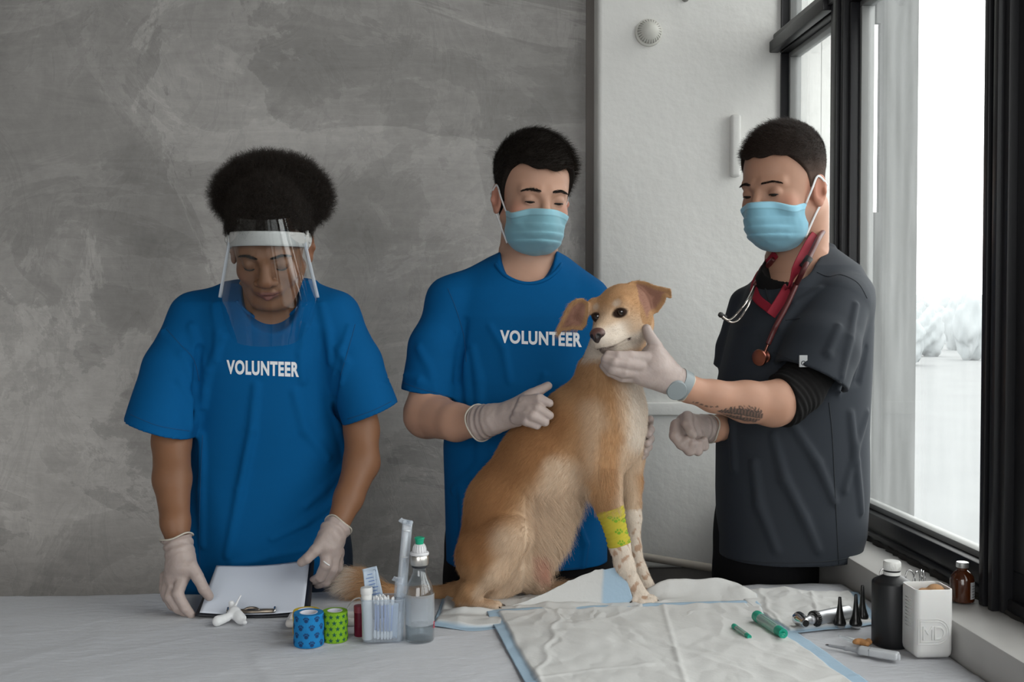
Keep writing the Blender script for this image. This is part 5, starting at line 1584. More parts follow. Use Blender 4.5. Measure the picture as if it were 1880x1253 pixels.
    for m in (1, -1):
        c(chain([(m * .0290, .028, -.0325, .0022), (m * .0262, .052, -.0395, .0018), (m * .018, .080, -.0420, .0016), (0, .098, -.0405, .0016)], .002), .003)
        c(ell((m * .0250, .052, .0120), (.0115, .010, .0095)), .006)
        u(ell((m * .0250, .0405, .0115), (.0125, .0120, .0115)), .003)
        c(ell((m * .0250, .0525, .0115), (.0088, .0080, .0062)), .0015)
    # ears
    def sheet(poly, yf, th=.0023):
        wpoly = [(W(a, b, 1.98)[0], W(a, b, 1.98)[2]) for a, b in poly]; F = polysdf(wpoly)
        def f(p):
            x, z = p[..., 0], p[..., 2]; d = F(x, z)
            yy = yf(x, z, d)
            k = np.abs(p[..., 1] - yy) - th
            return np.where((d > 0) & (k > 0), np.hypot(d, k), np.maximum(d, k))
        return f, F
    e1 = [(1080, 556), (1068, 547), (1056, 549), (1045, 557), (1036, 573), (1028, 590), (1021, 605), (1023, 619), (1032, 609), (1052, 606), (1068, 607), (1076, 596), (1080, 575)]
    e2 = [(1152, 524), (1160, 517), (1172, 515), (1187, 517), (1201, 524), (1230, 531), (1232, 549), (1222, 546), (1219, 557), (1206, 574), (1193, 578), (1184, 597), (1174, 590), (1168, 570), (1158, 545)]
    x1 = W(1050, 580, 1.98); x2 = W(1195, 548, 1.98)
    f1, F1 = sheet(e1, lambda x, z, d: 1.972 + .012 * np.clip(-d / .018, 0, 1) + .10 * (x1[0] - x) + .0 * z)
    f2, F2 = sheet(e2, lambda x, z, d: 1.976 + .014 * np.clip(-d / .020, 0, 1) - .10 * (x - x2[0]) + .12 * (z - x2[2]))
    S.u(f1, .006); S.u(f2, .006)
    S.u(cap(W(1090, 560, 1.985), W(1070, 575, 1.98), .012, .008), .012)
    S.u(cap(W(1166, 545, 1.995), W(1176, 575, 1.995), .012, .010), .014)
    S.add(lambda p: .0011 * wav(p, 55, 41, 3))
    lo = np.array([W(630, 500, 2.05)[0], 1.84, TABLE_Z - .01]); hi = np.array([W(1245, 500, 1.98)[0], 2.15, W(0, 505, 1.98)[2]])
    v, f = surface(S, lo, hi, .0019)
    v = relax(v, f, 1)
    TAN = np.array([.385, .222, .112]); CRM = np.array([.54, .405, .290]); DRK = np.array([.275, .135, .058]); WHT = np.array([.60, .52, .44])
    def coat(p):
        U, Vv = uv(p)
        q = ((p - t) @ R) / s
        n = wav(p, 35, 9, 3)
        c = np.tile(TAN, (len(p), 1)) * (1 + .10 * wav(p, 14, 2, 2))[:, None]
        def at(L, col, soft=.35):
            nonlocal c
            d = np.min([capuv(U, Vv, *g) for g in L], axis=0) + .12 * n
            c = blend(c, col, sstep(1.0 + soft, 1.0 - soft, d))
        at([((860, 1000), (915, 880), 34, 44), ((915, 880), (1000, 780), 40, 46)], DRK * 1.05, .5)
        at([((1060, 690), (1090, 740), 22, 26)], TAN * .8 + DRK * .2, .5)
        at([((1082, 750), (1095, 850), 20, 30), ((1010, 850), (1040, 890), 16, 22)], CRM * .55 + TAN * .45, .7)
        at([((1160, 690), (1166, 850), 32, 30), ((1140, 830), (1158, 960), 24, 34)], CRM, .5)
        at([((1172, 700), (1172, 800), 22, 24)], WHT, .6)
        at([((1030, 880), (990, 1000), 40, 66), ((985, 1000), (960, 1085), 62, 60), ((1060, 900), (1040, 960), 20, 40)], CRM, .5)
        at([((1110, 800), (1105, 880), 20, 22)], TAN * 1.15, .6)
        at([((930, 985), (950, 1000), 30, 30), ((940, 1000), (880, 1080), 20, 14)], CRM * .85 + TAN * .15, .6)
        at([((990, 1025), (992, 1055), 12, 14)], (.50, .27, .20), .7)
        leg = (U > 1105) & (Vv > 945)
        c = np.where(leg[:, None], WHT, c)
        sp = wav(p, 260, 77, 2)
        c = blend(c, (.34, .19, .11), sstep(.42, .56, sp) * leg * .75)
        c = blend(c, WHT, sstep(1092, 1108, Vv) * (U < 930) * (U > 840) * .5)
        # tail
        tl = U < 835
        c = np.where(tl[:, None], TAN * (1.05 + .1 * n)[:, None], c)
        c = blend(c, WHT, sstep(662, 640, U + 8 * n))
        # head
        hd = (np.abs(q[:, 0]) < .075) & (q[:, 1] > -.07) & (q[:, 2] > -.075) & (q[:, 2] < .07) & (Vv < 665)
        hw = sstep(-.055, -.02, q[:, 1]) * hd * sstep(-.074, -.050, q[:, 2] + .006 * n + .25 * np.minimum(q[:, 1] - .02, 0))
        face = blend(np.tile(TAN * 1.12, (len(p), 1)), CRM * 1.0, sstep(.01, .07, q[:, 1] + .25 * np.abs(q[:, 0]) - q[:, 2] * .9) * .85)
        face = blend(face, TAN * .85, np.exp(-(q[:, 0] / .006) ** 2) * sstep(.065, .02, q[:, 1]) * sstep(-.02, .01, q[:, 2]) * .6)
        face = blend(face, WHT, sstep(.035, .06, q[:, 1]) * sstep(.004, -.012, q[:, 2]))
        face = blend(face, WHT * .95, sstep(-.022, -.038, q[:, 2]) * sstep(.0, .03, q[:, 1]))
        for m in (1, -1):
            dd = np.linalg.norm((q - np.array((m * .0250, .0480, .0115))) / np.array((.0135, .02, .0092)), axis=1)
            face = blend(face, (.035, .020, .014), sstep(1.12, .85, dd))
            dd = np.linalg.norm((q - np.array((m * .022, .055, .030))) / np.array((.010, .02, .009)), axis=1)
            face = blend(face, WHT, sstep(1.2, .5, dd) * .5)
        face = blend(face, (.10, .07, .06), sstep(-.0365, -.040, q[:, 2]) * sstep(.066, .090, q[:, 1]) * sstep(-.056, -.050, q[:, 2]) * .8)
        ml = np.min([np.linalg.norm(q - np.array(g), axis=1) for g in ((.029, .030, -.0325), (.0282, .036, -.0350), (.027, .044, -.037), (-.029, .030, -.0325), (-.0282, .036, -.0350), (-.027, .044, -.037))], axis=0)
        face = blend(face, (.06, .035, .035), sstep(.0052, .003, ml))
        c = c * (1 - hw[:, None]) + face * hw[:, None]
        # ears
        x, z = p[:, 0], p[:, 2]
        for F, yc, lim in ((F1, 1.984, 1076), (F2, 1.990, 1166)):
            d = F(x, z); side = (U < lim) if lim < 1100 else (U > lim)
            isear = (d < .004) & side & (Vv < 622) & (p[:, 1] < 2.01)
            c = blend(c, TAN * .92, isear * 1.0)
            inner = sstep(-.0045, -.010, d + .0015 * n) * isear * (p[:, 1] < yc)
            c = blend(c, (.27, .14, .105), inner * .9)
        return np.clip(c, .005, 1)
    col = coat(v)
    bo = pydata('body', v, f, M_fur, root, col=col)
    # coat of hair
    rg = np.random.default_rng(12)
    def keep(p, n):
        q = ((p - t) @ R) / s
        U, Vv = uv(p)
        k = np.ones(len(p))
        for m in (1, -1):
            k *= np.linalg.norm((q - np.array((m * .0250, .0500, .0115))) / np.array((.013, .02, .0092)), axis=1) > 1
        k *= ~((np.linalg.norm((q - np.array((0, .102, -.016))) / np.array((.017, .017, .014)), axis=1) < 1))
        k *= ~((Vv > 935) & (Vv < 1000) & (U > 1098) & (U < 1158) & (p[:, 1] < 2.005))
        k *= n[:, 2] > -.85
        k = k * np.where((Vv < 665) & (U > 1015), 1.6, 1.0)
        return k
    def growth(N_, seed, sel, length, spread, lift, rad, bright=1.0):
        P, N = sample(v, f, N_, lambda p, n: keep(p, n) * sel(p), seed)
        rr = np.random.default_rng(seed)
        U, Vv = uv(P); q = ((P - t) @ R) / s
        D = np.tile(np.array([-.62, .0, -.78]), (N_, 1))
        hd = (Vv < 655) & (U > 1060)
        back = q * np.array([.8, .25, .9]); back[:, 1] -= .55 * (np.abs(back).max() + .02)
        D = np.where(hd[:, None], back @ R.T / (np.linalg.norm(back, axis=1, keepdims=True) + 1e-6), D)
        ch = (U > 1090) & (Vv > 655) & ~hd
        D = np.where(ch[:, None], np.array([.12, -.05, -1.0]), D)
        be = (U > 960) & (Vv > 900) & (U < 1090)
        D = np.where(be[:, None], np.array([.62, -.1, -.78]), D)
        tl = U < 835
        D = np.where(tl[:, None], np.array([-1, -.05, .05]), D)
        D = D - N * (D * N).sum(1, keepdims=True)
        D = D / (np.linalg.norm(D, axis=1, keepdims=True) + 1e-6) + N * lift + rr.normal(0, spread, P.shape)
        D /= np.linalg.norm(D, axis=1, keepdims=True)
        lf = np.ones(N_)
        lf = np.where(hd, .42, lf); lf = np.where(hd & ((U < 1066) | (U > 1182)), .3, lf); lf = np.where((Vv > 940) & (U > 1100), .5, lf); lf = np.where(be, 1.25, lf)
        L = (length * lf * (.6 + .7 * rr.random(N_)))[:, None]
        g = np.array([0, 0, -.12])
        pts = np.stack([P - N * .0006, P + D * L * .5, P + (D + g) * L], 1)
        cc = coat(P) * (bright * (.78 + .5 * rr.random((N_, 1))))
        return pts, cc, rad
    allp, allc = [], []
    for args in ((120000, 5, lambda p: np.ones(len(p)), .0095, .16, .22, .0002, 1.1),
                 (9000, 6, lambda p: ((uv(p)[0] > 975) & (uv(p)[0] < 1075) & (uv(p)[1] > 890)) * 1.0, .022, .18, .35, .0002, 1.12),
                 (4000, 7, lambda p: ((uv(p)[0] > 1085) & (uv(p)[0] < 1130) & (uv(p)[1] > 850) & (uv(p)[1] < 930)) * 1.0, .016, .2, .3, .0002, 1.1)):
        a, b, r_ = growth(*args); allp.append(a); allc.append(b)
    # brush of the tail
    P, N = sample(v, f, 5200, lambda p, n: sstep(720, 660, uv(p)[0]), 9)
    U, _ = uv(P)
    D = np.array([-.85, -.1, .22]) + N * .45 + rg.normal(0, .16, P.shape); D /= np.linalg.norm(D, axis=1, keepdims=True)
    L = (.018 + .024 * rg.random((len(P), 1)))
    pts = np.stack([P, P + D * L * .5, P + (D + np.array([-.2, 0, -.22])) * L], 1)
    allp.append(pts); allc.append(blend(np.tile(TAN * 1.15, (len(P), 1)), WHT * 1.15, sstep(672, 646, U + rg.normal(0, 6, len(U)))) * (.8 + .4 * rg.random((len(P), 1))))
    strands('fur', np.concatenate(allp), .00018, np.concatenate(allc), M_furhair, root)
    # eyes, nose, claws
    to = lambda q: (np.asarray(q, float) * s) @ R.T + t
    M_eye = mat('dog_eye', (.012, .006, .004), rough=.06, spec=.7, coat=1.0)
    for m in (1, -1):
        e = to((m * .0250, .0405, .0115))
        lathe('eye', [(0, -.0098)] + [(.0098 * math.sin(a), -.0098 * math.cos(a)) for a in np.linspace(.2, 2.9, 16)] + [(0, .0098)], M_eye, root, e, R @ np.array([0, 1, 0]), seg=28, autos=80)
    Nn = Sdf()
    Nn.u(T(ell((0, .098, -.0125), (.0150, .0115, .0115)), R, t, s)).u(T(ell((0, .104, -.020), (.0065, .0070, .0080)), R, t, s), .005)
    for m in (1, -1):
        Nn.s(T(ell((m * .0068, .1120, -.0140), (.0034, .0042, .0036)), R, t, s), .002)
    Nn.s(T(cap((0, .1105, -.012), (0, .112, -.028), .0007, .0007), R, t, s), .0015)
    vn, fn = surface(Nn, to((0, .1, -.016)) - .028, to((0, .1, -.016)) + .028, .0009)
    qn = ((vn - t) @ R) / s
    cn = blend(np.tile((.115, .058, .048), (len(vn), 1)), (.012, .008, .008), sstep(-.010, -.018, qn[:, 2]) * .9)
    for m in (1, -1):
        cn = blend(cn, (.006, .004, .004), sstep(.0055, .0035, np.linalg.norm(qn - np.array((m * .0068, .1085, -.0140)), axis=1)))
    pydata('nose', vn, fn, mat('dog_nose', (.1, .05, .04), rough=.32, spec=.6, vcol='col', bump=.5, bscale=900, bdist=.0006), root, col=cn)
    M_claw = mat('claw', (.035, .024, .018), rough=.35)
    for a, b, r_ in toes:
        d = b - a; d[2] *= .2; d /= np.linalg.norm(d)
        tube('claw', [b + d * r_ * .75 + np.array([0, 0, .001]), b + d * (r_ + .0035) + np.array([0, 0, -.001]), b + d * (r_ + .0070) + np.array([0, 0, -.0040])], [.0022, .0018, .0005], M_claw, root, seg=8, n=3)
    # yellow bandage with green paw prints
    Bn = Sdf()
    ax = [W(1118, 934, 1.968), W(1137, 1001, 1.965)]
    d = ax[1] - ax[0]; Ln = np.linalg.norm(d); d /= Ln
    Bn.u(chain([tuple(wp(1110, 900, 1.971, 26)), tuple(wp(1121, 940, 1.968, 24.0)), tuple(wp(1137, 1000, 1.965, 19.8)), tuple(wp(1142, 1020, 1.966, 19.5))], .008))
    Bn.add(lambda p: .0006 * np.sin(((p - ax[0]) @ d) * 700 + p[..., 0] * 200) * (1) - .0003)
    Bn.add(lambda p: .0008 * ((((p - ax[0]) @ (d + np.array([.15, 0, 0]))) * 95) % 1.0 - .5))
    Bn.i(lambda p: (ax[0] - p) @ d, .0008); Bn.i(lambda p: (p - ax[1]) @ d, .0008)
    vb, fb = surface(Bn, np.minimum(*ax) - .045, np.maximum(*ax) + .045, .0009)
    U, Vv = uv(vb)
    cb = np.tile((.42, .36, .03), (len(vb), 1)) * (1 + .10 * wav(vb, 60, 3, 2))[:, None]
    pads = []
    for (a, b, r_) in [(1124, 950, 6.5), (1140, 952, 5), (1130, 972, 6.5), (1147, 974, 5), (1113, 945, 4), (1134, 992, 6), (1150, 990, 4)]:
        pads.append((a, b, r_ * .52, r_ * .42))
        for k_, an in enumerate((200, 245, 295, 340)):
            pads.append((a + r_ * .95 * math.cos(math.radians(an)), b + r_ * .95 * math.sin(math.radians(an)), r_ * .26, r_ * .32))
    g = np.zeros(len(vb))
    for a, b, rx, ry in pads: g = np.maximum(g, sstep(1.25, .85, np.hypot((U - a) / rx, (Vv - b) / ry)))
    cb = blend(cb, (.14, .30, .012), g * (vb[:, 1] < 1.972))
    pydata('leg_bandage', vb, fb, mat('bandage_wrap', (.5, .4, .03), rough=.85, vcol='col', bump=.5, bscale=600, bdist=.0008), root, col=cb)
    tape = []
    for a, b in ((1139, 941), (1142, 960), (1144, 985)): tape.append(W(a, b, 1.947))
    return root
dog()
# ============================================================ pads and instruments on the table
M_pad = mat('absorbent_pad', (.7, .7, .7), rough=.85, spec=.2, vcol='col', bump=.35, bscale=160, bdist=.0015)
PAD_W = np.array([.56, .56, .55]); PAD_B = np.array([.34, .46, .57])
PLACED = []
def bil(c, u, v):
    c = [np.asarray(q, float) for q in c]
    u = u[..., None]; v = v[..., None]
    return (c[0] * (1 - u) + c[1] * u) * (1 - v) + (c[3] * (1 - u) + c[2] * u) * v
def pad(name, corners, label, n=(150, 110), b=(.02, .02, .02, .02), lift=.0015, amp=.0012, seed=1, hump=None, free=False, edge=None, bulk=.0028):
    """corners far-left, far-right, near-right, near-left (world points); b = width of the blue film at left, right, far, near"""
    u, v = np.meshgrid(np.linspace(0, 1, n[0]), np.linspace(0, 1, n[1]), indexing='ij')
    P = bil(corners, u, v)
    if edge: P = edge(P, u, v)
    wx = np.linalg.norm(np.asarray(corners[1]) - corners[0]); wy = np.linalg.norm(np.asarray(corners[3]) - corners[0])
    ds = np.minimum.reduce([u * wx - b[0] + 0 * v, (1 - u) * wx - b[1], v * wy - b[2], (1 - v) * wy - b[3]])
    nn = .0025 * wav(P, 55, seed, 2)
    core = sstep(-.002, .004, ds + nn)
    q = np.stack([u * wx, v * wy, 0 * u], -1)
    quilt = np.abs(wav(q, 42, seed + 3, 3)) + .8 * (1 - np.abs(wav(q * np.array([1, .6, 1]), 30, seed + 5, 4))) ** 3
    crease_ = np.exp(-((q[..., 0] * .8 + q[..., 1] * .25 - wx * .22 + .004 * np.sin(q[..., 1] * 60)) / .004) ** 2) + np.exp(-((q[..., 0] * .85 + q[..., 1] * .2 - wx * .55) / .004) ** 2)
    h = lift + core * (bulk + amp * 1.6 * (quilt - .3) + .0016 * crease_) + amp * wav(P, 24, seed + 9, 3)
    if hump is not None: h = h + hump(P, u, v)
    if free:
        nrm = np.cross(np.asarray(corners[1]) - corners[0], np.asarray(corners[3]) - corners[0]); nrm /= -np.linalg.norm(nrm)
        P = P + h[..., None] * nrm
    else:
        P[..., 2] = TABLE_Z + .003 + cloth_h(P[..., 0], P[..., 1]) + np.maximum(h, .0004)
    col = blend(PAD_B, PAD_W, core.reshape(-1))
    idx = np.arange(n[0] - 1)[:, None] * n[1] + np.arange(n[1] - 1)[None]
    f = np.stack([idx, idx + 1, idx + n[1] + 1, idx + n[1]], -1).reshape(-1, 4)[:, ::-1]
    o = pydata(name, P.reshape(-1, 3), f, M_pad, None, col=col)
    md = o.modifiers.new('thick', 'SOLIDIFY'); md.thickness = .0008; md.offset = 1 if free else -1
    tag(o, label, 'absorbent pad')
    return o
tp = lambda a, b, z=TABLE_Z + .003: TP(a, b, z)
def hump2(P, u, v):
    U, Vv = uv(P)
    x = P[..., 0]; y = P[..., 1]
    a = tp(1290, 1098); h = 0
    for (px, py, hh, rx, ry) in ((1215, 1096, .030, .035, .022), (1262, 1094, .036, .045, .024), (1318, 1096, .034, .045, .028), (1365, 1104, .016, .03, .02), (1010, 1120, .004, .1, .012), (870, 1128, .008, .04, .010)):
        c = tp(px, py)
        h = h + hh * np.exp(-((x - c[0]) / rx) ** 2 - ((y - c[1]) / ry) ** 2) * (1 - .0 * h)
    mound = sstep(.008, .02, h)
    return h + mound * (.006 * wav(P * np.array([1, 1.6, 0]), 30, 17, 3))
def edge2(P, u, v): return P
pad('underpad', [tp(812, 1100), tp(1400, 1099), tp(1420, 1150), tp(792, 1150)], 'crumpled white pad with pale blue rim lying right under the sitting dog',
    n=(240, 90), b=(.006, .01, -.012, .016), lift=.001, amp=.0030, seed=4, hump=hump2, edge=lambda P, u, v: P + np.stack([0 * u, -.030 * np.exp(-((u - .13) / .10) ** 2) * v + .0 * u, 0 * u], -1))
pad('underpad', [tp(1330, 1094), tp(1575, 1093), tp(1618, 1150), tp(1452, 1166)], 'small pad under the metal otoscope beside the window sill',
    n=(130, 80), b=(.004, .018, .004, .008), lift=.003, amp=.0020, seed=14, hump=lambda P, u, v: .010 * np.exp(-((u - .35) / .25) ** 2 - (v / .25) ** 2))
pad('underpad', [tp(893, 1128), tp(1388, 1112), tp(1640, 1290), tp(985, 1300)], 'large quilted white pad with pale blue border, nearest the front of the table',
    n=(240, 170), b=(.018, .026, .014, .02), lift=.0035, amp=.0016, seed=24, hump=lambda P, u, v: .004 * np.exp(-((v) / .05) ** 2))
pad('underpad', [W(1008, 1092, 1.962), W(1143, 1040, 1.958), W(1171, 1129, 1.950), W(893, 1131, 1.948)], 'folded up pad corner standing before the dog, blue strip down its right side',
    n=(110, 70), b=(-.01, .034, -.01, -.01), lift=.0, amp=.0012, seed=34, free=True, bulk=.002,
    edge=lambda P, u, v: P + np.stack([0 * u, .010 * np.sin(u * 3.0) * (1 - v), .006 * np.sin(u * 3.14) * (1 - v)], -1))

# ---- clipboard with paper
M_board = mat('black_board', (.012, .013, .018), rough=.45)
M_paper = mat('blank_paper', (.60, .64, .72), rough=.8, bump=.1, bscale=300, bdist=.0003)
M_clip = mat('brass_clip', (.36, .30, .24), rough=.35, metal=.9)
def clipboard():
    BL, BR = tp(358, 1131, TABLE_Z + .010), tp(569, 1128, TABLE_Z + .010)
    TR, TL = W(577, 1030, 2.070), W(398, 1040, 2.070)
    r = thing('clipboard', 'black clipboard with blank white sheet tilted up in gloved hands', 'clipboard', (BL + BR) / 2 - np.array([0, 0, .005]))
    def sheet(name, c, th, m, off, bow=.006, nn=26, cut=None):
        u, v = np.meshgrid(np.linspace(0, 1, nn), np.linspace(0, 1, nn), indexing='ij')
        P = bil(c, u, v)
        nr = np.cross(np.asarray(c[1]) - c[0], np.asarray(c[3]) - c[0]); nr /= np.linalg.norm(nr)
        if nr[1] > 0: nr = -nr
        P = P + nr * (off + -bow * np.sin(u * PI))[..., None]
        idx = np.arange(nn - 1)[:, None] * nn + np.arange(nn - 1)[None]
        f = np.stack([idx, idx + 1, idx + nn + 1, idx + nn], -1).reshape(-1, 4)
        o = pydata(name, P.reshape(-1, 3), f, m, r)
        md = o.modifiers.new('thick', 'SOLIDIFY'); md.thickness = th; md.offset = 0
        return nr
    nr = sheet('board', [BL, BR, TR, TL], .003, M_board, .0)
    e = lambda u, v: bil([BL, BR, TR, TL], np.array(u), np.array(v))
    sheet('paper', [e(.035, .03), e(.945, .03), e(.955, 1.0), e(.0, .985)], .0006, M_paper, .0028)
    c0, c1 = e(.28, .035) + nr * .004, e(.69, .035) + nr * .004
    upv = (TR - BR) / np.linalg.norm(TR - BR); ax = (c1 - c0) / np.linalg.norm(c1 - c0)
    bm = bmesh.new()
    tube('', [c0, c1], .0042, None, bm_out=bm, seg=12, n=1, flat=(.010, .0045), up=nr)
    cm = (c0 + c1) / 2
    tube('', [cm - ax * .014 + upv * .001, cm - ax * .006 + upv * .0065 + nr * .001, cm + ax * .006 + upv * .0065 + nr * .001, cm + ax * .014 + upv * .001], .0026, None, bm_out=bm, seg=10, n=4)
    cl = bm_link('clip', bm, M_clip, r, smooth=True)
    M_ch = mat('clip_chrome', (.6, .6, .6), rough=.2, metal=1.0)
    for q in (c0, c1): tube('clip_end', [q - upv * .006 + nr * .002, q + upv * .007 + nr * .002], .0022, M_ch, cl, seg=10, n=1)
    box('clip_slot', *(lambda c: (c[0] - .006, c[0] + .006, c[1] - .0010, c[1] + .001, c[2] - .0012, c[2] + .0012))(cm + nr * .0030), M_board, cl)
clipboard()

def blob(name, parts, m, label, cat, h=.0012, amp=.0012, fr=120, seed=1, k=.004, group=None, flat=True, col=None):
    S = Sdf()
    for q in parts: S.u(q, k)
    S.add(lambda p: amp * wav(p, fr, seed, 3))
    if flat: S.i(half((0, 0, -1), (0, 0, TABLE_Z + .002)), .0)
    return S
M_cotton = mat('white_cotton', (.68, .69, .70), rough=.95, sheen=.3, bump=.4, bscale=400, bdist=.001)
def cotton():
    P = lambda a, b, dz=.008: tp(a, b) + np.array([0, 0, dz])
    S = blob('', [chain([tuple(np.append(P(398, 1150), .0085)), tuple(np.append(P(418, 1146, .012), .0065)), tuple(np.append(P(430, 1142, .016), .010)), tuple(np.append(P(443, 1146, .009), .009))], .004),
                  cap(P(430, 1140, .016), P(426, 1138, .028), .009, .005), cap(P(432, 1140, .026), P(442, 1136, .040), .003, .0008), cap(P(436, 1144, .010), P(449, 1150, .006), .008, .005)],
             None, '', '', amp=.0016, fr=140, seed=6)
    v, f = surface(S, P(375, 1160) - .02, P(470, 1130) + np.array([.02, .03, .05]), .0013)
    tag(pydata('cotton_wad', v, f, M_cotton), 'small twisted wad of white cotton in front of the clipboard', 'cotton')
cotton()

# ---- rolls of cohesive bandage
def tape_roll(name, base, R_, H_, r_in, col, mark, pat, label, seed=0):
    r = thing(name, label, 'bandage roll', base, 'bandage rolls standing on the table')
    nt_, nz_ = 300, 72
    A = np.linspace(0, 2 * PI, nt_, endpoint=False); Z = np.linspace(0, 1, nz_)
    a, z = np.meshgrid(A, Z, indexing='ij')
    rr = R_ * (1 - .035 * np.maximum(0, np.abs(z - .5) * 2 - .86) / .14) + .00025 * np.sin(a * 90) + .0004 * np.sin(z * H_ * 260 + seed)
    P = np.stack([base[0] + rr * np.cos(a), base[1] + rr * np.sin(a), base[2] + z * H_], -1)
    s_ = ((a + PI) % (2 * PI)) * R_; zz = z * H_
    w = pat(s_, zz)
    c = blend(np.array(col), np.array(mark), w.reshape(-1)) * (1 + .05 * np.sin(a * 180).reshape(-1)[:, None])
    i = np.arange(nt_); idx = (i[:, None] * nz_ + np.arange(nz_ - 1)[None]); j = (((i + 1) % nt_)[:, None] * nz_ + np.arange(nz_ - 1)[None])
    f = np.stack([idx, j, j + 1, idx + 1], -1).reshape(-1, 4)
    pydata('wrap', P.reshape(-1, 3), f, mat(name + '_wrap', col, rough=.85, vcol='col', bump=.5, bscale=700, bdist=.0006), r, col=c)
    lathe('wrap_edge', [(r_in, H_), (r_in + .001, H_ + .0003), ((R_ + r_in) / 2, H_ - .0004), (R_ * .966, H_)], mat(name + '_edge', [q * .95 for q in col], rough=.9, bump=.8, bscale=900, bdist=.0008), r, base, seg=64)
    lathe('core', [(r_in - .0012, .001), (r_in, .001), (r_in, H_ + .0004), (r_in - .0012, H_ + .0004), (r_in - .0012, .001)], mat(name + '_core', (.60, .60, .66), rough=.7), r, base, seg=48)
    return r
def grid_marks(px, pz, shape, stagger=True):
    def f(s, z):
        row = np.floor(z / pz); off = (row % 2) * px / 2 if stagger else 0
        u = ((s + off) % px) - px / 2; v = (z % pz) - pz / 2
        return shape(u, v)
    return f
def star(u, v, r=.0042):
    a = np.arctan2(u, v); d = np.hypot(u, v)
    k = np.abs(((a / (2 * PI / 5)) % 1) - .5) * 2
    return sstep(1.08, .92, d / (r * (.42 + .58 * k ** 1.6)))
def pawshape(u, v):
    g = sstep(1.2, .8, np.hypot(u / .0034, (v + .0012) / .0030))
    for k, an in enumerate((30, 70, 110, 150)):
        x, y = .0043 * math.cos(math.radians(an)), .0040 * math.sin(math.radians(an))
        g = np.maximum(g, sstep(1.3, .7, np.hypot((u - x) / .0013, (v - y) / .0017)))
    return g
tape_roll('bandage_roll', tp(567, 1184), .0240, .0525, .0145, (.003, .17, .42), (.004, .035, .12), grid_marks(.0182, .0130, pawshape), 'blue bandage roll with dark paw prints, front left of the rolls')
tape_roll('bandage_roll', tp(615, 1176), .0208, .0490, .0125, (.17, .36, .008), (.006, .075, .045), grid_marks(.0112, .0095, lambda u, v: star(u, v)), 'lime green bandage roll with dark stars')
tape_roll('bandage_roll', tp(563, 1164), .0225, .0400, .0140, (.55, .40, .025), (.40, .20, .02), grid_marks(.02, .014, pawshape), 'yellow bandage roll half hidden behind the blue roll')

# ---- low white tray behind the rolls
def tray():
    a, b = tp(523, 1156), tp(668, 1146)
    x0, x1, y0, y1 = a[0], b[0], a[1] - .0, a[1] + .055
    bm = bmesh.new()
    z0 = TABLE_Z + .004
    box_bm(bm, x0, x1, y0, y1, z0, z0 + .014, .006, 3)
    top = max(bm.faces, key=lambda q: q.calc_center_median().z * 10 + q.calc_area() * 100)
    r_ = bmesh.ops.inset_region(bm, faces=[top], thickness=.003)
    bmesh.ops.translate(bm, verts=top.verts, vec=(0, 0, -.010))
    return tag(bm_link('instrument_tray', bm, mat('white_tray', (.62, .60, .58), rough=.4), autos=40), 'shallow white tray lying behind the bandage rolls', 'tray')
tray()
tag(tube('string', [tp(634, 1142, TABLE_Z + .022), W(637, 1120, 1.87), W(648, 1103, 1.86), W(662, 1099, 1.85), W(668, 1112, 1.83)], .0011, mat('white_cord', (.6, .6, .6), rough=.5), seg=8, n=6),
    'thin white string looping up from the tray to the cup', 'string')
M_redv = mat('dark_red_vial', (.11, .008, .022), rough=.25, spec=.5)
lathe_base = tp(660, 1168)
rv = thing('vial', 'dark red vial standing left behind the swab cup', 'vial', lathe_base)
lathe('vial_body', [(0, 0), (.0085, 0), (.009, .001), (.009, .040), (0, .040)], M_redv, rv, lathe_base, seg=28)
lathe('vial_cap', [(0, .040), (.0093, .040), (.0093, .050), (.0085, .051), (0, .051)], mat('vial_lid', (.20, .03, .05), rough=.4), rv, lathe_base, seg=28)

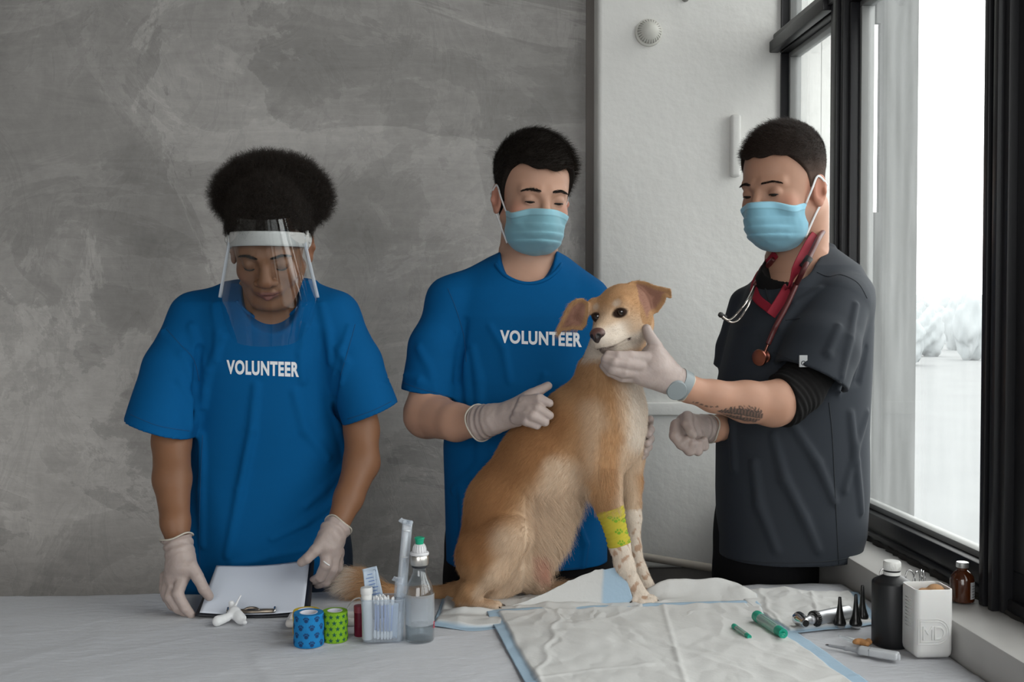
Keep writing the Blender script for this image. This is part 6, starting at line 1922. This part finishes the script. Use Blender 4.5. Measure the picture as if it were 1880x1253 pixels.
# ---- clear cup of swabs
M_clear = clear('clear_plastic', diffuse=.13)
M_wrapper = clear('blister_wrapper', diffuse=.28, rough=.2)
M_glassy = clear('bottle_glass', tint=(.90, .92, .93), diffuse=.02, rough=.03)
M_swabstick = mat('pale_blue_stick', (.30, .40, .66), rough=.5)
cb = tp(703, 1176) + np.array([0, 0, .002])
def rrect(cx, cy, hx, hy, r, n=8):
    out = []
    for sx, sy, a0 in ((1, 1, 0), (-1, 1, 90), (-1, -1, 180), (1, -1, 270)):
        for k in range(n + 1):
            a = math.radians(a0 + 90 * k / n)
            out.append((cx + sx * (hx - r) + r * math.cos(a), cy + sy * (hy - r) + r * math.sin(a)))
    return out
def cup():
    r = thing('swab_cup', 'clear plastic cup holding swabs and packets in front of the dog tail', 'cup', cb)
    H = .0690
    def wallmesh(h0, h1, hx0, hx1, hy0, hy1, t_=.0012):
        vs, fs = [], []
        rings = []
        for (hx, hy, z) in ((hx0, hy0, h0), (hx1, hy1, h1), (hx1 - t_, hy1 - t_, h1), (hx0 - t_, hy0 - t_, h0 + t_)):
            rings.append(range(len(vs), len(vs) + 36)); vs += [(x, y, cb[2] + z) for x, y in rrect(cb[0], cb[1], hx, hy, .007)]
        for A, B in zip(rings, rings[1:]):
            for k in range(36): fs.append((A[k], A[(k + 1) % 36], B[(k + 1) % 36], B[k]))
        fs.append(tuple(rings[0])[::-1]); fs.append(tuple(rings[3]))
        return vs, fs
    v, f = wallmesh(0, H, .0315, .0345, .019, .021)
    me = bpy.data.meshes.new('cup_wall'); me.from_pydata(v, [], f); me.update()
    link('cup_wall', me, M_clear, r); sharp(me, 40)
    tube('cup_rim', [(x, y, cb[2] + H) for x, y in rrect(cb[0], cb[1], .0345, .021, .007, 4)], .0011, M_clear, r, seg=8, n=2, closed=True)
cup()
def swab_proto(name, b, tpt):
    r = thing(name, 'cotton swab with pale blue stick among those in the clear cup', 'cotton swab', b, 'cotton swabs in the clear cup')
    d = (tpt - b) / np.linalg.norm(tpt - b)
    tube('stick', [b, tpt], .0011, M_swabstick, r, seg=8, n=1)
    for p, sg in ((b, 1), (tpt, -1)):
        tube('cotton_tip', [p - d * sg * .001, p + d * sg * .003, p + d * sg * .009, p + d * sg * .012], [.0013, .0024, .0022, .0012], M_cotton, r, seg=10, n=3)
    return r
def copy_tree(o, parent=None):
    c = o.copy(); C.objects.link(c); c.parent = parent
    for ch in [q for q in o.children]: copy_tree(ch, c)
    return c
sw0 = swab_proto('cotton_swab', cb + np.array([-.008, -.008, .003]), cb + np.array([-.009, -.006, .070]))
rg = np.random.default_rng(8)
for k in range(17):
    o = copy_tree(sw0)
    o.location = V(cb + np.array([-.0115 + (k % 6) * .0050 + rg.normal() * .0006, -.0115 + (k // 6) * .0058, .003 + rg.random() * .003]))
    o.rotation_euler = (rg.normal() * .03, rg.normal() * .035 + .02 * ((k % 6) - 2.5) / 2.5, rg.random() * 6)
# white tube at the left of the cup
wt = cb + np.array([-.0245, -.006, .002])
tt = thing('ointment_tube', 'white round plastic tube standing at the left in the clear cup', 'tube', wt)
lathe('tube_body', [(0, 0), (.0080, 0), (.0088, .002), (.0088, .072), (.0080, .074), (0, .074)], mat('white_plastic_tube', (.62, .62, .60), rough=.4), tt, wt, (-.02, .02, 1), seg=28)
lathe('tube_cap', [(0, .074), (.0098, .074), (.0100, .076), (.0100, .083), (.0090, .085), (0, .085)], mat('white_cap_tube', (.60, .60, .59), rough=.35), tt, wt, (-.02, .02, 1), seg=28)
# blister packets
def packet(c, w, h, tilt, lean, label, printed=True, name='swab_packet', yaw=0):
    r = thing(name, label, 'packet', c)
    Rm = np.array(Matrix.Rotation(yaw, 3, 'Z') @ Matrix.Rotation(lean, 3, 'X') @ Matrix.Rotation(tilt, 3, 'Y'))
    nn = 10
    u, v = np.meshgrid(np.linspace(-.5, .5, nn), np.linspace(0, 1, nn), indexing='ij')
    Pq = np.stack([u * w, .0015 * np.cos(u * PI) + .002 * (v - .5) ** 2, v * h], -1) @ Rm.T + c
    idx = np.arange(nn - 1)[:, None] * nn + np.arange(nn - 1)[None]
    f = np.stack([idx, idx + nn, idx + nn + 1, idx + 1], -1).reshape(-1, 4)
    o = pydata('foil', Pq.reshape(-1, 3), f, mat('pale_foil', (.42, .50, .60), rough=.4), r)
    md = o.modifiers.new('t', 'SOLIDIFY'); md.thickness = .0012
    if printed:
        bm = bmesh.new(); M_ = Rm
        for k in range(9):
            z = h * (.36 + .065 * k); wid = w * (.30 + .12 * ((k * 7) % 5) / 4)
            c0 = np.array([-wid * (.9 if k % 2 else .7), -.0016, z]); 
            pts = [c0, c0 + [wid * 1.5, 0, 0]]
            tube('', [M_ @ np.array(q) + c for q in pts], .0005, None, bm_out=bm, seg=6, n=1, flat=(.0012, .0005), up=M_ @ np.array([0, 1, 0]))
        bm_link('print_lines', bm, mat('blue_print', (.10, .18, .42), rough=.6), r)
        tube('hole_rim', [M_ @ np.array([.3 * w + .0015 * math.cos(a), -.0014, h * .93 + .0015 * math.sin(a)]) + c for a in np.linspace(0, 6.28, 9)[:-1]], .0004, mat('hole_dark', (.1, .12, .2), rough=.6), r, seg=6, n=2, closed=True)
    return r
packet(cb + np.array([-.004, .012, .030]), .024, .086, -.22, -.05, 'printed foil packet sticking up at an angle from the clear cup')
packet(cb + np.array([-.016, .014, .034]), .019, .076, -.10, .02, 'plain foil packet behind the printed one in the clear cup', printed=False)
packet(cb + np.array([.013, -.008, .003]), .020, .058, .05, .0, 'pale packet standing inside the right half of the clear cup', printed=False)
# wrapped syringes
M_syr = mat('syringe_white', (.62, .64, .66), rough=.35)
def wrapped_syringe(b, t_, label, w=.016):
    r = thing('wrapped_syringe', label, 'syringe', b)
    d = (t_ - b); L = np.linalg.norm(d); d = d / L
    side = np.cross(d, (0, 1, 0)); side /= np.linalg.norm(side); nrm = np.cross(side, d)
    at = lambda s, x=0, y=0: b + d * L * s + side * x + nrm * y
    tube('wrapper', [at(0), at(.05), at(.95), at(1)], .005, M_wrapper, r, flat=(w, .0085), up=(0, 1, 0), seg=14, n=2)
    tube('barrel', [at(.22), at(.70)], .0046, M_clear, r, seg=16, n=1)
    tube('plunger', [at(.66), at(.93)], .0030, M_syr, r, seg=10, n=1)
    tube('plunger_head', [at(.93), at(.945)], .0060, M_syr, r, seg=16, n=1)
    tube('barrel_flange', [at(.70), at(.708)], .0068, M_syr, r, seg=16, n=1)
    tube('nozzle', [at(.12), at(.22)], .0018, M_syr, r, seg=10, n=1)
    bm = bmesh.new()
    tube('', [at(1.0, -w / 2), at(1.012, -w * .1, -.001), at(1.02, w * .5), at(1.035, w * .75, -.002)], .002, None, bm_out=bm, flat=(.008, .0006), up=tuple(nrm), seg=8, n=4)
    bm_link('torn_flap', bm, M_wrapper, r, smooth=True)
    return r
wrapped_syringe(cb + np.array([.0245, -.003, .004]), W(748, 962, 1.80), 'tall syringe in clear wrapper leaning out of the cup', .017)
wrapped_syringe(cb + np.array([.020, .010, .004]), W(733, 1066, 1.80), 'short wrapped syringe low inside the right of the cup', .014)

# ---- saline bottle
def saline():
    b = tp(770.5, 1176); s = 1.77 / 2000
    r = thing('glass_bottle', 'clear glass bottle a quarter full with green stopper', 'bottle', b)
    R_ = 27.0 * s; H = lambda y: (1182 - y) * s * .985
    out = [(0, 0), (R_ * .86, 0), (R_ * .97, .0012), (R_, .004), (R_, H(1102)), (R_ * .97, H(1090)), (R_ * .84, H(1075)), (R_ * .62, H(1063)), (R_ * .49, H(1054)), (R_ * .46, H(1046)), (R_ * .46, H(1038))]
    t_ = .0016
    inn = [(max(x - t_, 0.0), z if z > .003 else z + .0028) for x, z in out[::-1]][:-1] + [(0, .003)]
    lathe('glass', out + inn, M_glassy, r, b, seg=56)
    zl = H(1153)
    liq = mat('saline', (1, 1, 1), rough=.0, trans=1.0, ior=1.33)
    lathe('liquid', [(0, .0032), (R_ - t_ - .0022, .0032), (R_ - t_ - .0006, .006), (R_ - t_ - .0006, zl), (0, zl - .0004)], clear('clear_liquid', tint=(.82, .86, .88), diffuse=.05, rough=.03), r, b, seg=48)
    M_al = mat('crimped_aluminium', (.62, .60, .57), rough=.32, metal=1.0)
    lathe('crimp_cap', [(R_ * .50, H(1040)), (R_ * .58, H(1039)), (R_ * .62, H(1036)), (R_ * .62, H(1024)), (R_ * .58, H(1021)), (0, H(1021))], M_al, r, b, seg=40)
    lathe('neck_seal', [(R_ * .49, H(1044)), (R_ * .53, H(1043)), (R_ * .53, H(1040)), (R_ * .49, H(1039))], M_board, r, b, seg=40)
    M_wp = mat('white_flange', (.62, .62, .64), rough=.35)
    lathe('spike_flange', [(0, H(1021)), (R_ * .64, H(1020)), (R_ * .66, H(1017)), (R_ * .62, H(1015)), (R_ * .46, H(1014)), (R_ * .42, H(1006)), (R_ * .30, H(1000)), (0, H(998.5))], M_wp, r, b, seg=40)
    bm = bmesh.new()
    for k in range(16):
        a = 2 * PI * k / 16
        P_ = [b + np.array([R_ * q * math.cos(a), R_ * q * math.sin(a), H(y)]) for q, y in ((.47, 1014), (.435, 1006), (.31, 1000))]
        tube('', P_, .0006, None, bm_out=bm, seg=6, n=2)
    bm_link('spike_ribs', bm, M_wp, r, smooth=True)
    lathe('green_stopper', [(0, H(1002)), (R_ * .25, H(1002)), (R_ * .29, H(995)), (R_ * .31, H(990.5)), (R_ * .35, H(990)), (R_ * .35, H(988)), (R_ * .28, H(987)), (0, H(988))], mat('green_cap', (.006, .30, .17), rough=.4), r, b, seg=36)
    # white printed label on the far side of the clear glass
    M_lab = clear('frosted_label', diffuse=.24, rough=.3)
    A = np.linspace(math.radians(-158), math.radians(12), 40); Z = np.linspace(H(1149), H(1092), 12)
    a, z = np.meshgrid(A, Z, indexing='ij'); Rr = R_ + .0003
    P_ = np.stack([b[0] + Rr * np.cos(a), b[1] + Rr * np.sin(a), b[2] + z], -1)
    idx = np.arange(39)[:, None] * 12 + np.arange(11)[None]
    pydata('bottle_label', P_.reshape(-1, 3), np.stack([idx, idx + 12, idx + 13, idx + 1], -1).reshape(-1, 4), M_lab, r)
    bm = bmesh.new()
    for k in range(4):
        a0 = math.radians(-14 + 0 * k); z = H(1156 - 3.4 * k)
        tube('', [b + np.array([(R_ + .0006) * math.cos(a0 + q), (R_ + .0006) * math.sin(a0 + q), z]) for q in (-.12, 0, .12)], .0007, None, bm_out=bm, seg=6, n=2)
    bm_link('red_marking', bm, mat('red_ink', (.55, .02, .04), rough=.5), r)
saline()

# ---- green needle caps on the front pad
M_green = clear('green_plastic', tint=(.10, .72, .50), diffuse=.35)
M_greens = mat('green_solid', (.008, .30, .20), rough=.35)
def needle(a, b, r, label, big):
    A_, B_ = tp(*a) + np.array([0, 0, r + .007]), tp(*b) + np.array([0, 0, r + .007])
    t_ = thing('needle_cap', label, 'syringe', (A_ + B_) / 2 - np.array([0, 0, r]))
    d = B_ - A_; L = np.linalg.norm(d)
    lathe('sleeve', [(0, 0), (r * .9, 0), (r, .001), (r, L * .78), (r * .95, L * .8), (0, L * .8)], M_green, t_, A_, d, seg=28)
    lathe('plug', [(0, -.002), (r * 1.08, -.002), (r * 1.12, .001), (r * 1.08, L * .14), (r * .9, L * .16), (0, L * .16)], M_greens, t_, A_, d, seg=28)
    lathe('hub', [(0, L * .8), (r * .85, L * .79), (r * .95, L * .82), (r * .9, L), (r * .5, L), (0, L * .97)], M_greens, t_, A_, d, seg=28)
    bm = bmesh.new(); u = np.cross(d, (0, 0, 1)); u /= np.linalg.norm(u); w = np.cross(u, d / L)
    for k in range(10):
        an = 2 * PI * k / 10; o_ = (math.cos(an) * u + math.sin(an) * w) * r * 1.0
        tube('', [A_ + d * .18 + o_, A_ + d * .78 + o_], r * .06, None, bm_out=bm, seg=5, n=1)
    bm_link('ribs', bm, M_green, t_)
    tube('cap_tip', [A_ + d * .16, A_ + d * .80], r * .35, M_greens, t_, seg=12, n=1)
    if big: tube('wing', [A_ + d * .95 + u * r * .2, A_ + d * 1.12 + u * r * .9 + np.array([0, 0, .003])], r * .4, M_greens, t_, seg=8, n=2, flat=(r * 1.2, .0015), up=(0, 0, 1))
needle((1348, 1163), (1376, 1183), .0042, 'short slim green needle cap, left of the thicker green one', False)
needle((1390, 1149), (1438, 1182), .0088, 'thick green capped syringe hub lying on the front pad', True)
c = tp(1412, 1096) + np.array([0, 0, .010])
S = Sdf().u(ell(c, (.010, .006, .0035))).u(cap(c, c + np.array([.018, -.004, -.003]), .0018, .001), .003).u(ell(c + np.array([-.007, .002, .001]), (.006, .008, .0012)), .002)
v, f = surface(S, c - .03, c + .03, .0010)
tag(pydata('butterfly_needle', v, f, M_green), 'small pale green butterfly needle at the back of the table', 'needle')

# ---- otoscope and its specula
M_sat = mat('satin_steel', (.50, .51, .53), rough=.38, metal=.7)
M_pol = mat('polished_steel', (.60, .60, .60), rough=.15, metal=1.0)
M_blk = mat('gloss_black_plastic', (.008, .008, .008), rough=.25)
def otoscope():
    zz = TABLE_Z + .021
    a, b = tp(1558, 1124, zz), tp(1500, 1136, zz)
    d = b - a; L = np.linalg.norm(d); d /= L
    r = thing('otoscope', 'brushed metal otoscope lying on a pad by the black cones', 'otoscope', (a + b) / 2 - np.array([0, 0, .014]))
    lathe('handle', [(0, 0), (.0095, 0), (.0115, .002), (.0118, .006), (.0118, L - .004), (.0110, L), (0, L)], M_sat, r, a, d, seg=40)
    lathe('dial_ring', [(0, L), (.0108, L), (.0128, L + .002), (.0128, L + .009), (.0108, L + .011), (0, L + .011)], M_blk, r, a, d, seg=40)
    bm = bmesh.new(); u = np.cross(d, (0, 0, 1)); u /= np.linalg.norm(u); w = np.cross(u, d)
    for k in range(26):
        an = 2 * PI * k / 26; o_ = (math.cos(an) * u + math.sin(an) * w) * .0130
        tube('', [a + d * (L + .0015) + o_, a + d * (L + .0095) + o_], .0008, None, bm_out=bm, seg=6, n=1)
    bm_link('dial_teeth', bm, M_blk, r, smooth=True)
    lathe('neck', [(0, L + .011), (.0080, L + .011), (.0085, L + .014), (.0066, L + .017), (.0074, L + .020), (.0060, L + .024), (.0055, L + .030), (0, L + .030)], M_sat, r, a, d, seg=32)
    h = a + d * (L + .034)
    ax = np.array([-.66, .62, .42]); ax = np.array([-.55, -.30, .0]) * 0 + (tp(1456, 1131, zz) - tp(1473, 1143, zz)); ax /= np.linalg.norm(ax)
    lathe('speculum_head', [(0, -.013), (.0062, -.013), (.0075, -.011), (.0080, -.004), (.0105, .004), (.0118, .012), (.0118, .018), (.0106, .019), (.0104, .015), (0, .014)], M_pol, r, h, ax, seg=36)
    lathe('head_opening', [(0, -.0134), (.0056, -.0134), (.0056, -.0128), (0, -.0128)], M_blk, r, h, ax, seg=28)
otoscope()
def speculum(px, py, hpx, label, src=None):
    b = tp(px, py) + np.array([0, 0, .003])
    Hh = hpx * b[1] / 2000
    r = thing('ear_speculum', label, 'ear speculum', b, 'black ear cones standing on the pad')
    lathe('cone', [(0, .004), (.0100, .004), (.0108, .006), (.0105, .009), (.0085, .014), (.0062, .022), (.0046, .032), (.0034, Hh - .012), (.0026, Hh - .001), (.0022, Hh), (.0016, Hh), (.0016, Hh - .01), (0, Hh - .01)], M_blk, r, b, seg=36)
    lathe('base_ring', [(0, 0), (.0085, 0), (.0092, .001), (.0092, .004), (0, .004)], M_pol, r, b, seg=32)
speculum(1541.5, 1155, 57, 'black ear cone standing leftmost of the three')
speculum(1571, 1156, 63, 'black ear cone in the middle of the three')
speculum(1583, 1143, 67, 'tallest black ear cone, set back and nearest the black bottle')

# ---- black bottle, white box, things by the sill
def black_bottle():
    b = tp(1636.5, 1184); s = b[1] / 2000
    r = thing('black_bottle', 'large matte black bottle with a white screw cap', 'bottle', b)
    R_ = 36.5 * s
    lathe('bottle_body', [(0, 0), (R_ * .90, 0), (R_ * .98, .002), (R_, .005), (R_, 118 * s), (R_ * .975, 121 * s), (R_ * .90, 123.5 * s), (R_ * .52, 131 * s), (R_ * .42, 133 * s), (R_ * .42, 141 * s), (0, 141 * s)], mat('matte_black_plastic', (.008, .0085, .010), rough=.42, bump=.1, bscale=30, bdist=.001), r, b, seg=64)
    M_cap = mat('white_cap', (.66, .66, .64), rough=.35)
    lathe('tamper_ring', [(R_ * .40, 134 * s), (R_ * .44, 134 * s), (R_ * .44, 140 * s), (R_ * .40, 140 * s)], M_cap, r, b, seg=48)
    n = 60; prof = []
    lathe('screw_cap', [(0, 143 * s), (R_ * .42, 143 * s), (R_ * .435, 144 * s), (R_ * .435, 157 * s), (R_ * .40, 159.5 * s), (0, 159.5 * s)], M_cap, r, b, seg=48)
    bm = bmesh.new()
    for k in range(40):
        a = 2 * PI * k / 40; o_ = np.array([math.cos(a), math.sin(a), 0]) * R_ * .437
        tube('', [b + o_ + np.array([0, 0, 144.5 * s]), b + o_ + np.array([0, 0, 156.5 * s])], .0004, None, bm_out=bm, seg=5, n=1)
    bm_link('cap_knurl', bm, M_cap, r, smooth=True)
black_bottle()
def white_box():
    Y0 = TP(1720, 1217, TABLE_Z)[1] + .002
    x0 = W(1681, 1200, Y0)[0]; x1 = .789; Y1 = Y0 + .056; z0 = TABLE_Z + .0045; Hh = .1075
    r = thing('white_box', 'open white plastic container with a raised monogram on its front', 'container', ((x0 + x1) / 2, (Y0 + Y1) / 2, z0))
    cx, cy = (x0 + x1) / 2, (Y0 + Y1) / 2; hx, hy = (x1 - x0) / 2, (Y1 - Y0) / 2
    vs, fs, rings = [], [], []
    prof = [(-.010, 0), (-.004, .0015), (-.001, .006), (0, .012), (.0, Hh - .002), (-.0004, Hh), (-.0020, Hh), (-.0024, Hh - .003), (-.0026, .010), (-.008, .004)]
    for g, z in prof:
        rings.append(list(range(len(vs), len(vs) + 36)))
        for x, y in rrect(cx, cy, hx + g, hy + g, max(.009 + g, .002)):
            zz_ = z0 + z
            if z > Hh - .01: zz_ -= .006 * math.sin(max(0, min(1, (x - (cx - hx)) / (2 * hx))) * PI) * .0
            vs.append((x, y, zz_))
    for A, B in zip(rings, rings[1:]):
        for k in range(36): fs.append((A[k], A[(k + 1) % 36], B[(k + 1) % 36], B[k]))
    fs.append(tuple(rings[0])[::-1]); fs.append(tuple(rings[-1]))
    me = bpy.data.meshes.new('container'); me.from_pydata(vs, [], fs); me.update()
    Mw = mat('white_hdpe', (.64, .64, .63), rough=.38, sss=.05)
    link('container_wall', me, Mw, r); sharp(me, 50)
    cu = bpy.data.curves.new('md', 'FONT'); cu.body = 'MD'; cu.size = .034; cu.extrude = .0006; cu.bevel_depth = .0005; cu.offset = -.0004; cu.align_x = 'CENTER'; cu.space_character = .82
    ob = bpy.data.objects.new('md', cu); C.objects.link(ob)
    me = bpy.data.meshes.new_from_object(ob.evaluated_get(bpy.context.evaluated_depsgraph_get())); bpy.data.objects.remove(ob)
    fx = cx - .002
    me.transform(Matrix.Translation((fx, Y0 - .0002, z0 + .030)) @ Matrix.Rotation(PI / 2, 4, 'X') @ Matrix.Diagonal((.78, .9, 1, 1)))
    link('raised_letters', me, Mw, r, smooth=False)
    bm = bmesh.new()
    for g in (0, .0036):
        w_, h0, h1 = .0245 - g, .023 + g, .062 - g
        rr = (h1 - h0) / 2
        P_ = [(fx - w_, h0), (fx + w_ - rr, h0)] + [(fx + w_ - rr + rr * math.sin(a), (h0 + h1) / 2 - rr * math.cos(a)) for a in np.linspace(.2, PI - .2, 9)] + [(fx + w_ - rr, h1), (fx - w_, h1)]
        if g == 0: P_ = P_ + []
        tube('', [(x, Y0 - .0001, z0 + z) for x, z in P_] , .0007, None, bm_out=bm, seg=6, n=1, closed=True)
    bm_link('raised_frame', bm, Mw, r, smooth=True)
    bm = bmesh.new()
    for k in range(9): tube('', [(x0 - .0001, Y0 + .016, z0 + .045 + k * .0055), (x0 - .0001, Y0 + .038, z0 + .045 + k * .0055)], .0006, None, bm_out=bm, seg=6, n=1)
    bm_link('side_ribs', bm, Mw, r, smooth=True)
    c = np.array([cx + .014, cy, z0 + Hh - .009])
    S = Sdf().u(ell(c, (.015, .012, .011))).u(ell(c + np.array([-.016, .003, -.006]), (.012, .012, .010)), .004).add(lambda p: .0012 * wav(p, 150, 3, 3))
    v, f = surface(S, c - .035, c + .035, .0014)
    tag(pydata('cotton_ball', v, f, mat('tan_cotton', (.42, .24, .12), rough=.95, bump=.5, bscale=400, bdist=.001)), 'tan wad showing over the rim of the white container', 'wad')
white_box()
def amber():
    b = TP(1764, 1106, SILL_Z) + np.array([.002, 0, .0015]); s = b[1] / 2000
    r = thing('amber_vial', 'amber glass medicine vial standing on the window sill', 'vial', b)
    R_ = 22 * s
    M_am = mat('amber_glass', (.055, .014, .004), rough=.08, spec=.6, coat=.5)
    lathe('vial_glass', [(0, 0), (R_ * .9, 0), (R_, .002), (R_, 42 * s), (R_ * .92, 49 * s), (R_ * .66, 56 * s), (R_ * .42, 60 * s), (R_ * .40, 66 * s), (0, 66 * s)], M_am, r, b, seg=48)
    lathe('crimp', [(0, 66 * s), (R_ * .50, 65 * s), (R_ * .52, 66 * s), (R_ * .52, 74 * s), (R_ * .48, 75 * s), (0, 75 * s)], mat('vial_crimp', (.60, .60, .60), rough=.3, metal=.8), r, b, seg=36)
    A = np.linspace(math.radians(-75), math.radians(25), 24); Z = np.linspace(8 * s, 40 * s, 6)
    a, z = np.meshgrid(A, Z, indexing='ij')
    P_ = np.stack([b[0] + (R_ + .0003) * np.cos(a), b[1] + (R_ + .0003) * np.sin(a), b[2] + z], -1)
    idx = np.arange(23)[:, None] * 6 + np.arange(5)[None]
    pydata('vial_label', P_.reshape(-1, 3), np.stack([idx, idx + 6, idx + 7, idx + 1], -1).reshape(-1, 4), mat('vial_label', (.42, .43, .44), rough=.6), r)
    bm = bmesh.new()
    for k in range(5):
        tube('', [b + np.array([(R_ + .0006) * math.cos(q), (R_ + .0006) * math.sin(q), (12 + 5.2 * k) * s]) for q in np.radians([-66, -50, -30 + 8 * (k % 3)])], .0004, None, bm_out=bm, seg=5, n=2)
    bm_link('label_print', bm, mat('dark_ink', (.03, .03, .03), rough=.7), r)
amber()
def beaker():
    b = np.array([.764, 1.805, TABLE_Z + .0055])
    r = thing('glass_beaker', 'small clear glass behind the black bottle holding scissors', 'beaker', b)
    R_ = .0175; H = .074
    lathe('beaker_glass', [(0, 0), (R_, 0), (R_, H), (R_ + .001, H + .001), (R_ - .0004, H + .0012), (R_ - .0012, H), (R_ - .0012, .002), (0, .002)], M_glassy, r, b, seg=40)
    Ms = M_pol
    def scissors(base, dirs, label, rr=.0105, name='scissors'):
        q = thing(name, label, 'scissors', base)
        for k, (p, tilt) in enumerate(dirs):
            p = np.asarray(p); d = p - base; L = np.linalg.norm(d)
            n_ = 'handle_loop'
            u = np.array([math.cos(tilt), .35 * math.sin(tilt) + .1, 0]); u /= np.linalg.norm(u)
            w = np.array([0, 0.15, 1.0]); w /= np.linalg.norm(w)
            th = np.linspace(0, 2 * PI, 17)[:-1]
            tube(n_, [p + rr * (.75 * math.cos(a) * u + 1.05 * math.sin(a) * w) for a in th], .0011, Ms, q, seg=8, n=3, closed=True)
            tube('shank', [base + np.array([.001 * k, 0, 0]), base + d * .5, p - w * rr * 1.05], [.0012, .0016, .0014], Ms, q, seg=8, n=4)
    scissors(b + np.array([.004, .0, .004]), [(W(1670, 1060, 1.80), .3), (W(1684, 1062, 1.815), 1.0)], 'steel scissors with two handle loops behind the bottle cap')
    scissors(b + np.array([.010, -.002, .004]), [(W(1692, 1058, 1.795), 1.35), (W(1696, 1060, 1.815), 1.2)], 'steel clamp with narrow loops, rightmost in the glass', .0095, 'clamp')
    scissors(b + np.array([-.010, -.0, .004]), [(W(1621, 1056, 1.815), .3)], 'steel loop handle left of the white bottle cap', .0085, 'forceps')
beaker()
def thermometer():
    a, b = tp(1522, 1186, TABLE_Z + .010), tp(1650, 1207, TABLE_Z + .012)
    d = b - a; L = np.linalg.norm(d); dn = d / L
    r = thing('thermometer', 'grey white digital thermometer lying before the black bottle', 'thermometer', (a + b) / 2 - np.array([0, 0, .006]))
    at = lambda s, z=0: a + d * s + np.array([0, 0, z])
    S = Sdf()
    S.u(chain([tuple(np.append(at(0), .0022)), tuple(np.append(at(.25), .0030)), tuple(np.append(at(.45), .0050))], .004))
    Rf = frame(dn); S.u(rbox(at(.72, .0008), (.0085, L * .28, .0060), .0035, Rf), .006)
    v, f = surface(S, np.minimum(a, b) - .02, np.maximum(a, b) + .02, .0011)
    s_ = (v - a) @ dn / L
    c = blend(np.tile((.30, .31, .33), (len(v), 1)), (.52, .54, .56), sstep(.25, .75, s_))
    c = blend(c, (.10, .11, .12), (np.abs(s_ - .60) < .004) * .8)
    pydata('thermometer_body', v, f, mat('thermometer_plastic', (.5, .5, .5), rough=.35, vcol='col'), r, col=c)
    lathe('probe_tip', [(0, -.006), (.0012, -.0055), (.0019, -.002), (.0021, .003), (0, .003)], M_pol, r, a, dn, seg=20)
    box('battery_cap', *(lambda c: (c[0] - .0025, c[0] + .0025, c[1] - .006, c[1] + .006, c[2] - .0045, c[2] + .0055))(at(.985)), mat('battery_cap', (.50, .52, .54), rough=.4), r, .0015)
thermometer()
c = tp(1584, 1180, TABLE_Z + .010)
S = Sdf()
for dx, dy, rr in ((0, 0, .007), (.010, .003, .006), (-.009, .002, .0055), (.004, -.006, .005)): S.u(ell(c + np.array([dx, dy, 0]), (rr, rr, rr * .8)), .003)
S.add(lambda p: .0016 * wav(p, 260, 3, 3)).i(half((0, 0, -1), (0, 0, TABLE_Z + .004)))
v, f = surface(S, c - .03, c + .03, .0010)
tag(pydata('fur_tuft', v, f, mat('ginger_tuft', (.50, .25, .10), rough=.9)), 'ginger tuft of shed fur at the foot of the black bottle', 'fur tuft')
o = tag(lathe('glass_ampoule', [(0, 0), (.0032, 0), (.0036, .002), (.0036, .016), (.0018, .020), (.0022, .026), (0, .028)], M_glassy, None, tp(1574, 1180, TABLE_Z + .010) + np.array([-.002, .004, 0]), (-.8, .25, .25), seg=20), 'tiny clear glass ampoule lying against the ginger tuft', 'ampoule')
